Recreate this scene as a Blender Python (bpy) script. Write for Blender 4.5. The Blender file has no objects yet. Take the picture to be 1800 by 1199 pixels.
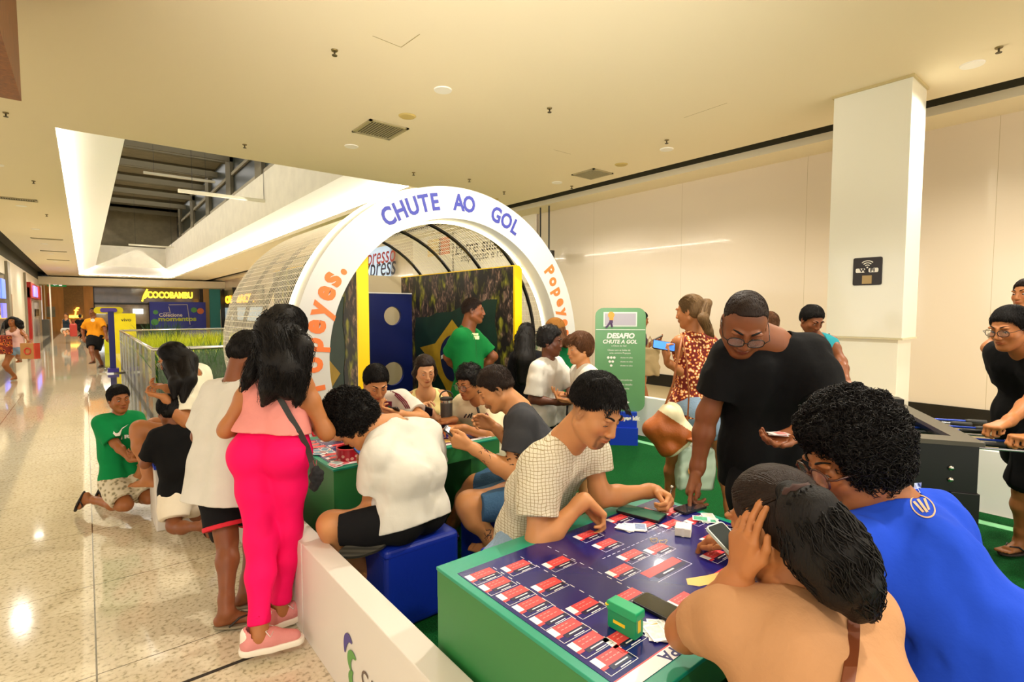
import bpy, bmesh, math, random
import numpy as np
from mathutils import Vector, Matrix, Euler
random.seed(7)
SC = bpy.context.scene
COL = SC.collection
# ------------------------------------------------------------ camera (1800x1199 frame)
CX, CY, FPX, CAMZ = 900.0, 599.5, 920.0, 1.65
PITCH = math.atan(53.5 / FPX)
YAW = math.atan(750.0 / FPX * math.cos(PITCH))
cam = bpy.data.cameras.new('camera'); camo = bpy.data.objects.new('camera', cam); COL.objects.link(camo)
camo.location = (0, 0, CAMZ); camo.rotation_euler = (math.pi / 2 - PITCH, 0, -YAW)
cam.sensor_width = 36; cam.lens = FPX / 1800 * 36; cam.clip_start = 0.02; cam.clip_end = 300
SC.camera = camo
# ------------------------------------------------------------ light and exposure
SC.view_settings.view_transform = 'Standard'; SC.view_settings.look = 'None'
SC.view_settings.gamma = 1; SC.view_settings.use_curve_mapping = False
SC.view_settings.exposure = 0.08
SC.cycles.use_denoising = True
SC.cycles.max_bounces = 7; SC.cycles.diffuse_bounces = 4; SC.cycles.glossy_bounces = 4
SC.cycles.sample_clamp_indirect = 6; SC.cycles.caustics_reflective = False; SC.cycles.caustics_refractive = False
W = bpy.data.worlds.new('world'); SC.world = W; W.use_nodes = True
W.node_tree.nodes['Background'].inputs[0].default_value = (1.0, 0.93, 0.83, 1)
W.node_tree.nodes['Background'].inputs[1].default_value = 1.95   # the bright mall hall that goes on behind the photographer
LAMP_W = 235.0      # watts of each ceiling downlight
VOID_FILL_W = 900.0     # watts of the unseen fill light added in the skylight void
# the photographer's flash, bounced off the ceiling
_fl = bpy.data.lights.new('bounce_flash', 'SPOT'); _fl.energy = 1300; _fl.spot_size = math.radians(75); _fl.spot_blend = 1.0; _fl.shadow_soft_size = .04; _fl.color = (1, .95, .86)
_fo = bpy.data.objects.new('bounce_flash', _fl); COL.objects.link(_fo); _fo.location = (0.0, -.02, 1.80)
_fo.rotation_euler = Vector((3.3, 4.2, 2.5)).to_track_quat('-Z', 'Y').to_euler()
# ------------------------------------------------------------ small vector tools
def V(*a): return np.array(a if len(a) > 1 else a[0], dtype=float)
def nrm(a):
    a = np.asarray(a, float); return a / (np.linalg.norm(a) + 1e-12)
_F = V(math.sin(YAW) * math.cos(PITCH), math.cos(YAW) * math.cos(PITCH), -math.sin(PITCH))
_R = V(math.cos(YAW), -math.sin(YAW), 0.0)
_U = np.cross(_R, _F)
_C = V(0, 0, CAMZ)
def ray(px, py): return _F + _R * (px - CX) / FPX + _U * (CY - py) / FPX
def at(px, py, D): return _C + ray(px, py) * D                       # D metres along the view axis
def atz(px, py, z): r = ray(px, py); return _C + r * ((z - CAMZ) / r[2])
def atu(px, py, u): r = ray(px, py); return _C + r * (u / r[0])
def atv(px, py, v): r = ray(px, py); return _C + r * (v / r[1])
def proj(p):
    q = np.asarray(p, float) - _C; d = q @ _F
    return CX + FPX * (q @ _R) / d, CY - FPX * (q @ _U) / d, d
def azd(a): a = math.radians(a); return V(math.sin(a), math.cos(a), 0)  # 0 = down the corridor, 90 = towards the right wall
def lerp(a, b, t): return np.asarray(a, float) * (1 - t) + np.asarray(b, float) * t
# ------------------------------------------------------------ objects
def put(o, parent=None):
    COL.objects.link(o)
    if parent is not None: o.parent = parent
    return o
def tag(o, label=None, cat=None, group=None, kind=None):
    if label: o['label'] = label
    if cat: o['category'] = cat
    if group: o['group'] = group
    if kind: o['kind'] = kind
    return o
def thing(name, label, cat, loc=(0, 0, 0), rz=0.0, group=None):
    o = bpy.data.objects.new(name, None); COL.objects.link(o); o.empty_display_size = 0.1
    o.location = [float(x) for x in loc]; o.rotation_euler = (0, 0, rz)
    return tag(o, label, cat, group)
def copy_tree(o, parent=None):
    c = o.copy(); COL.objects.link(c)
    if parent is not None: c.parent = parent
    for ch in list(o.children): copy_tree(ch, c)
    return c
# ------------------------------------------------------------ materials
def hx(s):
    s = s.lstrip('#'); out = []
    for i in (0, 2, 4):
        c = int(s[i:i + 2], 16) / 255
        out.append(c / 12.92 if c <= 0.04045 else ((c + 0.055) / 1.055) ** 2.4)
    return (*out, 1.0)
MATS = {}
def mat(name, color, rough=0.6, metal=0.0, emit=0.0, bump=0.0, bscale=60.0, var=0.0, vscale=8.0, spec=0.5, coat=0.0, alpha=1.0, trans=0.0, sss=0.0, stretch=None, sheen=0.0):
    if name in MATS: return MATS[name]
    m = bpy.data.materials.new(name); m.use_nodes = True; nt = m.node_tree; b = nt.nodes['Principled BSDF']
    c = hx(color) if isinstance(color, str) else (*color[:3], 1.0)
    b.inputs['Base Color'].default_value = c; b.inputs['Roughness'].default_value = rough
    b.inputs['Metallic'].default_value = metal; b.inputs['Specular IOR Level'].default_value = spec
    b.inputs['Coat Weight'].default_value = coat; b.inputs['Coat Roughness'].default_value = 0.05
    b.inputs['Alpha'].default_value = alpha; b.inputs['Transmission Weight'].default_value = trans
    if sheen: b.inputs['Sheen Weight'].default_value = sheen
    if sss:
        b.inputs['Subsurface Weight'].default_value = sss; b.inputs['Subsurface Radius'].default_value = (0.012, 0.005, 0.003); b.inputs['Subsurface Scale'].default_value = 1.0
    if emit:
        b.inputs['Emission Color'].default_value = c; b.inputs['Emission Strength'].default_value = emit
    if bump or var:
        tc = nt.nodes.new('ShaderNodeTexCoord'); mp = nt.nodes.new('ShaderNodeMapping'); nt.links.new(tc.outputs['Object'], mp.inputs[0])
        if stretch: mp.inputs['Scale'].default_value = stretch
    if bump:
        n = nt.nodes.new('ShaderNodeTexNoise'); n.inputs['Scale'].default_value = bscale; n.inputs['Detail'].default_value = 4
        nt.links.new(mp.outputs[0], n.inputs['Vector'])
        bp = nt.nodes.new('ShaderNodeBump'); bp.inputs['Strength'].default_value = bump; bp.inputs['Distance'].default_value = 0.01
        nt.links.new(n.outputs['Fac'], bp.inputs['Height']); nt.links.new(bp.outputs[0], b.inputs['Normal'])
    if var:
        n2 = nt.nodes.new('ShaderNodeTexNoise'); n2.inputs['Scale'].default_value = vscale; n2.inputs['Detail'].default_value = 5
        nt.links.new(mp.outputs[0], n2.inputs['Vector'])
        r = nt.nodes.new('ShaderNodeMapRange'); r.inputs[1].default_value = 0.3; r.inputs[2].default_value = 0.7; r.inputs[3].default_value = 1 - var; r.inputs[4].default_value = 1 + var
        nt.links.new(n2.outputs['Fac'], r.inputs[0])
        mx = nt.nodes.new('ShaderNodeVectorMath'); mx.operation = 'SCALE'; mx.inputs[0].default_value = c[:3]
        nt.links.new(r.outputs[0], mx.inputs['Scale']); nt.links.new(mx.outputs[0], b.inputs['Base Color'])
    MATS[name] = m; return m
class NT:
    """tiny node helper for the special materials"""
    def __init__(s, name, rough=0.5):
        s.m = bpy.data.materials.new(name); s.m.use_nodes = True; s.t = s.m.node_tree; s.b = s.t.nodes['Principled BSDF']
        s.b.inputs['Roughness'].default_value = rough; MATS[name] = s.m
    def n(s, kind, **kw):
        x = s.t.nodes.new('ShaderNode' + kind)
        for k, v in kw.items(): setattr(x, k, v)
        return x
    def l(s, a, b): s.t.links.new(a, b)
    def math(s, op, a, b=None, c=None):
        x = s.n('Math', operation=op)
        for i, q in enumerate((a, b, c)):
            if q is None: continue
            if isinstance(q, (int, float)): x.inputs[i].default_value = q
            else: s.l(q, x.inputs[i])
        return x.outputs[0]
    def mix(s, f, a, b):
        x = s.n('Mix', data_type='RGBA')
        for i, q in ((0, f), (6, a), (7, b)):
            if isinstance(q, (int, float)): x.inputs[i].default_value = q
            elif isinstance(q, tuple): x.inputs[i].default_value = q
            elif isinstance(q, str): x.inputs[i].default_value = hx(q)
            else: s.l(q, x.inputs[i])
        return x.outputs[2]
    def ramp(s, f, stops):
        x = s.n('ValToRGB'); e = x.color_ramp.elements
        while len(e) < len(stops): e.new(0.5)
        for k, (p, c) in enumerate(stops): e[k].position = p; e[k].color = hx(c) if isinstance(c, str) else (*c[:3], 1)
        s.l(f, x.inputs[0]); return x.outputs[0]
    def objco(s):
        return s.n('TexCoord').outputs['Object']
# ------------------------------------------------------------ plain meshes
class MB:
    def __init__(s): s.v = []; s.f = []; s.mi = []; s.cur = 0
    def add(s, vs, fs, mi=None):
        o = len(s.v); s.v.extend([tuple(float(c) for c in p) for p in vs]); s.f.extend([tuple(i + o for i in f) for f in fs])
        s.mi.extend([s.cur if mi is None else mi] * len(fs)); return s
    def box(s, lo, hi, M=None, mi=None):
        x0, y0, z0 = lo; x1, y1, z1 = hi
        vs = [V(x, y, z) for z in (z0, z1) for x, y in ((x0, y0), (x1, y0), (x1, y1), (x0, y1))]
        if M is not None: vs = [M @ p for p in vs] if not callable(M) else [M(p) for p in vs]
        return s.add(vs, [(0, 3, 2, 1), (4, 5, 6, 7), (0, 1, 5, 4), (1, 2, 6, 5), (2, 3, 7, 6), (3, 0, 4, 7)], mi)
    def quad(s, a, b, c, d, mi=None): return s.add([a, b, c, d], [(0, 1, 2, 3)], mi)
    def tube(s, pts, r, n=8, closed=False, caps=True, mi=None):
        pts = [V(p) for p in pts]; m = len(pts); rs = r if hasattr(r, '__len__') else [r] * m
        T = [nrm(pts[min(i + 1, m - 1)] - pts[max(i - 1, 0)]) if not closed else nrm(pts[(i + 1) % m] - pts[i - 1]) for i in range(m)]
        a = V(0, 0, 1) if abs(T[0][2]) < 0.9 else V(1, 0, 0); nn = nrm(np.cross(T[0], a)); vs = []
        for i in range(m):
            nn = nrm(nn - T[i] * (nn @ T[i])); bb = np.cross(T[i], nn)
            for k in range(n):
                t = 2 * math.pi * k / n; vs.append(pts[i] + (nn * math.cos(t) + bb * math.sin(t)) * rs[i])
        fs = []
        for i in range(m if closed else m - 1):
            for k in range(n):
                j = (i + 1) % m; fs.append((i * n + k, i * n + (k + 1) % n, j * n + (k + 1) % n, j * n + k))
        if caps and not closed: fs += [tuple(range(n))[::-1], tuple((m - 1) * n + k for k in range(n))]
        return s.add(vs, fs, mi)
    def lathe(s, prof, n=24, c=(0, 0, 0), mi=None, axis=2):
        vs = []; fs = []; m = len(prof)
        for r, z in prof:
            for k in range(n):
                t = 2 * math.pi * k / n; p = [r * math.cos(t), r * math.sin(t), z]
                if axis == 0: p = [p[2], p[0], p[1]]
                if axis == 1: p = [p[0], p[2], p[1]]
                vs.append(V(p) + V(c))
        for i in range(m - 1):
            for k in range(n): fs.append((i * n + k, i * n + (k + 1) % n, (i + 1) * n + (k + 1) % n, (i + 1) * n + k))
        fs += [tuple(range(n))[::-1], tuple((m - 1) * n + k for k in range(n))]
        return s.add(vs, fs, mi)
    def prism(s, poly, z0, z1, M=None, mi=None):
        n = len(poly); vs = [V(x, y, z0) for x, y in poly] + [V(x, y, z1) for x, y in poly]
        if M is not None: vs = [M(p) for p in vs]
        return s.add(vs, [tuple(range(n))[::-1], tuple(range(n, 2 * n))] + [(i, (i + 1) % n, n + (i + 1) % n, n + i) for i in range(n)], mi)
    def build(s, name, m, parent=None, smooth=False, bevel=0.0, bseg=2, label=None, cat=None, group=None, kind=None):
        me = bpy.data.meshes.new(name); me.from_pydata(s.v, [], s.f)
        ms = m if isinstance(m, (list, tuple)) else [m]
        for q in ms: me.materials.append(q)
        if len(ms) > 1: me.polygons.foreach_set('material_index', s.mi)
        if smooth: me.shade_smooth()
        bm = bmesh.new(); bm.from_mesh(me); bmesh.ops.recalc_face_normals(bm, faces=bm.faces); bm.to_mesh(me); bm.free()
        o = put(bpy.data.objects.new(name, me), parent)
        if bevel:
            b = o.modifiers.new('bevel', 'BEVEL'); b.width = bevel; b.segments = bseg; b.limit_method = 'ANGLE'; b.harden_normals = False
        return tag(o, label, cat, group, kind)
def frame(o, x, y):
    """function: local (a,b,c) -> o + a*x + b*y + c*(x cross y)"""
    o = V(o); x = nrm(x); y = nrm(y); z = np.cross(x, y)
    return lambda p: o + x * p[0] + y * p[1] + z * p[2]
def text_geo(body, size=1.0, depth=0.0, bold=0.0, align='CENTER', shear=0.0, spacing=1.0, res=3):
    cu = bpy.data.curves.new('t', 'FONT'); cu.body = body; cu.size = size; cu.extrude = depth; cu.offset = bold; cu.resolution_u = res
    cu.align_x = align; cu.align_y = 'CENTER'; cu.shear = shear; cu.space_character = spacing
    ob = bpy.data.objects.new('t', cu); COL.objects.link(ob); bpy.context.view_layer.update()
    me = ob.evaluated_get(bpy.context.evaluated_depsgraph_get()).to_mesh()
    vs = [V(v.co) for v in me.vertices]; fs = [tuple(p.vertices) for p in me.polygons]
    bpy.data.objects.remove(ob); bpy.data.curves.remove(cu)
    return vs, fs
def text_on(mb, body, o, x, y, size, depth=0.002, bold=0.0, align='CENTER', sx=1.0, mi=None, **k):
    vs, fs = text_geo(body, size, depth, bold, align, **k); M = frame(o, x, y)
    mb.add([M((p[0] * sx, p[1], p[2])) for p in vs], fs, mi)
def round_rect(w, h, r, n=5):
    out = []
    for cx, cy, a0 in ((w - r, h - r, 0), (r, h - r, 90), (r, r, 180), (w - r, r, 270)):
        for k in range(n + 1):
            a = math.radians(a0 + 90 * k / n); out.append((cx + r * math.cos(a), cy + r * math.sin(a)))
    return out
# ============================================================ MATERIALS OF THE ROOM
def ceiling_mat():
    m = mat('ceiling_paint', '#ecdfc0', 0.85, bump=0.02, bscale=40); return m
def floor_mat():
    k = NT('polished_floor', 0.09); co = k.objco()
    vo = k.n('TexVoronoi', feature='F1'); vo.inputs['Scale'].default_value = 60; k.l(co, vo.inputs['Vector'])
    no = k.n('TexNoise'); no.inputs['Scale'].default_value = 45; no.inputs['Detail'].default_value = 6; k.l(co, no.inputs['Vector'])
    no2 = k.n('TexNoise'); no2.inputs['Scale'].default_value = 5; no2.inputs['Detail'].default_value = 3; k.l(co, no2.inputs['Vector'])
    speck = k.ramp(no.outputs['Fac'], [(0.0, '#8f8467'), (0.36, '#b0a48a'), (0.46, '#e0d4b8'), (0.62, '#e8ddc4'), (0.8, '#eee6d2')])
    base = k.mix(k.math('MULTIPLY', no2.outputs['Fac'], 0.35), speck, '#b5a783')
    sp = k.n('SeparateXYZ'); k.l(co, sp.inputs[0])
    def line(axis, w, off=0.0):
        f = k.math('FRACT', k.math('ADD', axis, 100.5 + off)); return k.math('LESS_THAN', k.math('ABSOLUTE', k.math('SUBTRACT', f, 0.5)), w)
    g = k.math('MAXIMUM', line(sp.outputs[0], 0.0035, 0.02), line(sp.outputs[1], 0.0028, 0.04))
    # dark granite border strip that runs along the shop side
    b1 = k.math('MULTIPLY', k.math('GREATER_THAN', sp.outputs[0], -1.85), k.math('LESS_THAN', sp.outputs[0], -1.48))
    b2 = k.math('MULTIPLY', k.math('MULTIPLY', k.math('GREATER_THAN', sp.outputs[0], 0.35), k.math('LESS_THAN', sp.outputs[0], 0.8)), k.math('GREATER_THAN', sp.outputs[1], 7.5))
    c = k.mix(k.math('MAXIMUM', b1, b2), base, '#5d5a50')
    c = k.mix(g, c, '#5c523c'); k.l(c, k.b.inputs['Base Color'])
    k.b.inputs['Specular IOR Level'].default_value = 0.6; k.b.inputs['Coat Weight'].default_value = 0.5; k.b.inputs['Coat Roughness'].default_value = 0.04
    return k.m
def wallpanel_mat():
    k = NT('glossy_wall', 0.16); co = k.objco(); sp = k.n('SeparateXYZ'); k.l(co, sp.inputs[0])
    f = k.math('FRACT', k.math('MULTIPLY', k.math('ADD', sp.outputs[1], 50.0), 1 / 2.45))
    ln = k.math('LESS_THAN', f, 0.0022)
    c = k.mix(ln, '#ded0ba', '#b5a582'); k.l(c, k.b.inputs['Base Color'])
    no = k.n('TexNoise'); no.inputs['Scale'].default_value = 0.9; no.inputs['Detail'].default_value = 1; k.l(co, no.inputs['Vector'])
    bp = k.n('Bump'); bp.inputs['Strength'].default_value = 0.25; bp.inputs['Distance'].default_value = 0.03; k.l(no.outputs['Fac'], bp.inputs['Height']); k.l(bp.outputs[0], k.b.inputs['Normal'])
    k.b.inputs['Coat Weight'].default_value = 0.35; k.b.inputs['Coat Roughness'].default_value = 0.03
    return k.m
def turf_mat():
    k = NT('turf', 0.95); co = k.objco()
    no = k.n('TexNoise'); no.inputs['Scale'].default_value = 150; no.inputs['Detail'].default_value = 3; k.l(co, no.inputs['Vector'])
    n2 = k.n('TexNoise'); n2.inputs['Scale'].default_value = 4; k.l(co, n2.inputs['Vector'])
    c = k.ramp(no.outputs['Fac'], [(0.25, '#0a2a10'), (0.5, '#0f4c22'), (0.75, '#1e6a36')])
    c = k.mix(k.math('MULTIPLY', n2.outputs['Fac'], 0.4), c, '#0e6224'); k.l(c, k.b.inputs['Base Color'])
    bp = k.n('Bump'); bp.inputs['Strength'].default_value = 0.8; bp.inputs['Distance'].default_value = 0.01; k.l(no.outputs['Fac'], bp.inputs['Height']); k.l(bp.outputs[0], k.b.inputs['Normal'])
    k.b.inputs['Specular IOR Level'].default_value = 0.1
    return k.m
M_ceil = ceiling_mat(); M_floor = floor_mat(); M_wall = wallpanel_mat(); M_turf = turf_mat()
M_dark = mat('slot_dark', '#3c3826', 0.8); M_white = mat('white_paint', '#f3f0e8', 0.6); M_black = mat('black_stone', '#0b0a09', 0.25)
M_pillar = mat('pillar_glass', '#eeede0', 0.14, coat=0.4); M_conc = mat('concrete', '#8a8068', 0.9, var=0.12, vscale=3)
M_cove = mat('cove_white', '#fbfaf4', 0.8); M_wood = mat('timber', '#8a4f17', 0.5, var=0.3, vscale=6, stretch=(6, 6, 0.6))
M_lamp = mat('lamp_glow', '#fff3d8', 0.5, emit=30.0); M_chrome = mat('chrome', '#c9c6bd', 0.2, metal=1.0)
M_dgrey = mat('dark_grey', '#2b2a28', 0.5); M_mgrey = mat('mid_grey', '#8b8a84', 0.5)
H = 4.3
def S(name, mb, m, **k): return mb.build(name, m, kind='structure', **k)
# ------------------------------------------------------------ floor and turf
S('floor', MB().box((-14, -5, -0.2), (16, 60, 0)), M_floor)
S('floor_turf', MB().box((0.9, -3.0, 0.0), (5.6, 7.6, 0.012)), M_turf)
tl = MB(); tl.box((5.28, -3, 0.012), (5.38, 7.2, 0.0135)); tl.box((1.1, 7.1, 0.012), (5.28, 7.2, 0.0135))
S('floor_turf_line', tl, mat('turf_line', '#7cc48c', 0.9))
jj = MB().box((0.12, 2.64, 0.0), (0.79, 2.66, 0.002)); S('floor_joint', jj, mat('joint', '#2a2218', 0.7))
# ------------------------------------------------------------ ceiling with the skylight cut out and two dark slots
c = MB(); T = 0.12
U0, U1, V0, V1 = -0.25, 5.7, 10.2, 52.0
for lo, hi in (((-2.1, -5, H), (8.36, V0, H + T)), ((-2.1, V0, H), (U0, 60, H + T)), ((U1, V0, H), (8.36, 60, H + T)), ((U0, V1, H), (U1, 60, H + T)),
               ((9.05, -5, H), (9.9, 60, H + T)), ((-14, -5, H), (-2.1, 19, H + T)), ((9.9, -5, H), (16, -2.0, H + T))):
    c.box(lo, hi)
S('ceiling', c, M_ceil)
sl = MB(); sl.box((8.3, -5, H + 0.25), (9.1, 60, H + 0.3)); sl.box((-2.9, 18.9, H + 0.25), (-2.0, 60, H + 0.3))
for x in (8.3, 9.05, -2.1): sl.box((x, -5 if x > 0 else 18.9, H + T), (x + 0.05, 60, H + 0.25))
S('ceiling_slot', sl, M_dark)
hatch = MB()
def hl(a, b):
    a, b = atz(*a, H), atz(*b, H); d = nrm(b - a); n = V(-d[1], d[0], 0) * 0.004
    hatch.add([a - n, b - n, b + n, a + n, a - n - V(0, 0, .001), b - n - V(0, 0, .001), b + n - V(0, 0, .001), a + n - V(0, 0, .001)], [(0, 1, 2, 3), (7, 6, 5, 4)])
hl((655, 63), (705, 83)); hl((705, 83), (738, 60)); hl((1202, 207), (1278, 181)); hl((973, 263), (1003, 271))
S('trim_1', hatch, mat('hatch_seam', '#a5925c', 0.9))
# ------------------------------------------------------------ skylight: bright cove, parapet, roof void above
R0, R1, RZ, V2, V3 = 0.72, 5.1, 5.0, 9.2, 50.0
cv = MB()
E_ = .16
cv.quad((U0 - E_, V0, H + T), (R0, V2, RZ), (R0, V3, RZ), (U0 - E_, V1 + E_, H + T)); cv.quad((U1 + E_, V0, H + T), (R1, V2, RZ), (R1, V3, RZ), (U1 + E_, V1 + E_, H + T))
cv.quad((U0 - E_, V1 + E_, H + T), (R0, V3, RZ), (R1, V3, RZ), (U1 + E_, V1 + E_, H + T))
S('trim_2', cv, M_cove)
pp = MB(); pp.box((R1, V2, RZ), (R1 + 0.15, V3, 6.55)); pp.box((R0, V3, RZ), (R1 + 0.15, V3 + .15, 6.55)); pp.box((R0 - .15, V2, RZ), (R0, V3, 6.5))
S('trim_3', pp, mat('parapet_white', '#d9d4c2', 0.8, var=0.06, vscale=2))
rv = MB(); rv.box((-1.5, V3 + 1.2, 4.9), (7, V3 + 1.4, 10)); rv.box((-1.6, V2, 6.4), (-1.5, V3 + 1.3, 10)); rv.box((-1.5, V2, 9.9), (7, V3 + 1.3, 10)); rv.box((-1.6, V2 - 0.1, 5), (7, V2, 10)); rv.box((6.2, V2, 6.3), (6.3, V3 + 1.3, 10))
rv.box((R1 + .15, V2, 6.4), (6.3, V3, 6.5)); rv.box((-1.5, V2, 6.4), (R0 - .15, V3, 6.5))
S('wall_void', rv, M_conc)
bm_ = MB()
for i in range(10):
    v = 14 + i * 4; bm_.box((-1.5, v, 9.2), (6.2, v + 0.14, 9.5)); bm_.box((-1.5, v + 1.2, 9.4), (6.2, v + 1.5, 9.9))
for v in range(12, 50, 6): bm_.box((5.95, v, 6.5), (6.2, v + 1.1, 9.9), mi=0)
S('trim_4', bm_, mat('roof_beam', '#6e6650', 0.8))
wg = MB()
for v in range(12, 50, 6): wg.box((6.1, v + 1.1, 6.7), (6.19, v + 6, 9.7))
S('window_1', wg, mat('void_window', '#30342c', 0.3))
wr = MB()
for z in (7.4, 8.5): wr.box((6.0, 12, z), (6.09, 50, z + 0.16))
S('trim_5', wr, mat('void_rail', '#9a917a', 0.8))
def hanging_tube(o, L, label):
    t = thing('fluorescent_lamp', label, 'lamp', o, group='tube lamps hung in the skylight')
    MB().box((0, -.07, -.05), (L, .07, .05)).build('lamp_body', mat('lamp_white', '#dcd6bf', 0.5), t)
    
    for x_ in (.4, L - .4): MB().tube([(x_, 0, .05), (x_, 0, 9.9 - o[2])], .008, 5).build('hanger', M_dgrey, t)
hanging_tube(tuple(at(313, 335, 17.0)), 3.0, 'long white tube lamp fixture hung across the skylight, the nearer large one')
hanging_tube(tuple(at(226, 430, 36.0)), 2.9, 'small far white tube lamp fixture near the end of the skylight')
hanging_tube(tuple(at(252, 303, 24.0)), 2.9, 'pale tube lamp fixture high under the skylight roof beams')
def strip(loc, sx, sy, rot, w, color=(1, .97, .9)):
    l = bpy.data.lights.new('void_fill_light', 'AREA'); l.shape = 'RECTANGLE'; l.size = sx; l.size_y = sy; l.energy = w; l.color = color
    o = put(bpy.data.objects.new('void_fill_light', l)); o.location = loc; o.rotation_euler = rot; o['kind'] = 'structure'; return o
# strip lamps that lie on the cove ledge and light the sloping sides
led = MB(); led.box((U0 - .12, V0, H + T + .001), (U0 - .05, V1, H + T + .02)); led.box((U1 + .05, V0, H + T + .001), (U1 + .12, V1, H + T + .02)); led.box((U0, V1 + .05, H + T + .001), (U1, V1 + .12, H + T + .02))
S('trim_6', led, mat('cove_led', '#fff6e6', 0.5, emit=150.0))
strip((2.9, 31, 9.7), 6, 36, (0, 0, 0), VOID_FILL_W * 1.0)  # wide unseen fill light added under the skylight roof
# ------------------------------------------------------------ right wall, skirting, pillar
S('wall_right', MB().box((9.75, -5, 0), (9.95, 60, H)), M_wall)
S('baseboard_right', MB().box((9.72, -5, 0.0), (9.75, 16, 0.26)), M_black)
S('floor_right', MB().box((5.75, -4, 0.0), (9.72, 16, 0.003)), mat('beige_floor', '#a8966f', 0.3, var=0.1, vscale=30))
pl = MB(); pl.box((7.3, 1.84, 1.33), (7.86, 2.64, H)); pl.box((7.345, 1.885, 0), (7.86, 2.6, 1.31))
S('wall_pillar', pl, M_pillar, bevel=0.004)
S('trim_7', MB().box((7.29, 1.83, 1.31), (7.87, 2.65, 1.33)), mat('ledge', '#d2c9a8', 0.4))
S('trim_8', MB().box((7.28, 1.82, H - .03), (7.88, 2.66, H)), mat('cap_trim', '#c9b988', 0.5))
# wifi sign on the pillar
wc = atu(1525, 477, 7.3)
t = thing('wifi_sign', 'small black square wifi sign on the white pillar', 'sign', wc)
sg = MB(); rr = round_rect(0.30, 0.33, 0.02); sg.prism([(x - .15, y - .165) for x, y in rr], 0, 0.012, frame((0, 0, 0), (0, -1, 0), (0, 0, 1))); sg.build('sign_plate', mat('sign_black', '#1c1210', 0.3), t)
wl = MB(); FR = frame((-.014, 0, 0), (0, -1, 0), (0, 0, 1))
for r in (.03, .055, .08):
    wl.tube([FR((r * math.cos(math.radians(a)), .045 + r * math.sin(math.radians(a)), 0)) for a in range(45, 136, 15)], .006, 6)
wl.lathe([(0, -.001), (.009, -.001), (.009, .001), (0, .001)], 10, tuple(FR((0, .045, 0))), axis=0)
wl.prism([(x - .12, y - .015) for x, y in round_rect(.10, .052, .015)], 0, .003, FR); wl.prism([(x + .015, y - .015) for x, y in round_rect(.10, .052, .015)], 0, .003, FR)
wl.build('wifi_symbol', M_white, t)
tx = MB(); text_on(tx, 'Wi Fi', FR((0, .011, .004)), (0, -1, 0), (0, 0, 1), .062, .001, .002, sx=1.15); tx.build('lettering', mat('sign_black', '#1c1210'), t)
MB().box((-.003, -.05, -.15), (0, .05, -.05)).build('note', mat('qr_beige', '#b59a6a', 0.6), thing_parent := t)
for ch in t.children:
    if ch.name.startswith('note'): ch.location = (-.013, 0, 0)
# ------------------------------------------------------------ ceiling fittings
def lamp_proto():
    t = thing('ceiling_downlight', 'round recessed white ceiling downlight', 'ceiling light', (0, 0, H), group=None)
    MB().lathe([(0.075, -.012), (.105, -.012), (.11, 0.0), (.075, 0.0)], 24).build('trim_ring', M_white, t)
    d = MB().lathe([(0.001, -.008), (.076, -.008), (.076, -.003), (.001, -.003)], 20).build('lens', M_lamp, t)
    return t
LP = [(3.43, 5.53, 'large round downlight in the middle of the beige ceiling, above the arch'), (3.43, 8.32, 'round downlight beside the square vent over the arch'),
      (7.51, 5.2, 'round downlight next to the sprinkler near the right slot'), (7.68, 7.96, 'small round downlight left of the farther square vent'), (7.51, 1.37, 'round downlight by the top of the pillar')]
for i in range(8): LP.append((-1.16, 13.42 + i * 4.85, None))
for i in range(8): LP.append((7.5, 12.3 + i * 4.9, None))
for v in (2.7, -0.1, -2.9): LP.append((3.43, v, 'skip'))
for v in (-1.4,): LP.append((7.5, v, 'skip'))
for v in (8.6, 3.8, -1.0): LP.append((-1.16, v, 'skip'))
lp0 = lamp_proto(); first = True
for u, v, lab in LP:
    o = lp0 if first else copy_tree(lp0); first = False
    o.location = (u, v, H)
    if lab == 'skip':
        o['label'] = 'round recessed ceiling downlight above and behind the photographer'; o['group'] = 'downlights outside the picture'
    elif lab is None:
        kk = int(round((v - 13.42) / 4.85)) if u < 0 else int(round((v - 12.3) / 4.9)); w_ = ('nearest', 'second nearest', 'third nearest', 'fourth nearest', 'fifth nearest', 'sixth nearest', 'seventh nearest', 'eighth nearest', 'farthest')[kk]
        o['label'] = (w_ + ' downlight of the row on the corridor ceiling at left' if u < 0 else w_ + ' tiny downlight of the row right of the skylight'); o['group'] = 'corridor row of downlights' if u < 0 else 'far right row of downlights'
    else: o['label'] = lab
    l = bpy.data.lights.new('downlight', 'SPOT'); l.energy = LAMP_W * (1 if v < 20 else 1.5); l.spot_size = math.radians(150); l.spot_blend = 0.8; l.shadow_soft_size = 0.09; l.color = (1, .94, .82)
    q = put(bpy.data.objects.new('downlight_bulb', l), o); q.location = (0, 0, -.03)
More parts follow.
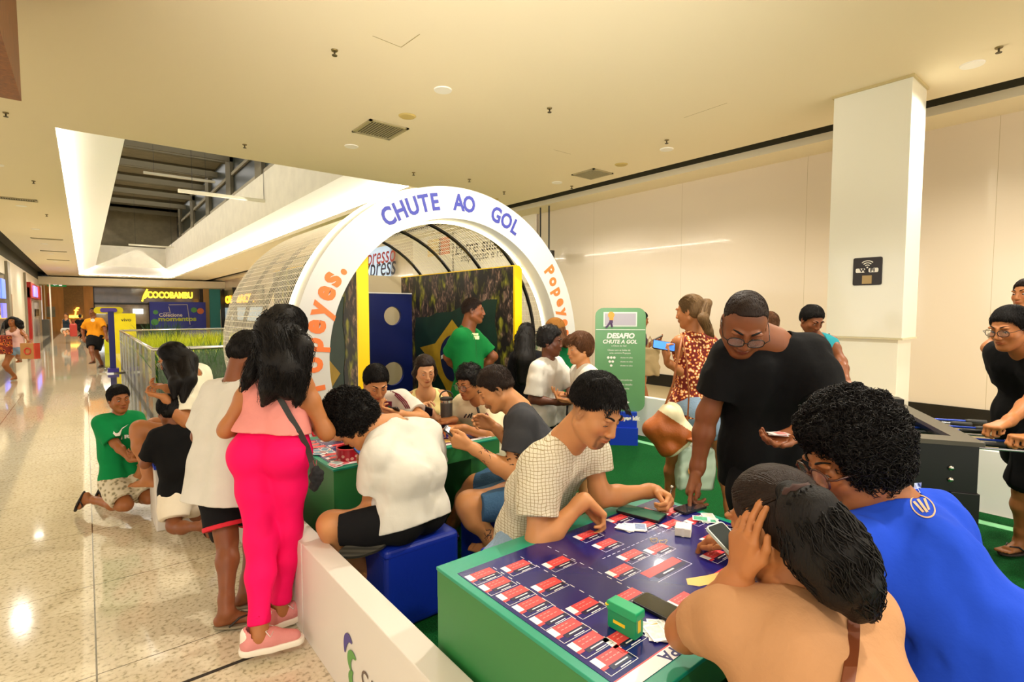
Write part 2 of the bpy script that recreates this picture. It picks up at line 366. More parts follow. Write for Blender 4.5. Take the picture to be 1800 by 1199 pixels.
# sprinklers
def spr():
    t = thing('fire_sprinkler', 'x', 'sprinkler')
    MB().lathe([(.001, 0), (.035, 0), (.03, -.012), (.001, -.014)], 16).build('escutcheon', mat('brass', '#7b6a3e', .4, metal=.6), t)
    k = MB(); k.tube([(0, 0, -.01), (0, 0, -.05)], .009, 8); k.lathe([(.001, -.05), (.028, -.052), (.026, -.058), (.001, -.06)], 12); k.build('sprinkler_head', mat('sprk', '#4b4028', .4, metal=.6), t)
    return t
sp0 = spr(); first = True
for (px, py), lab in (((588, 88), 'large sprinkler in the left middle of the beige ceiling'), ((966, 190), 'sprinkler on the ceiling right of the middle downlight'), ((430, 254), 'sprinkler on the ceiling just above the skylight edge'),
                      ((727, 303), 'sprinkler on the ceiling straight above the arch top'), ((10, 198), 'sprinkler below the brown timber block at top left'), ((59, 318), 'sprinkler left of the bright skylight cove, second from the timber block'),
                      ((1756, 83), 'sprinkler on the ceiling right of the pillar top'), ((82, 377), 'small sprinkler left of the skylight, third from the timber block'), ((886, 337), 'tiny sprinkler near the right slot above the arch shoulder'), ((825, 315), 'tiny sprinkler above the arch between two others'),
                      ((1172, 246), 'sprinkler just behind the downlight near the right slot'), ((1005, 327), 'tiny sprinkler by the farther square vent')):
    o = sp0 if first else copy_tree(sp0); first = False; o.location = atz(px, py, H); o['label'] = lab
def vent(u, v, w, d, lab, group=None):
    t = thing('ceiling_vent', lab, 'vent', (u, v, H), group=group)
    f = MB()
    for lo, hi in (((-w, -d), (w, -d + .04)), ((-w, d - .04), (w, d)), ((-w, -d), (-w + .04, d)), ((w - .04, -d), (w, d))): f.box((*lo, -.02), (*hi, 0))
    f.build('vent_frame', mat('vent_grey', '#a39873', .5), t)
    MB().box((-w + .04, -d + .04, -.004), (w - .04, d - .04, -.001)).build('vent_opening', mat('vent_dark', '#2b2716', .8), t)
    s = MB(); n = max(3, int(w * 2 / .045))
    for i in range(n):
        x = -w + .05 + i * (2 * w - .1) / (n - 1); s.box((x - .005, -d + .04, -.016), (x + .008, d - .04, -.004))
    s.build('louvres', mat('vent_grey', '#a39873', .5), t)
vent(3.45, 7.3, .3, .32, 'square slatted ceiling vent above the arch'); vent(7.72, 7.02, .28, .29, 'square slatted ceiling vent near the right slot')
vent(-1.3, 17.2, .5, .15, 'slatted air vent on the ceiling at the left edge beside the nearest corridor downlight')
for v, w_ in ((26, 'nearest'), (31.2, 'middle'), (36.4, 'farthest')): vent(-1.0, v, .45, .12, w_ + ' of three thin slatted vents across the row of corridor downlights', 'corridor ceiling vents')
for px, py, lab in ((716, 204, 'round beige ceiling speaker beside the nearer square vent'), (1092, 289, 'round beige ceiling speaker beside the farther square vent'), (868, 350, 'small round ceiling speaker over the arch shoulder')):
    MB().lathe([(.001, -.015), (.10, -.015), (.12, 0), (.001, 0)], 24).build('ceiling_speaker', mat('spk', '#c6b06c', .7), label=lab, cat='speaker').location = atz(px, py, H)
# wooden block at the top left
a = atz(38, 178, 3.45)
t = MB(); t.box((a[0] - 1.2, a[1] - 2.5, 3.45), (a[0], a[1], H - .001)); t.build('timber_bulkhead', M_wood, label='brown wooden block hanging from the ceiling in the top left corner', cat='ceiling block')
# ============================================================ FAR END OF THE MALL
VF = 55.0
M_brown = mat('brown_wood_wall', '#c48a42', .45, var=.15, vscale=4, stretch=(1, 1, .2)); M_cream = mat('shop_cream', '#e9dfc8', .4); M_glassd = mat('shop_glass', '#8d8f86', .1, coat=.5)
def fx(px): return atv(px, 546, VF)[0]
def fz(px, py): return atv(px, py, VF)[2]
S('ceiling_far', MB().box((-2.64, VF - 2.5, 3.62), (16, 60, 4.2)), mat('bulkhead_cream', '#efe4c8', .7))
fw = MB(); fw.box((fx(75), VF, 0), (fx(165), VF + .3, 3.7)); S('wall_far', fw, M_brown)
S('wall_far_niche', MB().box((fx(113), VF - .05, 0), (fx(148), VF, 3.65)), mat('dark_brown_wall', '#8a6530', .5, var=.15, vscale=10))
lt = MB(); text_on(lt, 'ƒ', (fx(133), VF - .15, fz(133, 549)), (1, 0, 0), (0, 0, 1), .9, .03, .01); lt.box((fx(121), VF - .2, fz(121, 559)), (fx(144), VF - .1, fz(121, 554)))
lt.build('wall_sign', mat('warm_glow', '#ffc04a', .5, emit=3.0), label='small glowing yellow sign on the brown far wall', cat='sign')
S('wall_far_shop', MB().box((fx(165), VF + 1.5, 0), (fx(358), VF + 1.7, 3.7)), mat('shop_dark_inside', '#4a3a2c', .6, var=.3, vscale=1.2))
S('trim_9', MB().box((fx(165), VF, 2.15), (fx(262), VF + .1, 2.3)).box((fx(165), VF, 0), (fx(167), VF + .1, 3.7)).box((fx(358) - .3, VF - .02, 2.2), (fx(358), VF + .1, 3.7)), mat('shop_black', '#14100c', .3))
S('window_2', MB().box((fx(167), VF + .05, 2.3), (fx(356), VF + .1, 3.65)), mat('upper_glass', '#564637', .08, coat=.6, var=.35, vscale=.9))
S('window_3', MB().box((fx(167), VF + .3, 0.5), (fx(262), VF + .4, 2.15)), mat('lower_glass', '#b9a78c', .2, var=.3, vscale=1.5))
for x0, x1 in ((169, 186), (234, 252)):
    MB().box((fx(x0), VF + .1, fz(x0, 552)), (fx(x1), VF + .3, fz(x0, 543))).build('menu_screen', mat('screen_white', '#e8f4ff', .4, emit=1.5), label=('left' if x0 == 169 else 'right') + ' bright white screen inside the far restaurant window', cat='screen', group='bright screens in the far restaurant')
S('wall_far_column', MB().box((fx(358), VF - .1, 0), (fx(368), VF + .3, 3.65)), mat('tan_col', '#c49a62', .5))
S('wall_far_teal', MB().box((fx(368), VF - .3, 0), (fx(389), VF + .3, 3.6)), mat('teal', '#3f9aa0', .5))
# shop name, large glowing letters
lt = MB(); z = fz(300, 519.5); text_on(lt, 'COCOBAMBU', (fx(300), VF - .3, z), (1, 0, 0), (0, 0, 1), .74, .05, .03, sx=.72)
lt.tube([(fx(250), VF - .3, z - .55), (fx(254), VF - .3, z), (fx(260), VF - .3, z + .5)], .07, 6); lt.tube([(fx(254), VF - .3, z - .1), (fx(262), VF - .3, z + .3)], .06, 6); lt.tube([(fx(254), VF - .3, z - .3), (fx(262), VF - .3, z + .05)], .06, 6)
lt.build('shop_sign', mat('sign_yellow', '#ffe23a', .5, emit=2.2), label='glowing yellow shop name letters high on the far restaurant front', cat='sign')
# purple-blue banner
t = thing('shop_banner', 'blue promotional banner with a card drawing below the yellow shop name', 'banner', (fx(262), VF - .5, 0))
bw, z0, z1 = fx(360) - fx(262), .0, fz(300, 531)
MB().box((0, 0, z0), (bw, .05, z1)).build('banner_panel', mat('banner_blue', '#3440b4', .5), t)
b = MB(); text_on(b, 'Colecione', (bw * .36, -.01, z1 - 1.15), (1, 0, 0), (0, 0, 1), .42, .005, .01); text_on(b, 'promo', (bw * .3, -.01, z1 - .95), (1, 0, 0), (0, 0, 1), .2, .005, .0)
for (x0, y0, x1, y1) in ((.33, .4, .35, .9), (.33, .25, .66, .22), (.66, .22, .70, 2.0)): b.tube([(bw * x0, -.01, z1 - y0), (bw * x1, -.01, z1 - y1)], .025, 4)
b.build('banner_lettering', M_white, t)
b = MB(); text_on(b, 'momentos', (bw * .48, -.012, z1 - 1.5), (1, 0, 0), (0, 0, 1), .55, .005, .02, sx=1.2); b.build('banner_script', mat('lime', '#c9d94a', .5), t)
b = MB()
for x, z, r in ((.78, .7, .25), (.08, 1.75, .3), (.1, .9, .2)): b.lathe([(.01, -.02), (r, -.02), (r, 0), (.01, 0)], 7, (bw * x, 0, z1 - z), axis=1)
b.build('banner_flower', mat('greenflower', '#5fae62', .5), t)
b = MB().lathe([(.01, -.02), (.28, -.02), (.28, 0), (.01, 0)], 9, (bw * .9, 0, z1 - .8), axis=1); b.build('banner_sun', mat('orangeflower', '#e07a4a', .5), t)
# white counter with tiny emblem, right of the teal column
MB().box((fx(379), VF - 3, 0), (9.3, VF - 2.5, 1.75)).build('reception_counter', M_white, label='white counter standing before the teal column at the far end', cat='counter')
# right-hand side: shop front far along the right wall, orange letters
p = atu(390, 540, 9.6); q = atu(462, 540, 9.6)
S('wall_right_shop', MB().box((9.6, q[1], 0), (9.7, p[1], 3.4)), mat('shop_dark2', '#4f4a40', .4, var=.3, vscale=1))
lt = MB(); text_on(lt, 'OUTBACK', (9.5, (p[1] + q[1]) / 2, 2.55), (0, -1, 0), (0, 0, 1), .85, .04, .03, sx=2.4); lt.build('shop_sign', mat('sign_orange', '#ffb52a', .5, emit=2.0), label='glowing orange letters of a shop on the right beyond the net tunnel', cat='sign')
S('window_4', MB().box((9.5, q[1], .9), (9.58, p[1], 1.9)), mat('shop_lit', '#a9c0cc', .4, emit=.4))
for px in (391, 412): a = atu(px, 540, 9.3); S('trim_10', MB().box((9.2, a[1], 0), (9.5, a[1] + .25, 3.5)), mat('shop_black', '#14100c'))
# ------------------------------------------------------------ left shops
def lv(px): return min(atu(px, 546, -2.65)[1], 54.0)
lw = MB(); lw.box((-2.85, 16, 0), (-2.65, 60, 3.95)); S('wall_left', lw, M_cream)
S('window_5', MB().box((-2.65, lv(-30), .3), (-2.62, lv(11), 3.2)), mat('left_glass', '#9a9c9e', .08, coat=.5))
S('trim_11', MB().box((-2.65, lv(12), 0), (-2.55, lv(16), 3.8)).box((-2.65, lv(44), 0), (-2.55, lv(45), 3.8)), mat('grey_frame', '#8a8270', .4))
S('door_1', MB().box((-2.65, lv(16), 0), (-2.60, lv(20), 2.4)), mat('door_wood', '#8b5a1e', .4))
a, b_ = lv(46), lv(66)
rs = MB(); rs.box((-2.65, a, 0), (-2.45, a + .7, 3.0)); rs.box((-2.65, a, 2.4), (-2.40, b_, 3.3)); rs.build('red_shop_frame', mat('shop_red', '#b3241f', .4), label='red shop surround with an overhead box on the left', cat='shop front')
MB().box((-2.39, a + 1.2, 2.5), (-2.35, (a + b_) / 2, 3.15)).build('lightbox_sign', mat('violet_glow', '#8f86ff', .5, emit=1.2), label='violet lit sign on the red shop box at left', cat='sign')
MB().box((-2.63, lv(54), 0), (-2.55, lv(66), 2.3)).build('lift_panel', mat('lift_grey', '#a39a94', .35), label='grey panel below the red box on the left wall', cat='wall panel')
MB().box((-2.53, lv(57), 1.28), (-2.50, lv(64), 1.75)).build('accessibility_sign', M_black, label='small black square sign on the grey panel', cat='sign')
for zz, hh, n in ((2.15, .8, 'tall blue-white lit poster on the left shop glass'), (1.35, .6, 'violet-blue lit lettering patch low on the left shop glass')):
    MB().box((-2.61, lv(2), zz), (-2.58, lv(8), zz + hh)).build('window_poster', mat('blue_glow%d' % int(zz), '#6f8cff' if zz > 2 else '#7f7bff', .5, emit=1.0), label=n, cat='poster')
MB().box((-2.25, lv(58), 0), (-1.9, lv(60) + .5, 1.05)).build('waste_bin', mat('bin_grey', '#4d4c42', .4), label='dark grey box bin by the left shops behind the woman', cat='bin')
S('wall_left_top', MB().box((-2.85, 16, 3.95), (-2.65, 60, H + .25)), M_dark)
S('trim_12', MB().box((fx(80), VF - 1, 0), (fx(82), VF - .9, 3.6)).box((fx(95), VF - 6, 0), (fx(95) + .08, VF - 5.9, 3.6)), M_cream)
MB().box((fx(82), VF - .1, 1.15), (fx(97), VF - .05, 1.95)).build('wall_poster', mat('poster_blur', '#8d8a72', .4, var=.3, vscale=2), label='grey picture panel on the brown far wall at left', cat='poster')
MB().box((fx(85), VF - .1, 2.0), (fx(91), VF - .05, 3.0)).build('extinguisher_sign', mat('ext_red', '#c2603a', .5), label='small red sign above the grey picture panel', cat='sign')
# exit sign
e = atz(100, 500, 3.85); e = at(100, 500.5, 40)
t = thing('exit_sign', 'green exit sign with white arrow hanging over the corridor', 'sign', e)
MB().box((-.55, -.03, -.15), (.55, .03, .15)).build('sign_box', mat('exit_green', '#1c8a46', .5, emit=.35), t)
k = MB(); k.box((.12, -.045, -.1), (.3, -.03, .1)); k.prism([(-.25, 0), (-.1, .09), (-.1, .03), (.02, .03), (.02, -.03), (-.1, -.03), (-.1, -.09)], 0, .01, frame((0, -.045, 0), (1, 0, 0), (0, 0, 1))); k.build('arrow', mat('exit_white', '#ffffff', .5, emit=.6), t)
for x_ in (-.4, .4): MB().tube([(x_, 0, .15), (x_, 0, H - e[2])], .01, 5).build('hanger', M_dgrey, t)
# ------------------------------------------------------------ posters on the far right wall, seen through the net
def wallposter(px0, px1, pyt, pyb, col, lab, lines=(), em=0.0, U=9.7):
    a = atu(px0, pyt, U); b = atu(px1, pyt, U); zt = max(a[2], b[2]) if False else atu((px0 + px1) / 2, pyt, U)[2]; zb = atu((px0 + px1) / 2, pyb, U)[2]
    v1, v0 = a[1], b[1]
    t = thing('wall_poster', lab, 'poster', (U, v0, zb))
    MB().box((-.04, 0, 0), (0, v1 - v0, zt - zb)).build('panel', mat(lab[:20], col, .35, emit=em), t)
    for txt, fy, sz, c_ in lines:
        k = MB(); text_on(k, txt, (-.05, (v1 - v0) / 2, (zt - zb) * fy), (0, -1, 0), (0, 0, 1), sz, .002, .003, shear=.2); k.build('lettering', mat('ink' + c_, c_, .6), t)
    return t
wallposter(640, 686, 415, 512, '#bcd3ee', 'pale blue lit poster seen through the net', (('Espresso', .62, 1.0, '#c04a38'), ('Express', .42, 1.15, '#3a3a44')), .6)
wallposter(727, 796, 405, 500, '#e9e0d0', 'white wall board with orange and yellow patches', (('Parmegiana', .1, .5, '#a09a90'),), .0)
wallposter(799, 944, 370, 500, '#efe6d6', 'large white wall board with slanted grey writing', (('Entre suas notas', .56, .6, '#5a564e'), ('inspiração e romance', .42, .38, '#8b867a')), .0)
for x0, x1, c_, n in ((752, 775, '#e8c77a', 'yellow'), (772, 790, '#e0814e', 'orange')):
    a = atu(x0, 440, 9.64); b = atu(x1, 440, 9.64); zt = atu(780, 416, 9.64)[2]; zb = atu(780, 448, 9.64)[2]
    MB().box((9.63, b[1], zb), (9.655, a[1], zt)).build('poster_patch', mat('patch' + n, c_, .5), label=n + ' patch on the white wall board behind the net', cat='poster')
k = MB()
for px in (950, 965): a = atu(px, 400, 9.2); k.tube([(9.2, a[1], H), (9.2, a[1], atu(px, 446, 9.2)[2])], .02, 6)
a = atu(950, 443, 9.2); b = atu(965, 443, 9.2); k.box((9.15, b[1] - .15, a[2] - .22), (9.25, a[1] + .1, a[2])); k.build('hanging_sign', M_dgrey, label='dark sign hung on two rods beside the arch', cat='sign')
# ------------------------------------------------------------ planter with glass rail and grass
GU0, GU1, GV0, GV1 = .8, 9.0, 9.3, 18.5
S('planter_kerb', MB().box((GU0, GV0, 0), (GU1, GV1, .22)), mat('kerb', '#8a8474', .5)); 
t = thing('glass_railing', 'steel and glass railing around the grass bed beside the corridor', 'railing', (0, 0, 0))
gl = MB(); gl.box((GU0 - .06, GV0, .08), (GU0 - .045, GV1, 1.04)); gf = MB(); gf.box((GU0, GV0 - .06, .08), (GU1, GV0 - .045, 1.04)); gf.build('clear_panel', mat('clear_glass', '#e8efe8', .02, alpha=.06, coat=.3), t); MB().box((GU0, GV1 + .045, .08), (GU1, GV1 + .06, 1.04)).build('clear_panel', MATS['clear_glass'], t)
gl.build('glass_panel', mat('rail_glass', '#d9d2bd', .03, trans=.0, alpha=.42, coat=1.0), t)
hr = MB(); hr.tube([(GU0 - .05, GV1 + .05, 1.08), (GU0 - .05, GV0 - .05, 1.08), (GU1, GV0 - .05, 1.08)], .028, 8); hr.tube([(GU0 - .05, GV1 + .05, 1.08), (GU1, GV1 + .05, 1.08)], .028, 8); hr.build('handrail', M_chrome, t, smooth=True)
for i in range(9):
    q = MB(); v = GV0 - .03 + i * 1.15; q.box((GU0 - .075, v, 0), (GU0 - .03, v + .03, 1.07)); q.build('post', M_chrome, t)
for i in range(7):
    q = MB(); u = GU0 + .3 + i * 1.3; q.box((u, GV0 - .075, 0), (u + .03, GV0 - .03, 1.07)); q.build('post', M_chrome, t)
def grass(name, lab, n, u0, u1, v0, v1, h0, h1, col, w, lean, em=0):
    rng = random.Random(3 + n); mb = MB()
    for i in range(n):
        u = rng.uniform(u0, u1); v = rng.uniform(v0, v1); h = rng.uniform(h0, h1); a = rng.uniform(0, 6.28); L = rng.uniform(.05, lean) * h
        ww = w * rng.uniform(.6, 1.3); b = a + 1.57; mb_v = []; 
        for s_ in range(5):
            tt = s_ / 4; p = V(u + math.cos(a) * L * tt * tt, v + math.sin(a) * L * tt * tt, .2 + h * (tt - .12 * tt * tt * L)); q = V(math.cos(b), math.sin(b), 0) * ww * (1 - tt) ** .7 * (1 if s_ else .6)
            mb_v += [p - q, p + q]
        mb.add(mb_v, [(2 * j, 2 * j + 1, 2 * j + 3, 2 * j + 2) for j in range(4)])
    return mb.build(name, mat(name + '_m' + col, col, .5, var=.3, vscale=6), label=lab, cat='grass', kind='stuff')
grass('ornamental_grass', 'dense yellow-green grass behind the railing, its LED brightness put into the blade colour', 16000, GU0 + .1, GU1, 11.2, GV1, .65, .92, '#dbe324', .014, .5)  # yellow-green grass, brightened in its colour to stand for LED light
grass('tall_grass', 'tall dark green blades along the front of the grass bed', 12000, GU0 + .1, GU1 - .5, GV0 + .08, 10.7, .55, .98, '#2f6a16', .013, .6)
grass('tall_grass', 'scattered tallest dark blades rising over the front of the grass bed', 500, GU0 + .1, GU1 - .5, GV0 + .1, 10.4, .95, 1.3, '#2f6a16', .012, .5)
grass('tall_grass', 'dark tuft of tall blades by the yellow sign behind the bed', 220, 1.4, 2.3, GV1 + .4, GV1 + 1.1, .9, 1.25, '#24501a', .02, .8)
# yellow kiosk boards and blue totem by the railing
p = at(207, 560, 17.8)
t = thing('yellow_board', 'bright yellow information board behind the grass bed', 'board', (p[0], p[1] + 3, 0))
a = atv(207, 551, p[1] + 3); b = atv(246, 580, p[1] + 3)
MB().box((0, 0, 0), (b[0] - a[0], .12, a[2])).build('board_panel', mat('kiosk_yellow', '#f2e012', .5), t)
k = MB(); text_on(k, 'vivo', ((b[0] - a[0]) * .55, -.01, a[2] - .25), (1, 0, 0), (0, 0, 1), .2, .003); k.build('lettering', M_dgrey, t)
p = atz(201, 655, 0)
t = thing('blue_totem', 'slim dark blue post on a round base beside the railing', 'post', (p[0] - .02, p[1], 0))
MB().box((-.065, -.065, .03), (.065, .065, 1.63)).build('column', mat('totem_blue', '#1c1f73', .4), t)
MB().lathe([(.01, 0), (.30, 0), (.30, .03), (.01, .035)], 24).build('base_plate', M_chrome, t)
k = MB(); k.box((-.12, -.12, .03), (.12, .12, .12)); k.build('foot_collar', mat('totem_violet', '#4a3aa0', .4), t)
z = at(205, 548, p[1])[2]
t = thing('kiosk_sign', 'rounded yellow and purple sign on a thin pole above the blue post', 'sign', (p[0], p[1] + 1.2, 0))
k = MB(); k.prism([(x - .36, y + 1.56) for x, y in round_rect(.66, .19, .09)], 0, .05, frame((0, 0, 0), (1, 0, 0), (0, 0, 1)))
k.build('cloud_panel', mat('kiosk_yellow', '#f2e012', .5), t)
k = MB(); k.prism([(x - .22, y + 1.60) for x, y in round_rect(.38, .12, .055)], 0, .02, frame((0, -.055, 0), (1, 0, 0), (0, 0, 1))); k.build('purple_panel', mat('purple', '#5a3fa8', .5), t)
MB().tube([(0, .03, 0), (0, .03, 1.6)], .025, 6).build('pole', M_chrome, t)
q_ = atz(193, 621, 0); MB().box((q_[0] - .15, q_[1], 0), (q_[0] + .15, q_[1] + .3, .52)).build('yellow_box', mat('kiosk_lime', '#d8dd1a', .5), label='lime yellow box standing beside the blue post', cat='box')
# ============================================================ SIGNED DISTANCE MODELLING (one continuous skin per body or garment)
f4 = np.float32
class SDF:
    def __init__(s): s.ops = []; s.fin = []; s.disp = None; s.finf = None
    def cone(s, a, b, ra, rb, k=.02, op=1, cuts=()):
        a, b = V(a), V(b); s.ops.append(('c', op, k, (a, b, ra, rb), (a + b) / 2, np.linalg.norm(b - a) / 2 + max(ra, rb), cuts)); return s
    def ell(s, c, r, ax=None, k=.02, op=1, cuts=()):
        c = V(c); r = V(r) if hasattr(r, '__len__') else V(r, r, r); ax = np.eye(3) if ax is None else np.array([nrm(q) for q in ax])
        s.ops.append(('e', op, k, (c, r, ax), c, max(r), cuts)); return s
    def box(s, c, h, ax=None, rd=.01, k=.01, op=1, cuts=()):
        c = V(c); h = V(h); ax = np.eye(3) if ax is None else np.array([nrm(q) for q in ax])
        s.ops.append(('b', op, k, (c, h - rd, ax, rd), c, float(np.linalg.norm(h)), cuts)); return s
    def path(s, pts, rs, k=.03, **kw):
        for i in range(len(pts) - 1): s.cone(pts[i], pts[i + 1], rs[i], rs[i + 1], k, **kw)
        return s
    def keep(s, p, n, k=.0): s.fin.append((V(p), nrm(n), k)); return s     # drop everything on the +n side
    def _prim(s, kind, a, P):
        if kind == 'c':
            A, B, ra, rb = a; d = (B - A).astype(f4); L2 = max(float(d @ d), 1e-9)
            q = P - A.astype(f4); t = np.clip((q @ d) / L2, 0, 1); q = q - t[..., None] * d
            return np.sqrt((q * q).sum(-1)) - (ra + (rb - ra) * t)
        if kind == 'e':
            c, r, ax = a; q = (P - c.astype(f4)) @ ax.T.astype(f4); rr = r.astype(f4)
            k0 = np.sqrt(((q / rr) ** 2).sum(-1)); k1 = np.sqrt(((q / rr ** 2) ** 2).sum(-1)) + 1e-6
            return np.where(k0 < 1e-3, -float(min(r)), k0 * (k0 - 1) / k1)
        c, h, ax, rd = a; q = np.abs((P - c.astype(f4)) @ ax.T.astype(f4)) - h.astype(f4)
        return np.sqrt((np.maximum(q, 0) ** 2).sum(-1)) + np.minimum(q.max(-1), 0) - rd
    def ev(s, P, cen=None, half=0.0):
        P = np.asarray(P, f4); D = np.full(P.shape[:-1], 9.0, f4)
        for kind, op, k, a, bc, br, cuts in s.ops:
            if cen is not None:
                m = ((cen - bc) ** 2).sum(-1) < (br + half + k + .03) ** 2
                if not m.any(): continue
                Q = P[m]; d0 = D[m]
            else: Q = P; d0 = D
            d = s._prim(kind, a, Q)
            for (cp, cn) in cuts: d = np.maximum(d, (Q - V(cp).astype(f4)) @ nrm(cn).astype(f4))
            if op > 0:
                h = np.maximum(k - np.abs(d0 - d), 0) / max(k, 1e-6); r = np.minimum(d0, d) - h * h * k * .25
            elif op < 0:
                h = np.maximum(k - np.abs(d0 + d), 0) / max(k, 1e-6); r = np.maximum(d0, -d) + h * h * k * .25
            else:
                h = np.maximum(k - np.abs(d0 - d), 0) / max(k, 1e-6); r = np.maximum(d0, d) + h * h * k * .25
            if cen is not None: D[m] = r
            else: D = r
        if s.disp is not None: D = D + s.disp(P)
        if s.finf is not None:
            d = s.finf[0](P).astype(f4); k = s.finf[1]; h = np.maximum(k - np.abs(D - d), 0) / k; D = np.maximum(D, d) + h * h * k * .25
        for p, n, k in s.fin:
            d = (P - p.astype(f4)) @ n.astype(f4); h = np.maximum(k - np.abs(D - d), 0) / max(k, 1e-6); D = np.maximum(D, d) + h * h * k * .25
        return D
    def mesh(s, h):
        B = 8; lo = np.min([bc - br for _, op, _, _, bc, br, _ in s.ops if op > 0], 0) - .03; hi = np.max([bc + br for _, op, _, _, bc, br, _ in s.ops if op > 0], 0) + .03
        n = np.ceil((hi - lo) / (B * h)).astype(int); g = np.stack(np.meshgrid(*[np.arange(q) for q in n], indexing='ij'), -1).reshape(-1, 3)
        cen = (lo + (g + .5) * B * h).astype(f4); half = B * h * .87
        keepm = np.zeros(len(g), bool)
        for i in range(0, len(g), 60000):
            d = s.ev(cen[i:i + 60000]); keepm[i:i + 60000] = np.abs(d) < half * 1.45 + .012
        g = g[keepm]; cen = cen[keepm]
        ar = np.arange(B + 1); loc = np.stack(np.meshgrid(ar, ar, ar, indexing='ij'), -1)
        P = (lo + (g[:, None, None, None, :] * B + loc[None]) * h).astype(f4)
        D = s.ev(P, cen, half)
        D = np.where(np.abs(D) < 1e-7, 1e-7, D)
        ins = D < 0
        c = [(i, j, k) for i in (0, 1) for j in (0, 1) for k in (0, 1)]
        sl = lambda A, o: A[:, o[0]:o[0] + B, o[1]:o[1] + B, o[2]:o[2] + B]
        cnt = sum(sl(ins, o).astype(np.int8) for o in c); act = (cnt > 0) & (cnt < 8)
        idx = np.argwhere(act)
        if len(idx) == 0: return np.zeros((0, 3)), np.zeros((0, 4), int)
        gi = g[idx[:, 0]] * B + idx[:, 1:]
        acc = np.zeros((len(idx), 3), f4); num = np.zeros(len(idx), f4)
        dv = [D[idx[:, 0], idx[:, 1] + o[0], idx[:, 2] + o[1], idx[:, 3] + o[2]] for o in c]
        for a in range(8):
            for b in range(a + 1, 8):
                if sum(abs(c[a][i] - c[b][i]) for i in range(3)) != 1: continue
                m = (dv[a] < 0) != (dv[b] < 0); t = np.where(m, dv[a] / (dv[a] - dv[b] + 1e-12), 0)
                p = np.array(c[a], f4) + t[:, None] * (np.array(c[b], f4) - np.array(c[a], f4))
                acc += p * m[:, None]; num += m
        vp = lo + (gi + acc / num[:, None]) * h
        N = n * B + 3
        key = lambda q: ((q[:, 0] + 1) * N[1] + (q[:, 1] + 1)) * N[2] + (q[:, 2] + 1)
        K = key(gi); od = np.argsort(K); Ks = K[od]
        faces = []
        for ax in range(3):
            e = [0, 0, 0]; e[ax] = 1
            A = sl(ins, (0, 0, 0)); Bv = sl(ins, tuple(e)); ch = np.argwhere(A != Bv)
            if len(ch) == 0: continue
            inside_a = A[tuple(ch.T)]; q = g[ch[:, 0]] * B + ch[:, 1:]
            u, w = [(1, 2), (2, 0), (0, 1)][ax]; eu = np.zeros(3, int); eu[u] = 1; ew = np.zeros(3, int); ew[w] = 1
            quad = []; ok = np.ones(len(q), bool)
            for off in (-eu - ew, -ew, 0 * eu, -eu):
                kk = key(q + off); p = np.searchsorted(Ks, kk); p = np.minimum(p, len(Ks) - 1); ok &= Ks[p] == kk; quad.append(od[p])
            Q = np.stack(quad, 1); Q[~inside_a] = Q[~inside_a][:, ::-1]; faces.append(Q[ok])
        return vp, np.concatenate(faces)
    def build(s, name, m, h, parent=None, off=(0, 0, 0), attr=None, smooth=0, matfn=None):
        v, f = s.mesh(h); return npmesh(name, v - V(off), f, m, parent, attr, matfn, V(off), smooth)
    def cast(s, o, d, far=.6):
        """walk a ray until it meets the surface"""
        o = V(o); d = nrm(d); t = 0.0
        for _ in range(80):
            q = float(s.ev((o + d * t)[None])[0])
            if q < .0008: return o + d * t
            t += max(q * .7, .0008)
            if t > far: break
        return None
def npmesh(name, v, f, m, parent=None, attr=None, matfn=None, off=None, smooth=0):
    me = bpy.data.meshes.new(name); nv, nf = len(v), len(f); w = f.shape[1] if nf else 4
    me.vertices.add(nv); me.vertices.foreach_set('co', np.asarray(v, f4).ravel())
    me.loops.add(nf * w); me.loops.foreach_set('vertex_index', np.asarray(f, np.int32).ravel())
    me.polygons.add(nf); me.polygons.foreach_set('loop_start', np.arange(nf, dtype=np.int32) * w)
    me.update(calc_edges=True); me.validate(); me.shade_smooth()
    for q in (m if isinstance(m, (list, tuple)) else [m]): me.materials.append(q)
    if attr is not None:
        c = attr(v + (off if off is not None else 0)); a = me.color_attributes.new('zone', 'FLOAT_COLOR', 'POINT'); a.data.foreach_set('color', np.asarray(c, f4).ravel())
    if matfn is not None and nf:
        ce = v[f].mean(1) + (off if off is not None else 0); me.polygons.foreach_set('material_index', matfn(ce).astype(np.int32))
    return put(bpy.data.objects.new(name, me), parent)
_rs = np.random.RandomState(5)
_WD = _rs.normal(size=(24, 3)); _WP = _rs.uniform(0, 6.28, 24)
def waves(P, scale, seed=0, n=6, stretch=None):
    Q = P if stretch is None else P * np.asarray(stretch, f4)
    out = np.zeros(P.shape[:-1], f4)
    for i in range(n):
        d = _WD[(seed * 7 + i) % 24]; d = (d / np.linalg.norm(d) * scale * (1 + .35 * i)).astype(f4); out += np.sin(Q @ d + _WP[(seed * 5 + i) % 24] + (out * 1.2)) / (1 + .5 * i)
    return out / 2.2
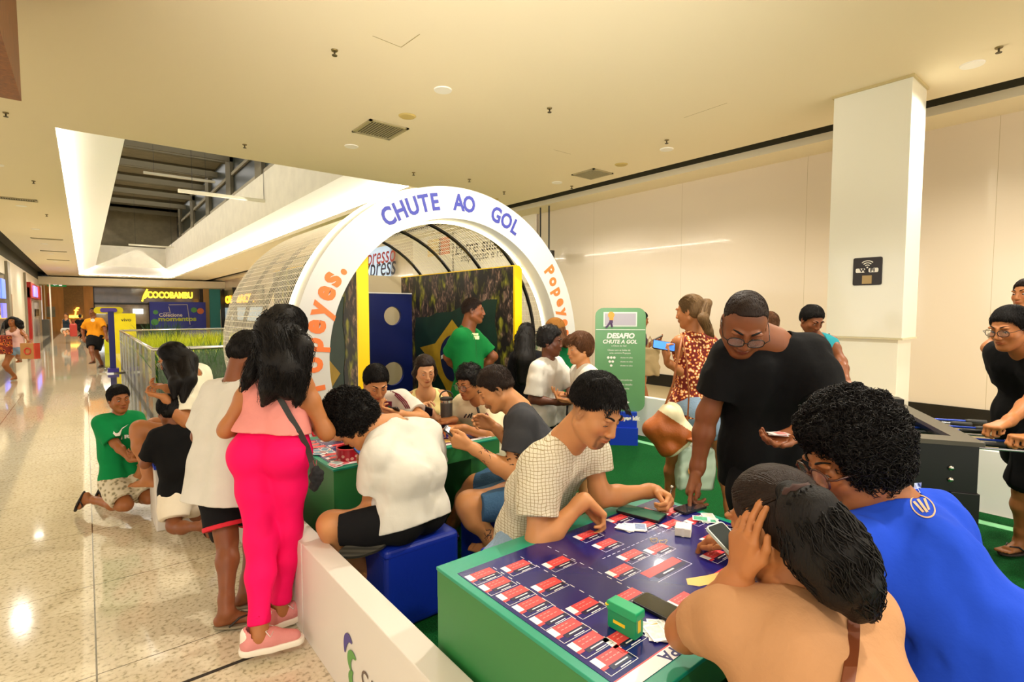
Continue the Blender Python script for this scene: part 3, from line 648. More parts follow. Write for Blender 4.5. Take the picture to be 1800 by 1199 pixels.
# ------------------------------------------------------------ skin, cloth, hair
def skin_mat(name, col, hair='#1a120c'):
    if 'skin_' + name in MATS: return MATS['skin_' + name]
    k = NT('skin_' + name, .48); at_ = k.n('Attribute'); at_.attribute_name = 'zone'; sp = k.n('SeparateColor'); k.l(at_.outputs['Color'], sp.inputs[0])
    no = k.n('TexNoise'); no.inputs['Scale'].default_value = 14; no.inputs['Detail'].default_value = 4; k.l(k.objco(), no.inputs['Vector'])
    c = hx(col); dk = tuple(x * .86 for x in c[:3]) + (1,); lt = tuple(min(1, x * 1.1) for x in c[:3]) + (1,)
    base = k.mix(no.outputs['Fac'], dk, lt)
    lip = (c[0] * .72, c[1] * .42, c[2] * .42, 1)
    base = k.mix(sp.outputs[0], base, lip); hc = hx(hair); base = k.mix(k.math('MULTIPLY', sp.outputs[1], .62), base, hc)
    base = k.mix(sp.outputs[2], base, (c[0] * .92, c[1] * .66, c[2] * .6, 1))
    k.l(base, k.b.inputs['Base Color']); k.b.inputs['Subsurface Weight'].default_value = .12; k.b.inputs['Subsurface Radius'].default_value = (.01, .004, .002); k.b.inputs['Subsurface Scale'].default_value = .6
    k.b.inputs['Specular IOR Level'].default_value = .4
    return k.m
def cloth(name, col, rough=.88, bump=.25, var=.05, **kw): return mat(name, col, rough, bump=bump, bscale=kw.pop('bscale', 22), var=var, vscale=5, sheen=kw.pop('sheen', 0.0), spec=.2, **kw)
def hair_mat(name, col, col2=None, rough=.55):
    if 'hair_' + name in MATS: return MATS['hair_' + name]
    k = NT('hair_' + name, rough); mp = k.n('Mapping'); mp.inputs['Scale'].default_value = (1, 1, .12); k.l(k.objco(), mp.inputs[0])
    no = k.n('TexNoise'); no.inputs['Scale'].default_value = 260; no.inputs['Detail'].default_value = 3; k.l(mp.outputs[0], no.inputs['Vector'])
    c = hx(col); c2 = hx(col2) if col2 else tuple(x * 2.2 for x in c[:3]) + (1,)
    k.l(k.mix(no.outputs['Fac'], c, c2), k.b.inputs['Base Color'])
    bp = k.n('Bump'); bp.inputs['Strength'].default_value = .5; bp.inputs['Distance'].default_value = .004; k.l(no.outputs['Fac'], bp.inputs['Height']); k.l(bp.outputs[0], k.b.inputs['Normal'])
    k.b.inputs['Specular IOR Level'].default_value = .22
    return k.m
M_eye = mat('eye_white', '#d9d0c6', .2); M_iris = mat('iris', '#1c0f08', .15); M_lens = mat('spectacle_lens', '#f4f4f2', .02, alpha=.12, coat=1.0)
HAIRB = hair_mat('black', '#080605', '#16100d'); HAIRD = hair_mat('darkbrown', '#120a06', '#2e1c10'); HAIRM = hair_mat('brown', '#3a2010', '#6d4424'); HAIRBL = hair_mat('highlights', '#33200f', '#86663e')
SK = {'lt': ('#c48654',), 'md': ('#b07040',), 'tn': ('#9e6034',), 'br': ('#824a28',), 'dk': ('#633720',), 'pl': ('#cc9468',)}
# ============================================================ PEOPLE
def ik(a, c, l1, l2, hint):
    """middle joint of a two-bone limb from a to c, bent towards hint; the far end is pulled in when out of reach"""
    a, c = V(a), V(c); d = np.linalg.norm(c - a); L = (l1 + l2) * .995
    if d > L: c = a + (c - a) / d * L; d = L
    d = max(d, abs(l1 - l2) * 1.02 + .01)
    x = (l1 * l1 - l2 * l2 + d * d) / (2 * d); y = math.sqrt(max(l1 * l1 - x * x, 0)); n = nrm(c - a); hh = V(hint); hh = nrm(hh - n * (hh @ n))
    return a + n * x + hh * y, c
def hand_prims(S, w, d, n, side, s, curl=.35, spread=1.0, thumb=.3, scale=1.0, curls=None):
    """w wrist, d towards the fingers, n the way the palm faces, side +1/-1: thumb lies along side*(d x n)"""
    d = nrm(d); n = nrm(n - d * (V(n) @ d)); x = np.cross(d, n) * side; q = s * scale * 1.04; R = 1
    K = []
    for i, (ox, ln, L) in enumerate(((.030, .092, (.040, .025, .019)), (.010, .097, (.045, .029, .020)), (-.010, .091, (.041, .027, .019)), (-.028, .080, (.032, .020, .017)))):
        kn = w + d * ln * q + x * ox * q; S.cone(w + x * ox * .55 * q + d * .015 * q, kn, .0165 * q, .0125 * q, .012 * q)
        cu = curls[i] if curls else curl * (1 + .12 * i); p = kn; ang = 0.15 * cu; dirx = x * (ox * 1.6 * spread); r = (.0092, .0084, .0076, .0066) if i < 3 else (.0080, .0073, .0066, .0058)
        for j, (l, aa) in enumerate(zip(L, (62, 75, 45))):
            ang += math.radians(aa) * cu; dd = nrm(d * math.cos(ang) + n * math.sin(ang) + dirx * max(0, math.cos(ang)))
            e = p + dd * l * q * 1.02; S.cone(p, e, r[j] * q, r[j + 1] * q, .004 * q); p = e
        K.append(p)
    b = w + x * .020 * q + d * .022 * q; m = w + x * (.046 - .012 * thumb) * q + d * .055 * q + n * (.008 + .018 * thumb) * q
    S.cone(b, m, .0165 * q, .0125 * q, .012 * q)
    m2 = m + nrm(d * .85 + x * (.45 - .9 * thumb) + n * .35 * thumb) * .034 * q; S.cone(m, m2, .0115 * q, .0098 * q, .005 * q)
    e = m2 + nrm(d * .95 + x * (.1 - .9 * thumb) + n * .3 * thumb) * .027 * q; S.cone(m2, e, .0098 * q, .0078 * q, .004 * q); K.append(e)
    return K
class Head:
    def __init__(s, c, az, pitch=0, roll=0, s_=1.0):
        f = azd(az) * math.cos(math.radians(pitch)) - V(0, 0, 1) * math.sin(math.radians(pitch)); r = nrm(np.cross(f, V(0, 0, 1))); u = np.cross(r, f)
        a = math.radians(roll); s.r = r * math.cos(a) + u * math.sin(a); s.u = -r * math.sin(a) + u * math.cos(a); s.f = f; s.c = V(c); s.s = s_; s.ax = (s.r, s.f, s.u)
    def p(s, r, f, u): return s.c + (s.r * r + s.f * f + s.u * u) * s.s
    def loc(s, P): q = (P - s.c) / s.s; return np.stack([q @ s.r, q @ s.f, q @ s.u], -1)
def head_prims(S, H, female=False, kid=False, nose=1.0, jaw=1.0, gaze=.6):
    s = H.s; E = lambda r, f, u, rr, k=.02, **kw: S.ell(H.p(r, f, u), V(rr) * s, H.ax, k * s, **kw)
    jw = (.93 if female or kid else 1.0) * jaw
    E(0, -.012, .032, (.0745, .094, .084), .02)
    E(0, .022, -.015, (.064 * jw, .066, .072), .03)
    E(0, .036, -.056, (.048 * jw, .050, .048), .03)
    E(0, .068, -.092, (.020 * jw, .020, .016), .025)
    for q in (-1, 1):
        E(q * .036, .058, -.020, (.026, .028, .026), .02)            # cheek
        S.cone(H.p(q * .060 * jw, .0, -.05), H.p(q * .018, .066, -.092), .020 * s, .016 * s, .03 * s)  # jaw line
        E(q * .031, .0845, .032, (.024, .012, .008), .012)            # brow
        E(q * .0315, .0985, .010, (.0165, .012, .011), .010, op=-1)    # eye socket
        E(q * .0315, .0770, .009, (.0150, .0130, .0135), .004)          # lids over the eyeball
        if gaze < 1.2: E(q * .0315, .0905, .0075 - .004 * gaze, (.0125, .008, .0064 - .0028 * gaze), .002, op=-1)
        E(q * .0745, -.008, .000, (.009, .018, .031), .004); E(q * .080, -.002, .002, (.005, .009, .017), .004, op=-1); E(q * .0755, .0, -.022, (.007, .009, .011), .004)
        E(q * .0125 * nose, .1005, -.029, (.0095 * nose, .010, .0078), .006)
    S.cone(H.p(0, .089, .022), H.p(0, .109 if not kid else .102, -.024), .0085 * s, .0115 * s * nose, .010 * s)
    E(0, .086, -.052, (.026, .014, .016), .012)
    E(0, .0985, -.0505, (.0205, .0085, .0058), .004); E(0, .0965, -.0605, (.018, .0088, .0068), .004)
    E(0, .1085, -.0553, (.022, .008, .0014), .003, op=-1)
def zone_fn(H, beard=0.0, goatee=0.0, fade=0.0, cheeks=.5):
    def fn(P):
        q = H.loc(P); r, f, u = np.abs(q[:, 0]), q[:, 1], q[:, 2]
        st = lambda x: np.clip(x, 0, 1)
        lip = st(1.6 - 1.0 * np.sqrt((r / .0185) ** 2 + ((u + .0555) / .0085) ** 2)) * (f > .088)
        bd = np.zeros(len(q))
        inhead = (np.sqrt((q ** 2).sum(-1)) < .16)
        if beard: bd = np.maximum(bd, beard * st((-.028 - u) / .02 + np.maximum(0, (.04 - f)) * 8 * (u < -.0)) * (f > -.002) * (u > -.125) * st(2.2 - 1.0 * np.sqrt((r / .02) ** 2 + ((u + .0555) / .011) ** 2) > .0) * (1 - lip) * inhead * (1 - ((r < .014) & (u > -.04)) * .0))
        if goatee: bd = np.maximum(bd, goatee * (st(1.8 - np.sqrt((r / .022) ** 2 + ((u + .088) / .018) ** 2) * 1.1) + st(1.5 - np.sqrt((r / .028) ** 2 + ((u + .0405) / .0065) ** 2) * 1.0) + st(1.2 - np.abs(r - .030) / .006) * (u < -.04) * (u > -.095)) * (f > .05) * (1 - lip))
        if fade: bd = np.maximum(bd, fade * st((u + .050) / .035) * np.maximum(st((.034 - f - .35 * np.abs(u)) / .022), st((u - .055) / .02) * st((.075 - f) / .02)) * inhead)
        ck = cheeks * st(1.3 - np.sqrt(((r - .04) / .024) ** 2 + ((u + .018) / .02) ** 2 + ((f - .08) / .05) ** 2)) + .5 * st(1.2 - np.sqrt((r / .014) ** 2 + ((u + .026) / .014) ** 2 + ((f - .108) / .02) ** 2))
        return np.stack([st(lip), st(bd), st(ck), np.ones(len(q))], -1)
    return fn
def face_parts(H, root, off, hair=HAIRB, gaze_down=.6, brow=1.0, eyes=True):
    M = lambda r, f, u: H.p(r, f, u) - V(off)
    bw = MB()
    for q in (-1, 1):
        pts = [M(q * (.014 + .034 * t), .0955 - .020 * t * t, .0335 + .007 * math.sin(t * 2.4)) for t in np.linspace(0, 1, 7)]
        bw.tube(pts, [.0028 * H.s * brow * w for w in (.9, 1.15, 1.25, 1.2, 1.0, .8, .4)], 6)
    bw.build('eyebrows', hair, root, smooth=True)
    if not eyes: return
    for q in (-1, 1):
        e = MB(); c = M(q * .0315, .0765, .008 - .002 * gaze_down); vs = []; fs = []; n = 14; R = .0118 * H.s; mi = []
        ax = nrm(H.f - H.u * gaze_down * .9); a1 = H.r; a2 = np.cross(a1, ax)
        rings = [0, .25, .5, .52, .8, 1.1, 1.5]
        for t in rings:
            for k in range(n):
                a = 2 * math.pi * k / n; vs.append(c + (ax * math.cos(t) + (a1 * math.cos(a) + a2 * math.sin(a)) * math.sin(t)) * R)
        for i in range(len(rings) - 1):
            e.add([], [], None)
            for k in range(n): fs.append((i * n + k, i * n + (k + 1) % n, (i + 1) * n + (k + 1) % n, (i + 1) * n + k)); mi.append(1 if i < 2 else 0)
        e.v = [tuple(p) for p in vs]; e.f = fs; e.mi = mi; e.build('eye', [M_eye, M_iris], root, smooth=True)
    ls = MB()
    for q in (-1, 1):
        ls.tube([M(q * (.0315 + .0135 * t), .0905 - .005 * abs(t) ** 1.5 - .002 * (t > 0), .0085 + .0040 * (1 - t * t) - .0065 * gaze_down) for t in np.linspace(-1, 1, 7)], .0011 * H.s, 5)
    ls.build('eyelashes', M_iris, root)
def glasses(H, root, off, m, w=.026, hgt=.019, rnd=2.6, thick=.0018):
    M = lambda r, f, u: H.p(r, f, u) - V(off); g = MB(); ln = MB()
    for q in (-1, 1):
        pts = []
        for k in range(20):
            a = 2 * math.pi * k / 20; cx = abs(math.cos(a)) ** (2 / rnd) * math.copysign(1, math.cos(a)); sy = abs(math.sin(a)) ** (2 / rnd) * math.copysign(1, math.sin(a))
            pts.append(M(q * .034 + w * cx, .110 - abs(q * .034 + w * cx) * .12, .004 + hgt * sy))
        g.tube(pts, thick * H.s, 6, closed=True); ln.add(pts, [tuple(range(20))])
        g.tube([M(q * (.034 + w), .106, .010), M(q * .079, .092, .012), M(q * .082, .02, .010), M(q * .080, -.012, .008), M(q * .078, -.028, -.014)], thick * .9 * H.s, 5)
    g.tube([M(-.009, .112, .008), M(0, .115, .011), M(.009, .112, .008)], thick * H.s, 5)
    t = g.build('glasses', m, root, smooth=True); ln.build('lenses', M_lens, t)
def foot_prims(S, an, d, s, up=None, toes=True):
    d = nrm(d); up = V(0, 0, 1) if up is None else nrm(up - d * (V(up) @ d)); x = np.cross(d, up)
    an = V(an); sole = an - up * .072 * s
    S.cone(an, sole + d * -.035 * s + up * .028 * s, .036 * s, .027 * s, .03 * s)
    S.cone(an + d * .015 * s - up * .02 * s, sole + d * .10 * s + up * .022 * s, .032 * s, .020 * s, .03 * s)
    S.cone(sole - d * .035 * s + up * .024 * s, sole + d * .12 * s + up * .018 * s + x * .012 * s, .025 * s, .018 * s, .02 * s)
    S.cone(sole - d * .03 * s + up * .024 * s, sole + d * .11 * s + up * .016 * s - x * .018 * s, .022 * s, .016 * s, .02 * s)
    if toes:
        for i in range(5):
            ox = (-.030 + .0145 * i); L = (.150, .158, .165, .168, .170)[i]; rr = (.008, .0085, .009, .0095, .0125)[i]
            S.cone(sole + x * ox * s + d * .115 * s + up * .014 * s, sole + x * ox * 1.05 * s + d * L * s + up * .010 * s, rr * s, rr * .85 * s, .006 * s)
    return sole, d, up, x
class Person:
    """all joints in world space; az 0 looks down the corridor, 90 towards the right wall"""
    def __init__(P, label, pelvis, neck, s=1.0, az=0, paz=None, girth=1.0, female=False, kid=False, tilt=0.0, group=None, hunch=.03):
        P.s, P.g, P.fem, P.kid = s, girth, female, kid; P.hair_lets = True; P.label = label; P.group = group
        P.pv = V(pelvis); P.nk = V(neck); up = nrm(P.nk - P.pv); P.up = up
        f = azd(az); f = nrm(f - up * (f @ up)); P.f = f; P.r = np.cross(f, up); a = math.radians(tilt); P.sr = nrm(P.r * math.cos(a) + up * math.sin(a))
        paz = az if paz is None else paz; pf = azd(paz); P.pf = pf; P.pr = V(math.cos(math.radians(paz)), -math.sin(math.radians(paz)), 0)
        P.md = lerp(P.pv, P.nk, .42) - f * hunch * s
        w = (.158 if not female else .138) * (1 + (girth - 1) * .5)
        P.sh = {1: P.nk - up * .070 * s + P.sr * w * s, -1: P.nk - up * .070 * s - P.sr * w * s}
        P.hp = {q: P.pv + P.pr * q * .080 * s for q in (1, -1)}
        P.el, P.wr, P.kn, P.an, P.hd, P.ft = {}, {}, {}, {}, {}, {}
        P.root = None; P.H = None; P.off = V(P.pv[0], P.pv[1], 0)
    def arm(P, q, wrist, hint, hd=None, n=None, **kw):
        e, w = ik(P.sh[q], wrist, .285 * P.s, .255 * P.s, hint); P.el[q], P.wr[q] = e, w; P.hd[q] = (hd, n, kw); P.armargs = getattr(P, 'armargs', {}); P.armargs[q] = (wrist, hint, hd, n, kw); return P
    def leg(P, q, ankle, hint, ft=None, fup=None):
        k, a = ik(P.hp[q], ankle, .43 * P.s, .42 * P.s, hint); P.kn[q], P.an[q] = k, a; P.ft[q] = (ft if ft is not None else P.pf, fup); return P
    def head(P, c, az, pitch=0, roll=0, hs=1.0, **kw):
        P.H = Head(c, az, pitch, roll, (P.s if not P.kid else (P.s * .5 + .5) * .97) * hs); P.hkw = kw
        d = P.H.c - P.nk; L = np.linalg.norm(d); mx = (.185 if not P.kid else .165) * P.s * (1 if not P.fem else .97)
        if L > mx:
            e = nrm(d) * (L - mx); a = e * .8; P.nk = P.nk + a; P.md = P.md + a * .4; P.H.c = P.H.c - e * .2
            for q in (1, -1): P.sh[q] = P.sh[q] + a
            P.up = nrm(P.nk - P.pv)
            for q, A in getattr(P, 'armargs', {}).items(): P.arm(q, A[0], A[1], A[2], A[3], **A[4])
        return P
    # shared primitives ---------------------------------------------------
    def torso(P, S, o=0.0, arms=True, lowfac=1.0):
        s, g = P.s, P.g; wd = .065 if not P.fem else .055
        for q in (1, -1):
            a = P.nk - P.up * .115 * s + P.sr * q * (.068 if not P.fem else .058) * s * g; b = P.md + P.r * q * wd * s * g; c = P.hp[q] + P.up * .02 * s
            S.cone(a, b, (.088 if not P.fem else .080) * s * (g * .5 + .5) + o, (.086 if not P.fem else .080) * s * g + o, .05 * s)
            S.cone(b, c, (.084 if not P.fem else .074) * s * g + o, (.090 if not P.fem else .096) * s * (g * .7 + .3) * lowfac + o, .05 * s)
            S.cone(P.nk - P.up * .030 * s + P.sr * q * .02 * s, P.sh[q] + P.up * .002 * s, .040 * s + o, .040 * s + o, .05 * s)
            S.cone(lerp(P.sh[q], P.nk, .22) - P.up * .06 * s, b + P.r * q * .012 * s, .060 * s + o, .070 * s * g + o, .06 * s)
            S.ell(P.sh[q] - P.up * .006 * s, .046 * s * (g * .4 + .6) + o, None, .03 * s)
            S.ell(c - P.pf * .045 * s - V(0, 0, .01) * s, .080 * s * g + o, None, .05 * s)
            if P.fem and not P.kid: S.ell(lerp(P.md, P.nk, .52) + P.f * .085 * s + P.r * q * .068 * s, .055 * s * g + o, None, .04 * s)
        if g > 1.1: S.ell(lerp(P.pv, P.md, .6) + P.f * .05 * s, V(.14, .12, .13) * s * g + o, (P.r, P.f, P.up), .06)
    def armp(P, S, q, t0=0.0, t1=2.0, o=0.0, cut=True, k=.03, flare=0.0):
        """upper arm 0..1, forearm 1..2"""
        s, g = P.s, P.g; gg = (g * .6 + .4); R = lambda t: np.interp(t, (0, .35, .9, 1.0, 1.3, 1.9, 2), (.047, .046, .039, .038, .041, .027, .025)) * s * gg * (.92 if P.fem else 1)
        X = lambda t: lerp(P.sh[q], P.el[q], t) if t <= 1 else lerp(P.el[q], P.wr[q], t - 1)
        ts = sorted(set([t0] + [t for t in (.35, .9, 1.0, 1.3, 1.9) if t0 < t < t1] + [t1]))
        for a, b in zip(ts[:-1], ts[1:]):
            last = b == t1 and cut and t1 < 1.95; e = X(b); dd = nrm(X(b) - X(a))
            S.cone(X(a), e + (dd * .03 if last else 0), R(a) + o + flare * (a - t0), R(b) + o + flare * (b - t0), k * s, cuts=((e, dd),) if last else ())
        return X(t1), nrm(X(t1) - X(t1 - .05)), R(t1) + o + flare * (t1 - t0)
    def legp(P, S, q, t0=0.0, t1=2.0, o=0.0, cut=True, k=.04, flare=0.0):
        s, g = P.s, P.g; gg = g * .7 + .3; R = lambda t: np.interp(t, (0, .4, .92, 1.0, 1.12, 1.35, 1.85, 2), (.088, .078, .056, .054, .050, .056, .035, .034)) * s * gg
        def X(t):
            return lerp(P.hp[q], P.kn[q], t) if t <= 1 else lerp(P.kn[q], P.an[q], t - 1)
        ts = sorted(set([t0] + [t for t in (.4, .92, 1.0, 1.12, 1.35, 1.85) if t0 < t < t1] + [t1]))
        bk = nrm(np.cross(np.cross(P.an[q] - P.kn[q], P.kn[q] - P.hp[q]), P.an[q] - P.kn[q]) + 1e-6) if True else 0
        for a, b in zip(ts[:-1], ts[1:]):
            last = b == t1 and cut and t1 < 1.98; e = X(b); dd = nrm(X(b) - X(a)); cb = bk * (.012 * s) * (1 if 1.1 < b < 1.6 else 0); ca = bk * (.012 * s) * (1 if 1.1 < a < 1.6 else 0)
            S.cone(X(a) + ca, e + cb + (dd * .03 if last else 0), R(a) + o + flare * max(0, a - t0), R(b) + o + flare * max(0, b - t0), k * s, cuts=((e, dd),) if last else ())
        return X(t1), nrm(X(t1) - X(t1 - .05)), R(t1) + o + flare * max(0, t1 - t0)
    # ---------------------------------------------------------------------
    def body(P, h, skin='md', beard=0, goatee=0, fade=0, hair=HAIRB, glass=None, toes=True, feet=True, face=True, gaze=.6, brow=1.0, thin=0.0):
        P.root = thing('person', P.label, 'person', P.off, group=P.group)
        S = SDF(); P.torso(S, -.004 * P.s)
        for q in (1, -1):
            if q in P.el:
                P.armp(S, q)
                hd, n, kw = P.hd[q]; fd = nrm(P.wr[q] - P.el[q]); hd = fd if hd is None else nrm(hd); n = (V(0, 0, -1) if n is None else V(n))
                P.tips = getattr(P, 'tips', {}); P.tips[q] = hand_prims(S, P.wr[q] + hd * .004, hd, n, kw.pop('side', 1) * q, P.s * (.93 if P.fem else 1.0) * (1.05 if P.kid else 1), **kw)
            if q in P.kn:
                P.legp(S, q)
                if feet: P.sole = getattr(P, 'sole', {}); P.sole[q] = foot_prims(S, P.an[q], P.ft[q][0], P.s, P.ft[q][1], toes)
        if P.H is not None:
            H = P.H; nb = H.p(0, -.022, -.045); r = (.052 if (P.fem or P.kid) else .060) * P.s * (P.g * .4 + .6)
            S.cone(P.nk - P.up * .02 * P.s, nb, r * 1.08, r * .95, .04 * P.s); S.cone(P.nk + P.f * .02 - P.up * .03, H.p(0, .01, -.075), r * .9, r * .72, .03)
            head_prims(S, H, P.fem, P.kid, gaze=gaze, **P.hkw)
        P.S = S; sk = skin_mat(skin, SK[skin][0])
        S.build('body', sk, h, P.root, P.off, attr=zone_fn(P.H, beard, goatee, fade) if P.H is not None else None)
        if P.H is not None and face:
            face_parts(P.H, P.root, P.off, hair, gaze, brow * (.7 if P.fem else 1))
            if glass is not None: glasses(P.H, P.root, P.off, glass[0], **(glass[1] if len(glass) > 1 else {}))
        return P
    def shirt(P, h, m, sleeve=.55, o=.014, hem=.10, neck='crew', flare=.02, wr=.004, name='tshirt', waves_seed=1, lowo=None, neckr=None, hemn=None, open_back=0, matfn=None):
        s = P.s; S = SDF(); lowo = (.014 if hem > .05 else 0) if lowo is None else lowo
        for q in (1, -1):
            if sleeve > 0 and q in P.el:
                e, dd, r = P.armp(S, q, 0, sleeve, o + .004 * s, flare=flare)
                S.cone(e - dd * .018, e + dd * .04, r - o - .004 * s - flare * sleeve + .005, r - o + .006, .002, op=-1)
        P.torso(S, o)
        for q in (1, -1):
            a = P.hp[q] - P.up * (hem + .02) * s; S.cone(P.hp[q] + P.up * .05 * s, a, .094 * s * P.g + o + lowo * .5, .096 * s * P.g + o + lowo, .05 * s)
        hp = P.pv - P.up * hem * s; hn = -P.up if hemn is None else V(hemn)
        if neck:
            nr = neckr or {'crew': .062, 'scoop': .085, 'v': .07, 'polo': .055, 'tank': .075}[neck]; nr *= s * (P.g * .3 + .7)
            nd = nrm(P.H.p(0, -.022, -.045) - P.nk) if P.H is not None else P.up
            rr = (.052 if (P.fem or P.kid) else .060) * s * (P.g * .4 + .6)
            if neck in ('scoop', 'tank'): S.cone(P.nk + P.f * .05 * s - P.up * .04 * s, P.nk + P.f * .03 * s + nd * .12 * s, nr * .8, nr * 1.15, .008, op=-1)
            else:
                S.cone(P.nk - nd * .01 * s, P.nk + nd * .12 * s, rr + .004, rr + .008, .004, op=-1); S.cone(P.nk + P.f * .03 * s - nd * .0, P.nk + P.f * .045 * s + nd * .10 * s, nr * .78, nr * .9, .006, op=-1)
                if neck == 'v': S.cone(P.nk + P.f * .10 * s - P.up * .05 * s, P.nk + P.f * .07 * s + nd * .04, .012 * s, .045 * s, .004, op=-1)
        if sleeve <= 0:
            for q in (1, -1):
                S.cone(P.sh[q] + P.sr * q * .02 * s + P.up * .05 * s, P.sh[q] + P.sr * q * .035 * s - P.up * .07 * s, .055 * s, .06 * s, .01, op=-1)
        if wr:
            st = lambda X: (waves(X, 26, waves_seed, 5, (1, 1, .45)) * wr + waves(X, 60, waves_seed + 1, 4, (1, 1, .6)) * wr * .35).astype(f4)
            S.disp = st
        S.keep(hp, hn)
        P.St = S; P.S_shirt = S
        P.shirt_o = S.build(name, m, h, P.root, P.off, matfn=matfn); return P
    def pants(P, h, m, t=.85, o=.012, waist=.10, flare=.02, wr=.003, name='shorts', seed=3, wide=0.0, knee=None):
        s = P.s; S = SDF(); up = nrm(P.up + V(0, 0, .001)); g = P.g
        for q in (1, -1):
            if q in P.kn:
                e, dd, r = P.legp(S, q, 0, t, o + wide, flare=flare)
                S.cone(e - dd * .02, e + dd * .05, r - o - wide - flare * t + .006, r - o - wide + .010, .002, op=-1)
        for q in (1, -1):
            c = P.hp[q] + P.up * .02 * s
            S.cone(c, P.md + P.r * q * .055 * s * g, (.090 if not P.fem else .096) * s * (g * .7 + .3) + o, (.084 if not P.fem else .074) * s * g + o, .05 * s)
            S.ell(c - P.pf * .045 * s - V(0, 0, .01) * s, .080 * s * g + o, None, .05 * s)
        if wr: S.disp = lambda X: (waves(X, 24, seed, 5, (1, 1, .5)) * wr).astype(f4)
        S.keep(P.pv + P.up * waist * s, P.up); P.S_pants = S
        S.build(name, m, h, P.root, P.off); return P
    # hair ----------------------------------------------------------------
    def cap(P, h, m=HAIRB, t=.006, top=.010, line=(.084, .066), slope=(.8, .6), nape=-.062, bump=.0025, bs=70, name='hair', curls=0, side=None, extra=None, part=None, fadeline=None, seed=1, curlr=.010, edge=.02, curlt=.15, lets=None, letL=.024, letrnd=.35, fwd=0.0, lift=.25, whorl=(0, -.055, .10), longfront=False, temple=.012, rag=.0022):
        H = P.H; s = H.s; S = SDF()
        S.ell(H.p(0, -.012 - top * .1, .032 + top * .6), V(.0745 + t + top * .35, .094 + t + top * .5, .084 + t + top) * s, H.ax, .01)
        S.ell(H.p(0, -.045, -.015), V(.060 + t, .058 + t, .060) * s, H.ax, .03)
        if extra: extra(S, H)
        if bump: S.disp = lambda X: (waves(X, bs, seed, 6) * bump).astype(f4)
        n = H.f * slope[0] - H.u * slope[1]; line = (line[0] - .009, line[1] + .007)
        def hairline(X):
            q = H.loc(X); r_ = np.abs(q[..., 0]); base = (q[..., 1] - line[0]) * slope[0] - (q[..., 2] - line[1]) * slope[1]
            base = base + temple * np.exp(-((r_ - .052) / .016) ** 2) * (q[..., 2] > .02) - temple * .7 * np.exp(-((r_ - .078) / .010) ** 2) * np.exp(-((q[..., 2] - .0) / .03) ** 2)
            return (base + waves(X, 420, 5, 4) * rag) * s
        S.finf = (hairline, edge)
        S.keep(H.p(0, 0, nape), -H.u, edge)
        if fadeline is not None: S.keep(H.p(0, 0, fadeline), -H.u + H.f * .25, .01)
        v, f = S.mesh(h)
        if curls:
            rng = np.random.RandomState(seed); pick = rng.choice(len(v), curls); cen = H.p(0, -.01, .02); p = v[pick]; nn = p - cen; nn /= np.linalg.norm(nn, axis=1, keepdims=True)
            a = np.cross(nn, rng.normal(size=p.shape)); a /= np.linalg.norm(a, axis=1, keepdims=True); b = np.cross(nn, a); ax = a + nn * rng.uniform(-.5, 1.2, (curls, 1)); ax /= np.linalg.norm(ax, axis=1, keepdims=True)
            b2 = np.cross(ax, b); R = (curlr * s * rng.uniform(.55, 1.2, curls))[:, None]; K = 11; pts = np.zeros((curls, K, 3)); tw = rng.uniform(1.1, 1.7, (curls, 1)); ph = rng.uniform(0, 6.28, (curls, 1))
            for k in range(K):
                t_ = k / (K - 1) * 2 * math.pi * tw + ph; pts[:, k] = p + (b * np.cos(t_) + b2 * np.sin(t_)) * R + ax * (k / (K - 1) - .5) * R * 1.8 + nn * R * .3
            vv, q = fasttubes(pts, R * curlt * np.array([.4] + [1] * (K - 2) + [.3])[None, :]); q = q + len(v)
            npmesh(name, np.concatenate([v, vv]) - P.off, np.concatenate([f, q]), m, P.root)
        else:
            npmesh(name, v - P.off, f, m, P.root)
            nh = lets if lets is not None else int(22 / h)
            if nh and P.hair_lets: hairlets(P, v, nh, m, L=letL, seed=seed + 3, rnd=letrnd, fwd=fwd, lift=lift, whorl=whorl, front=None if longfront else (H.p(0, line[0], line[1]), n))
        P.S_hair = S; return P
def fasttubes(P_, R_, sides=3):
    """P_ (N,K,3) polylines, R_ (N,K) radii -> verts, quads"""
    P_ = np.asarray(P_, f4); N, K, _ = P_.shape; T = np.gradient(P_, axis=1); T /= np.linalg.norm(T, axis=-1, keepdims=True) + 1e-9
    ref = np.array([.31, .47, .83], f4); X = np.cross(T, ref); X /= np.linalg.norm(X, axis=-1, keepdims=True) + 1e-9; Y = np.cross(T, X)
    a = np.arange(sides) * 2 * np.pi / sides
    vs = P_[:, :, None, :] + (X[:, :, None, :] * np.cos(a)[None, None, :, None] + Y[:, :, None, :] * np.sin(a)[None, None, :, None]) * R_[:, :, None, None]
    i = np.arange(N)[:, None, None] * K * sides; k = np.arange(K - 1)[None, :, None] * sides; j = np.arange(sides)[None, None, :]; j2 = (j + 1) % sides
    q = np.stack([i + k + j, i + k + j2, i + k + sides + j2, i + k + sides + j], -1).reshape(-1, 4)
    return vs.reshape(-1, 3), q
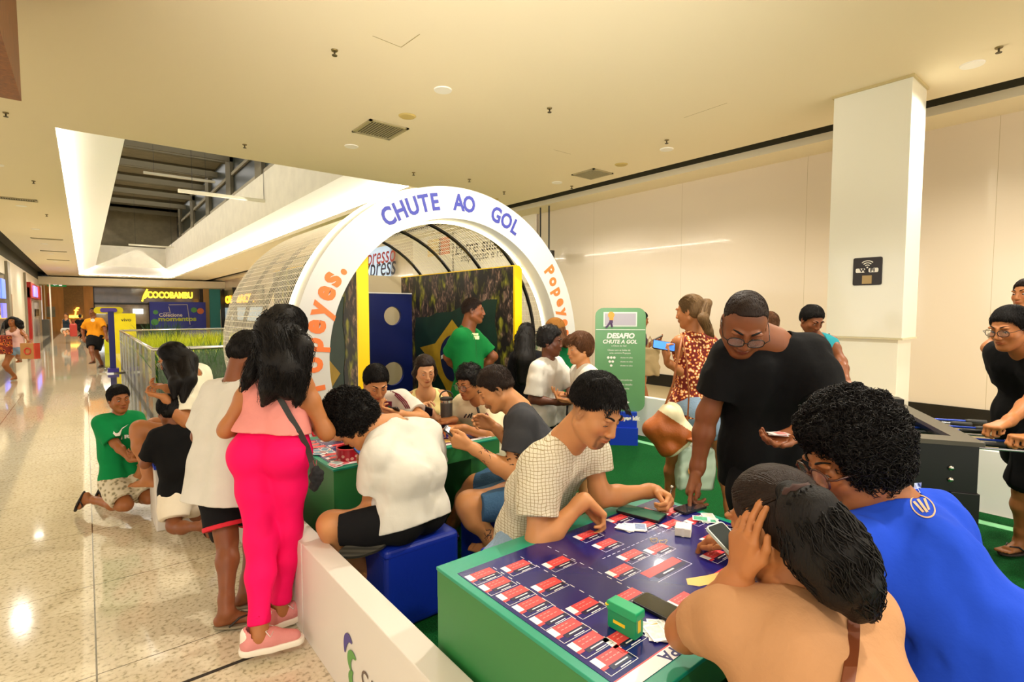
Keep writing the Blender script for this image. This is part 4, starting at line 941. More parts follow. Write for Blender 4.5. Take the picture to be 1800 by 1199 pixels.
def hairlets(P, v, n, m, L=.022, r=.0012, lift=.25, whorl=(0, -.055, .10), seed=1, name='hair_strands', rnd=.35, curl=0.0, fwd=0.0, front=None):
    """short hairs laid over the scalp mesh v (world coordinates), flowing away from the crown"""
    H = P.H; rng = np.random.RandomState(seed); p = v[rng.choice(len(v), n)]; c = H.p(0, -.012, .02); w = H.p(*whorl)
    nn = p - c; nn /= np.linalg.norm(nn, axis=1, keepdims=True); fl = p - w + rng.normal(size=p.shape) * rnd * .05 + H.f * fwd; fl -= nn * (fl * nn).sum(1, keepdims=True); fl /= np.linalg.norm(fl, axis=1, keepdims=True) + 1e-6
    fl += rng.normal(size=p.shape) * rnd * .4; fl -= nn * (fl * nn).sum(1, keepdims=True); fl /= np.linalg.norm(fl, axis=1, keepdims=True) + 1e-6
    K = 6; LL = L * H.s * rng.uniform(.6, 1.25, n)
    if front is not None: LL *= np.clip(.2 + ((front[0] - p) @ front[1]) / (.035 * H.s), .2, 1)
    pts = np.zeros((n, K, 3)); side = np.cross(nn, fl)
    for j in range(K):
        t = j / (K - 1); pts[:, j] = p - nn * .0015 + (fl * (t * LL)[:, None]) + nn * ((t * (lift * (1.1 - .9 * t))) * LL - (t * LL) ** 2 / (2 * .1 * H.s))[:, None]
        if curl: pts[:, j] += side * (np.sin(t * 6 + rng.uniform(0, 1)) * curl * LL)[:, None]
    R = r * H.s * np.interp(np.linspace(0, 1, K), [0, .3, 1], [.7, 1, .25])[None, :] * rng.uniform(.7, 1.3, n)[:, None]
    vv, q = fasttubes(pts - P.off, R); return npmesh(name, vv, q, m, P.root)
def strands(name, guides, m, root, off, n=200, r=.0012, spreadr=.03, seed=1, sides=3, wav=.006, taper=.5, tip=.7):
    """thin locks following guide polylines; each guide is (points, radii)"""
    rng = np.random.RandomState(seed); mb = MB()
    for i in range(n):
        g, rad = guides[rng.randint(len(guides))]; g = np.array(g); K = len(g); m_ = 14
        a = rng.uniform(0, 6.28); q = rng.uniform(.75, 1.08); ph = rng.uniform(0, 6.28, 3); fr = rng.uniform(3, 8); t0 = rng.uniform(0, .25); t1 = rng.uniform(tip, 1.0)
        pts = []
        for j in range(m_):
            t = (t0 + (t1 - t0) * j / (m_ - 1)) * (K - 1); k = min(int(t), K - 2); p = lerp(g[k], g[k + 1], t - k); T = nrm(g[k + 1] - g[k]); R = np.interp(t, range(K), rad)
            x = nrm(np.cross(T, V(.3, .5, .81))); y = np.cross(T, x); aa = a + .4 * math.sin(t * 1.3 + ph[0])
            pts.append(p + (x * math.cos(aa) + y * math.sin(aa)) * R * q + V(math.sin(t * fr + ph[0]), math.sin(t * fr * .9 + ph[1]), 0) * wav - V(off))
        mb.tube(pts, [r * (1 - taper * (j / (m_ - 1))) for j in range(m_)], sides, caps=False)
    return mb.build(name, m, root, smooth=True)
def hairpaths(P, name, paths, m, h=.006, n=250, r=.0014, wav=.006, seed=1, bump=.003, k=.02, spread=1.0):
    """solid hair mass along paths plus loose locks on it"""
    S = SDF()
    for pts, rad in paths: S.path([V(p) for p in pts], rad, k)
    S.disp = lambda X: (waves(X, 60, seed, 6, (1, 1, .25)) * bump).astype(f4)
    o = S.build(name, m, h, P.root, P.off)
    if n: strands('hair_locks', [(p_, [x * spread for x in r_]) for p_, r_ in paths], m, P.root, P.off, n, r, seed=seed, wav=wav)
    return o
def decal_grid(S, o, x, y, nrm_dir, verts, lift=.0015):
    """drop flat lettering (2D verts in metres) onto a garment along nrm_dir"""
    out = []; o = V(o); x = nrm(x); y = nrm(y); d = nrm(nrm_dir); last = None
    for p in verts:
        q = o + x * p[0] + y * p[1] - d * .25; hit = S.cast(q, d, .6); 
        if hit is None: hit = (q + d * (last if last else .25))
        else: last = float((hit - q) @ d)
        out.append(hit - d * lift)
    return out
def decal(S, polys, o, x, y, d, m, root, off, name='print', sub=1):
    mb = MB()
    for vs, fs in polys:
        bm = bmesh.new(); bv = [bm.verts.new((p[0], p[1], 0)) for p in vs]
        for f in fs:
            try: bm.faces.new([bv[i] for i in f])
            except ValueError: pass
        bmesh.ops.triangulate(bm, faces=bm.faces)
        if sub: bmesh.ops.subdivide_edges(bm, edges=[e for e in bm.edges if e.calc_length() > .02], cuts=sub, use_grid_fill=False); bmesh.ops.triangulate(bm, faces=bm.faces)
        bm.verts.index_update(); pv = [tuple(v.co) for v in bm.verts]; pf = [tuple(v.index for v in f.verts) for f in bm.faces]; bm.free()
        hit = decal_grid(S, o, x, y, d, pv); mb.add([V(p) - V(off) for p in hit], pf)
    return mb.build(name, m, root)
# ============================================================ THE FENCED FOOTBALL BOOTH
M_wpan = mat('panel_white', '#ded6cc', .45); M_green = mat('table_green', '#149272', .35); M_green2 = mat('table_side_green', '#2f7a3c', .4)
M_navy = mat('board_navy', '#1a1a66', .22, coat=.3); M_cred = mat('card_red', '#e8474a', .3); M_cwhite = mat('card_white', '#f4eeee', .3); M_cdark = mat('card_dark', '#12103c', .3)
M_gold = mat('trophy_gold', '#e8bd6a', .35); M_blueP = mat('pouf_blue', '#0d2ba0', .42, bump=.15, bscale=30); M_yel = mat('post_yellow', '#ffd400', .35)
# low white walls round the turf
t = thing('low_partition', 'low white partition with a printed logo running along the corridor side of the booth', 'partition', (0, 0, 0))
MB().box((.80, -2.6, 0), (.91, 2.66, .48)).build('near_panel', M_wpan, t, bevel=.004)
MB().box((.80, 2.67, 0), (.91, 7.4, .475)).build('far_panel', M_wpan, t, bevel=.004)
lx = .797
def arcb(mb, c, r0, r1, a0, a1, n=16, w0=.004, w1=.02):
    pts = []; 
    for k in range(n + 1):
        a = math.radians(a0 + (a1 - a0) * k / n); w = w0 + (w1 - w0) * math.sin(math.pi * k / n); pts.append((c[0] + (r0 - w) * math.cos(a), c[1] + (r1 - w) * math.sin(a)))
    for k in range(n, -1, -1):
        a = math.radians(a0 + (a1 - a0) * k / n); w = w0 + (w1 - w0) * math.sin(math.pi * k / n); pts.append((c[0] + (r0 + w) * math.cos(a), c[1] + (r1 + w) * math.sin(a)))
    mb.prism(pts, 0, .0015, frame((lx, 0, 0), (0, -1, 0), (0, 0, 1)))
k = MB(); arcb(k, (-2.045, .225), .05, .07, 60, 190); k.build('logo_arc', mat('logo_purple', '#4a3f8a', .5), t)
k = MB(); arcb(k, (-2.005, .20), .045, .042, 60, 235); arcb(k, (-2.00, .13), .04, .038, 110, 260); k.build('logo_letter', mat('logo_green', '#5f9a4a', .5), t)
k = MB(); text_on(k, 'CAIXA', (lx, 1.93, .20), (0, -1, 0), (0, 0, 1), .10, .0008, 0, align='LEFT'); k.build('lettering', mat('logo_grey', '#6b5a4e', .5), t)
k = MB(); 
for pts, z in (((2.80, 2.94), .26), ((3.02, 3.2), .24)): k.box((lx - .001, pts[0], .06), (lx, pts[1], z))
k.build('sticker_ground', mat('sticker_cream', '#d9cdb4', .5), t)
k = MB(); k.lathe([(.01, -.002), (.05, -.002), (.05, 0), (.01, 0)], 18, (lx, 2.87, .14), axis=0); k.tube([(lx - .002, 2.83, .08), (lx - .002, 2.88, .22), (lx - .002, 2.91, .1)], .008, 5); k.build('sticker_figure', mat('sticker_brown', '#a5803a', .5, var=.4, vscale=30), t)
k = MB(); k.box((lx - .002, 2.79, .24), (lx - .0015, 2.93, .255)); k.tube([(lx - .002, 3.05, .12), (lx - .002, 3.1, .2), (lx - .002, 3.15, .12)], .006, 5); k.build('sticker_outline', M_dgrey, t)
t = thing('low_partition', 'low white partition at the right side of the turf behind the football table', 'partition', (0, 0, 0))
MB().box((5.62, -2.5, 0), (5.72, 7.6, .52)).build('panel', mat('panel_offwhite', '#e4e2da', .45), t, bevel=.004)
# ------------------------------------------------------------ game tables
CARDS = [(1.01, 1.4), (1.01, 1.32), (1.02, 1.24), (1.02, 1.16), (1.02, 1.08), (1.02, 1.005), (1.02, .925), (1.02, .842), (1.14, 1.37), (1.27, 1.3), (1.14, 1.21), (1.14, 1.05), (1.52, 1.39), (1.52, 1.29), (1.52, 1.17), (1.4, 1.12), (1.64, 1.14), (1.29, 1.0), (1.89, 1.06), (1.76, .98), (1.88, 1.24), (2.0, 1.32), (2.0, 1.20), (1.11, .88), (1.78, 1.3), (1.9, 1.4), (1.75, 1.42), (2.0, 1.1), (2.0, .95), (1.88, .9), (1.64, .88), (1.4, .88)]
def game_table(name_label, dx, dy, cards):
    t = thing('game_table', name_label, 'table', (dx + 1.52, dy + 1.13, 0))
    o = V(-1.52, -1.13, 0); B = lambda lo, hi: MB().box(V(lo) + o, V(hi) + o)
    B((.925, .70, .738), (2.12, 1.56, .75)).build('table_top', M_green, t, bevel=.002); B((.928, .703, .64), (2.117, 1.557, .738)).build('apron', M_green2, t)
    B((.928, .703, .012), (1.2, 1.555, .64)).build('side_panel', M_green2, t); B((1.9, .74, .012), (2.115, 1.5, .64)).build('side_panel', M_green2, t)
    B((.955, .745, .75), (2.085, 1.47, .7515)).build('playing_board', M_navy, t)
    pr = MB(); z = .7516
    def q(x0, y0, x1, y1, mi, zz=0): pr.box(V(x0, y0, z + zz) + o, V(x1, y1, z + zz + .0004) + o, mi=mi)
    for cx, cy in cards:
        x0, y0 = cx - .05, cy - .037
        q(x0, y0 + .035, x0 + .022, y0 + .072, 1); q(x0, y0 + .024, x0 + .022, y0 + .035, 0); q(x0 + .022, y0 + .030, x0 + .105, y0 + .072, 0); q(x0 + .024, y0 + .012, x0 + .105, y0 + .030, 2)
        for a in ((x0, y0 + .0, x0 + .108, y0 + .0015), (x0 + .1065, y0, x0 + .108, y0 + .034), (x0, y0, x0 + .0015, y0 + .022)): q(*a, 1)
        for yy, n_ in ((y0 + .060, 3), (y0 + .046, 4)):
            for i in range(n_): q(x0 + .034 + i * .015, yy, x0 + .044 + i * .015, yy + .003, 3, .0003)
        q(x0 + .04, y0 + .019, x0 + .09, y0 + .023, 1, .0003); q(x0 + .045, y0 + .005, x0 + .085, y0 + .008, 1, .0003)
    q(1.44, 1.035, 1.63, 1.075, 0); q(1.46, 1.012, 1.63, 1.034, 2); q(1.5, 1.02, 1.56, 1.026, 1, .0003)
    for a in ((1.44, 1.0, 1.64, 1.0015), (1.638, 1.0, 1.64, 1.06)): q(*a, 1)
    q(.955, .745, 2.085, .785, 1); q(.955, .785, 2.085, .789, 0)
    for x in (1.075, 1.2, 1.335):
        for i in range(14): q(x, .86 + i * .042, x + .0025, .88 + i * .042, 1)
    for i in range(20): q(1.42 + i * .028, 1.225, 1.437 + i * .028, 1.2275, 1)
    pr.build('printed_cards', [M_cred, M_cwhite, M_cdark, mat('card_pink', '#ff9a94', .3)], t)
    tp = MB(); F = lambda p: V(p[0], p[1], z + .0002 + p[2]) + o
    cup = [(1.50, .93), (1.53, .955), (1.60, .925), (1.68, .90), (1.78, .90), (1.83, .86), (1.78, .80), (1.68, .83), (1.62, .87), (1.56, .885), (1.52, .90)]
    tp.add([F((*p, .0004)) for p in cup], [tuple(range(len(cup)))]); tp.build('printed_trophy', M_gold, t)
    tx = MB(); text_on(tx, 'COPA', V(1.19, .765, z + .0006) + o, (-1, 0, 0), (0, -1, 0), .05, .0002, .001); tx.build('printed_lettering', M_navy, t)
    return t
game_table('near green-edged game table with a dark blue board of red card spaces', 0, 0, CARDS)
game_table('far green-edged game table crowded with cards where people sit with phones', .13, 2.20, CARDS)
# ------------------------------------------------------------ poufs
def pouf(u, v, lab, w=.44):
    t = thing('cube_pouf', lab, 'pouf', (u, v, .012)); MB().box((-w / 2, -w / 2, 0), (w / 2, w / 2, .44)).build('cushion', M_blueP, t, bevel=.03, bseg=4)
    k = MB(); h = w / 2 - .004
    for zz in (.045, .40): k.tube([(h + .003, h + .003, zz), (-h - .003, h + .003, zz), (-h - .003, -h - .003, zz), (h + .003, -h - .003, zz)], .003, 5, closed=True)
    k.build('piping', mat('piping_blue', '#0a2180', .4), t)
pouf(1.33, 2.58, 'blue cube pouf under the curly-haired person in the white tee'); pouf(1.72, 1.90, 'blue cube pouf under the man in the checked cream tee')
pouf(2.07, 2.60, 'blue cube pouf under the man in the dark grey tee'); pouf(1.20, .36, 'blue cube pouf under the woman in the beige tee'); pouf(1.72, .28, 'blue cube pouf under the man in the bright blue tee')
pouf(1.66, 4.12, 'blue cube pouf behind the far table under the man in the striped-sleeve jersey'); pouf(2.12, 4.15, 'blue cube pouf behind the far table under the woman in yellow'); pouf(2.62, 3.55, 'blue cube pouf at the right end of the far table')
# ------------------------------------------------------------ goal tunnel
UC, ZC, RO, RI, VR = 2.92, 1.22, 1.64, 1.335, 4.5
T_ = thing('goal_tunnel', 'big white arch lettered in blue and orange with a netted tunnel behind it', 'arch', (UC, VR, 0))
def P3(r, a, v): return V(r * math.cos(a), v - VR, ZC + r * math.sin(a))
a0 = -math.asin((ZC - .01) / RO); rg = MB(); n = 96; vs = []
aS = math.asin(-(ZC - .013) / RO); angs = np.linspace(aS, math.pi - aS, n)
for a in angs:
    ri = RI if ZC + RI * math.sin(a) > .013 else (.013 - ZC) / math.sin(a)
    for r, v in ((RO, VR - .11), (ri, VR - .11), (ri, VR + .11), (RO, VR + .11)): vs.append(P3(r, a, v))
fs = [(4 * i + j, 4 * i + (j + 1) % 4, 4 * i + 4 + (j + 1) % 4, 4 * i + 4 + j) for i in range(n - 1) for j in range(4)] + [(0, 1, 2, 3), (4 * n - 1, 4 * n - 2, 4 * n - 3, 4 * n - 4)]
rg.add(vs, fs); rg.build('arch_ring', mat('arch_white', '#d2d1cc', .4), T_)
def lightline(r, v, m, nm, rad=.012):
    k = MB(); k.tube([P3(r, a, v) for a in np.linspace(math.radians(-40), math.radians(220), 80)], rad, 6); k.build(nm, m, T_, smooth=True)
M_led = mat('led_line', '#fff0c0', .5, emit=7.0)
lightline(RI - .012, VR + .10, M_led, 'inner_led_strip'); lightline(RO + .012, VR + .10, M_led, 'outer_led_strip')
def arctext(items, r, size, col, nm, bold=.0, flip=False, sx=1.0):
    mb = MB()
    for ch, ang in items:
        a = math.radians(ang); c = P3(r, a, VR - .112); y = V(math.cos(a), 0, math.sin(a)); x = V(math.sin(a), 0, -math.cos(a))
        if flip == 'ccw': x, y = x, y
        text_on(mb, ch, c, x, y, size, .002, bold, sx=sx)
    return mb.build(nm, mat('ink_' + nm, col, .5), T_)
arctext([('C', 121.5), ('H', 116.2), ('U', 110.9), ('T', 106.0), ('E', 101.5), ('A', 90.9), ('O', 86.2), ('G', 72.8), ('O', 67.3), ('L', 62.4)], 1.487, .22, '#3d4399', 'blue_lettering', .007, sx=.82)
arctext([('P', 187.5), ('o', 180.8), ('p', 174.3), ('e', 168.4), ('y', 162.6), ('e', 157.0), ('s', 151.8), ('.', 147.6)], 1.485, .27, '#f07a38', 'orange_lettering', .012, sx=.86)
arctext([('P', 36.3), ('o', 31.2), ('p', 26.0), ('e', 21.0), ('y', 16.0), ('e', 11.2), ('s', 6.5), ('.', 3.0)], 1.485, .205, '#ea6a45', 'orange_lettering', .009, sx=.86)
arctext([('K', 205.5), ('I', 201.0), ('L', 197)], 1.485, .27, '#d8232e', 'red_lettering', .02, sx=.9)
for i, v in enumerate((5.05, 5.75, 6.5, 7.35)):
    k = MB(); k.tube([P3(RO - .08, a, v) for a in np.linspace(aS + .02, math.pi - aS - .02, 48)], .022, 6); k.build('rib', M_black, T_, smooth=True)
nt = MB(); na, nv = 120, 54; VL = 7.4
def wire(pts, r=.0036): nt.tube(pts, r, 3, caps=False)
aa = np.linspace(aS + .02, math.pi - aS - .02, na)
for a in aa: wire([P3(RO - .055, a, VR + .1), P3(RO - .055, a, VL)])
for v in np.linspace(VR + .15, VL, nv): wire([P3(RO - .055, a, v) for a in aa[::2]])
nt.build('net', mat('net_cord', '#f2ead2', .7), T_)
M_rope = mat('rope', '#d9c89a', .7)
# crowd-and-flag printed side walls
def crowd_mat():
    k = NT('crowd_print', .5); co = k.objco(); mp = k.n('Mapping'); mp.inputs['Scale'].default_value = (1.9, 1.9, .95); k.l(co, mp.inputs[0])
    n1 = k.n('TexNoise'); n1.inputs['Scale'].default_value = 11; n1.inputs['Detail'].default_value = 5; n1.inputs['Distortion'].default_value = 1.2; k.l(mp.outputs[0], n1.inputs['Vector'])
    n2 = k.n('TexNoise'); n2.inputs['Scale'].default_value = 5; n2.inputs['Detail'].default_value = 3; k.l(mp.outputs[0], n2.inputs['Vector'])
    a = k.ramp(n1.outputs['Fac'], [(0, '#0c0908'), (.42, '#1d1512'), (.53, '#4c3a30'), (.60, '#7d6152'), (.68, '#a98a70'), (.78, '#2c2018')])
    b = k.ramp(n2.outputs['Fac'], [(0, '#0c0a06'), (.5, '#16120a'), (.6, '#6a6a14'), (.68, '#a5a02a'), (.74, '#1d180d')])
    no3 = k.n('TexNoise'); no3.inputs['Scale'].default_value = 3; k.l(mp.outputs[0], no3.inputs['Vector'])
    k.l(k.mix(k.ramp(no3.outputs['Fac'], [(.45, '#000000'), (.58, '#ffffff')]), a, b), k.b.inputs['Base Color']); return k.m
M_crowd = crowd_mat(); M_flagg = mat('flag_green', '#0f3324', .5, var=.25, vscale=5); M_flagy = mat('flag_yellow', '#c09a1e', .5, var=.15, vscale=7); M_flagb = mat('flag_blue', '#141d4c', .5, var=.2, vscale=7)
def backdrop(u, lab, face):
    """face = -1: print looks to -u"""
    t = thing('backdrop_wall', lab, 'backdrop', (u, 4.62, .012)); L = 2.72; Hh = 2.14
    MB().box((-.05, 0, 0), (.05, L, Hh)).build('print_panel', M_crowd, t)
    MB().box((-.052, -.03, 0), (.052, 0, Hh + .01)).build('yellow_edge_post', M_yel, t)
    MB().box((-.052, -.0, Hh), (.052, L, Hh + .012)).build('top_trim', M_yel, t)
    x = face * .052
    def poly(pts, m, nm, lift):
        k = MB(); k.prism(pts, 0, .001, (lambda p: V(x + face * (lift + p[2]), p[0], p[1]))); k.build(nm, m, t)
    # flag cloth with wavy outline (a = distance back from the arch, b = height)
    fl = [(.32 + .03 * math.sin(i * 1.7), .35 + 1.42 * i / 10 + .0 * i) for i in range(11)] + [(.32 + 1.95 * i / 10, 1.80 - .28 * (i / 10) ** .8 + .02 * math.sin(i * 2.1)) for i in range(1, 11)] + [(2.27 + .03 * math.sin(i), 1.5 - 1.0 * i / 6) for i in range(1, 7)]
    poly(fl, M_flagg, 'flag_field', .001)
    poly([(.42, 1.02), (.8, 1.16), (1.28, 1.52), (1.72, 1.18), (2.15, 1.10), (1.8, .9), (1.28, .42), (.85, .72)], M_flagy, 'flag_diamond', .003)
    poly([(1.28 + .30 * math.cos(q) * (1 + .05 * math.sin(3 * q)), 1.0 + .31 * math.sin(q)) for q in np.linspace(0, 2 * math.pi, 28, endpoint=False)], M_flagb, 'flag_disc', .005)
    poly([(1.0, 1.06), (1.28, 1.10), (1.56, 1.02), (1.56, .97), (1.28, 1.045), (1.0, 1.01)], M_white, 'flag_band', .007)
    return t
backdrop(3.83, 'inner right side wall of the tunnel printed with a crowd and a flag', -1)
backdrop(1.98, 'left side wall of the tunnel with crowd print and yellow front edge', -1)
t = thing('target_board', 'dark blue shooting board with round holes at the end of the tunnel', 'target board', (2.9, 7.0, .012))
bd = bmesh.new()
def holeboard(w, h, holes, T=.05):
    N = 28; mb = MB(); me = []
    cu = bpy.data.curves.new('c', 'CURVE'); cu.dimensions = '2D'; cu.fill_mode = 'BOTH'; cu.extrude = T / 2
    for pts in [[(-w / 2, 0), (w / 2, 0), (w / 2, h), (-w / 2, h)]] + [[(x + r * math.cos(a), z + r * math.sin(a)) for a in np.linspace(0, 2 * math.pi, N, endpoint=False)] for x, z, r in holes]:
        sp = cu.splines.new('POLY'); sp.points.add(len(pts) - 1); sp.use_cyclic_u = True
        for i, p in enumerate(pts): sp.points[i].co = (p[0], p[1], 0, 1)
    ob = bpy.data.objects.new('c', cu); COL.objects.link(ob); bpy.context.view_layer.update()
    m_ = ob.evaluated_get(bpy.context.evaluated_depsgraph_get()).to_mesh(); vs = [V(v.co) for v in m_.vertices]; fs = [tuple(p.vertices) for p in m_.polygons]
    bpy.data.objects.remove(ob); M = frame((0, 0, 0), (1, 0, 0), (0, 0, 1)); mb.add([M(p) for p in vs], fs); return mb
hx_ = [(.55, 1.56, .135), (.55, .72, .17), (-.55, 1.56, .135), (-.55, .72, .17)]
holeboard(1.72, 1.88, hx_).build('board', mat('target_blue', '#0a1a5c', .35), t)
MB().box((-.86, -.03, 1.88), (.86, .03, 1.895)).build('top_trim', M_white, t)
MB().box((2.4, 7.75, 0), (4.4, 8.05, 2.2)).build('plain_screen', mat('beige_screen', '#cdbd9a', .6), label='beige screen standing behind the blue shooting board', cat='screen')
# rolled net bundle beside the right post
k = SDF(); c = atv(945, 580, 5.2); k.cone(c + V(0, 0, -.6), c + V(0, 0, .25), .12, .07, .03); k.disp = lambda X: (waves(X, 60, 2) * .004).astype(f4)
M_check = NT('mesh_bag', .8); ck = M_check.n('TexChecker'); ck.inputs['Scale'].default_value = 45; ck.inputs['Color1'].default_value = hx('#57493f'); ck.inputs['Color2'].default_value = hx('#b9a898'); M_check.l(M_check.objco(), ck.inputs['Vector']); M_check.l(ck.outputs['Color'], M_check.b.inputs['Base Color'])
q = MB().lathe([(.02, 0), (.16, .02), (.18, .3), (.15, 1.0), (.10, 1.45), (.02, 1.55)], 20); o = q.build('ball_net_bag', M_check.m, smooth=True, label='tall mesh bag standing right of the yellow post inside the arch', cat='bag'); o.location = (4.02, 5.0, .012)
# ------------------------------------------------------------ green rules sign on its blue box
c = atz(1096, 778, .012); D0 = proj(c)[2]
t = thing('rules_sign', 'tall rounded green sign with white writing standing on a blue box', 'sign', c); t.rotation_euler = (0, 0, -YAW - .12)
SCL = D0 / FPX
def sx(px): return (px - 1096) * SCL
def sz(py): return (778 - py) * SCL * 1.0
FRS = lambda o: frame(o, (1, 0, 0), (0, 0, 1))
w = 86 * SCL; h = (720 - 545) * SCL * 1.03
k = MB(); k.prism([(x + sx(1045), y + sz(722)) for x, y in round_rect(w, h, .1)], -.02, .02, FRS((0, 0, 0))); k.build('sign_panel', mat('sign_green', '#659a66', .4), t)
MB().box((sx(1074), -.10, 0), (sx(1117), .14, sz(722))).build('blue_base', mat('base_blue', '#1238b8', .4), t)
MB().box((sx(1074) - .02, -.14, 0), (sx(1117) + .01, -.10, sz(748))).build('blue_step', mat('base_blue', '#1238b8', .4), t)
k = MB(); k.box((sx(1059), -.024, sz(574)), (sx(1116), -.02, sz(549))); k.box((sx(1046), -.024, sz(580)), (sx(1130), -.02, sz(579))); k.build('picture_frame', mat('sign_pale', '#dfe6da', .5), t)
MB().box((sx(1061), -.027, sz(572)), (sx(1114), -.024, sz(551))).build('picture_ground', mat('sign_mauve', '#b3adb8', .5), t)
k = MB(); k.lathe([(.001, 0), (.04, 0), (.04, .004), (.001, .004)], 12, (sx(1072), -.033, sz(554)), axis=1); k.box((sx(1069), -.031, sz(563)), (sx(1076), -.027, sz(555))); k.build('player_shirt', mat('pl_or', '#f0a23c', .5), t)
k = MB(); k.box((sx(1069), -.031, sz(568)), (sx(1075), -.027, sz(563))); k.tube([(sx(1072), -.03, sz(568)), (sx(1074), -.03, sz(575))], .012, 5); k.tube([(sx(1070), -.03, sz(567)), (sx(1066), -.03, sz(573)), (sx(1063), -.03, sz(576))], .012, 5); k.build('player_legs', mat('pl_pu', '#4a2f5c', .5), t)
k = MB(); tt = lambda s_, px, py, size, **a: text_on(k, s_, (sx(px), -.023, sz(py)), (1, 0, 0), (0, 0, 1), size * SCL, .001, a.pop('bold', .0), **a)
tt('DESAFIO', 1088, 590.5, 12, bold=.004, shear=.2); tt('CHUTE A GOL', 1087, 600.5, 9, bold=.002, shear=.2); tt('a Chave do Gol', 1086, 607.5, 4)
tt('Chute com as bolas de', 1086, 615, 4.2); tt('uma carteira Popeyes', 1088, 620, 4.2)
for y, n_ in ((628, 3), (635, 2), (642, 1)):
    for i in range(n_): k.lathe([(.001, 0), (.016, 0), (.016, .002), (.001, .002)], 8, (sx(1073 - (n_ - 1) * 2.6 + i * 5.2), -.024, sz(y)), axis=1)
    tt('chutes no alvo', 1099, y, 3.6)
for y, s_ in ((667, 'Para os vencedores'), (675, 'as regras do desafio'), (682, 'chute e ganhe'), (688, 'premios'), (694, 'participe')): tt(s_, 1092, y, 4.4)
k.lathe([(.001, 0), (.03, 0), (.03, .002), (.001, .002)], 3, (sx(1101), -.024, sz(706)), axis=1)
k.build('sign_lettering', M_white, t)
k = MB(); text_on(k, 'Popeyes klk', (sx(1098), -.145 + .043, sz(732)), (1, 0, 0), (0, 0, 1), 9.5 * SCL, .001, .004); k.build('base_lettering', M_white, t)
# ------------------------------------------------------------ football table
P0 = at(1722, 779, 3.04); ex = azd(60); ey = azd(-30)
t = thing('football_table', 'black table football game with blue rods and black grips', 'football table', (P0[0], P0[1], .012), math.atan2(ex[1], ex[0]))
# local x runs away along the table, local y to its left side
zt = P0[2] - .012; Wd, L = .78, 1.38
def lb(lo, hi, nm, m, **k_): return MB().box(lo, hi).build(nm, m, t, **k_)
M_fb = mat('football_black', '#0c0b0a', .35); M_rim = mat('football_rim', '#4b463a', .35)
lb((0, 0, zt - .34), (.06, Wd, zt - .02), 'end_panel', M_fb); lb((L - .06, 0, zt - .34), (L, Wd, zt - .02), 'end_panel', M_fb)
lb((.06, 0, zt - .34), (L - .06, .05, zt - .02), 'side_panel', M_fb); lb((.06, Wd - .05, zt - .34), (L - .06, Wd, zt - .02), 'side_panel', M_fb)
rm = MB(); 
for lo, hi in (((-.02, -.02), (.13, Wd + .02)), ((L - .13, -.02), (L + .02, Wd + .02)), ((.13, -.02), (L - .13, .09)), ((.13, Wd - .09), (L - .13, Wd + .02))): rm.box((*lo, zt - .02), (*hi, zt + .006))
rm.build('top_rim', M_rim, t)
lb((.06, .05, zt - .20), (L - .06, Wd - .05, zt - .18), 'pitch', mat('pitch_green', '#17401d', .5))
lb((L - .1, .0, zt + .006), (L + .05, Wd, zt + .05), 'score_ledge', M_fb)
for x in (.0, L - .14):
    for y in (-.01, Wd - .13): 
        lg = MB().box((x - .015, y, 0), (x + .14, y + .14, zt - .3)); lg.build('leg', M_fb, t, bevel=.004)
for zz in (.16, .23):
    MB().lathe([(.001, -.014), (.014, -.012), (.016, 0), (.001, 0)], 12, (-.001 if zz else 0, .13, zt - zz), axis=0).build('bolt', M_chrome, t, smooth=True)
M_rod = mat('rod_blue', '#1a3fb0', .3, metal=.3); rng = random.Random(4)
for i in range(8):
    x = .22 + i * .135; out = (.42, .12, .30, .42, .16, .3, .2, .34)[i]
    r_ = MB(); r_.tube([(x, -out - .05, zt - .075), (x, Wd + .12, zt - .075)], .008, 8); rod = r_.build('rod', M_rod if i % 3 else mat('rod_steel', '#c8ccd8', .2, metal=.8), t)
    g_ = MB(); g_.lathe([(.006, -.13), (.016, -.128), (.017, -.02), (.013, 0)], 12, (x, -out - .02, zt - .075), axis=1); g_.build('grip', M_dgrey, rod, smooth=True)
    for j in range((3, 2, 3, 5, 5, 3, 2, 3)[i]):
        y = .14 + (j + .5) * (.5 / (3, 2, 3, 5, 5, 3, 2, 3)[i]); f_ = MB(); f_.lathe([(.004, -.075), (.012, -.07), (.008, -.03), (.016, 0), (.014, .025), (.005, .028), (.011, .036), (.011, .05), (.003, .055)], 10, (x, y, zt - .075)); f_.build('player_figure', mat('fig_red', '#b3202a', .4) if i % 2 == 0 else mat('fig_blue', '#2349b0', .4), rod, smooth=True)
# ------------------------------------------------------------ small things on the near table
ZT = .753
def on(px, py, z=ZT): return atz(px, py, z)
def phone(lab, o, x, y, L=.155, Wd=.075, scr='#101014', emit=0, T=.009, body='#15151a'):
    """flat phone centred at o, long side along x, screen normal = x cross y"""
    t = thing('phone', lab, 'phone', o); F = frame((0, 0, 0), x, y)
    MB().prism([(a - L / 2, b - Wd / 2) for a, b in round_rect(L, Wd, .011)], -T / 2, T / 2, F).build('phone_case', mat('case' + body, body, .3), t)
    MB().prism([(a - L / 2 + .004, b - Wd / 2 + .004) for a, b in round_rect(L - .008, Wd - .008, .008)], T / 2, T / 2 + .0006, F).build('screen', mat('scr' + scr, scr, .08, emit=emit), t)
    MB().prism([(a - L / 2 + .008, b - Wd / 2 + .008) for a, b in round_rect(.026, .03, .007)], -T / 2 - .0015, -T / 2, F).build('camera_bump', mat('case' + body, body, .3), t)
    return t
a, b = on(1117, 1062), on(1205, 1085); dx = nrm(on(1200, 1090) - on(1125, 1052)); c = on(1163, 1070, ZT + .006)
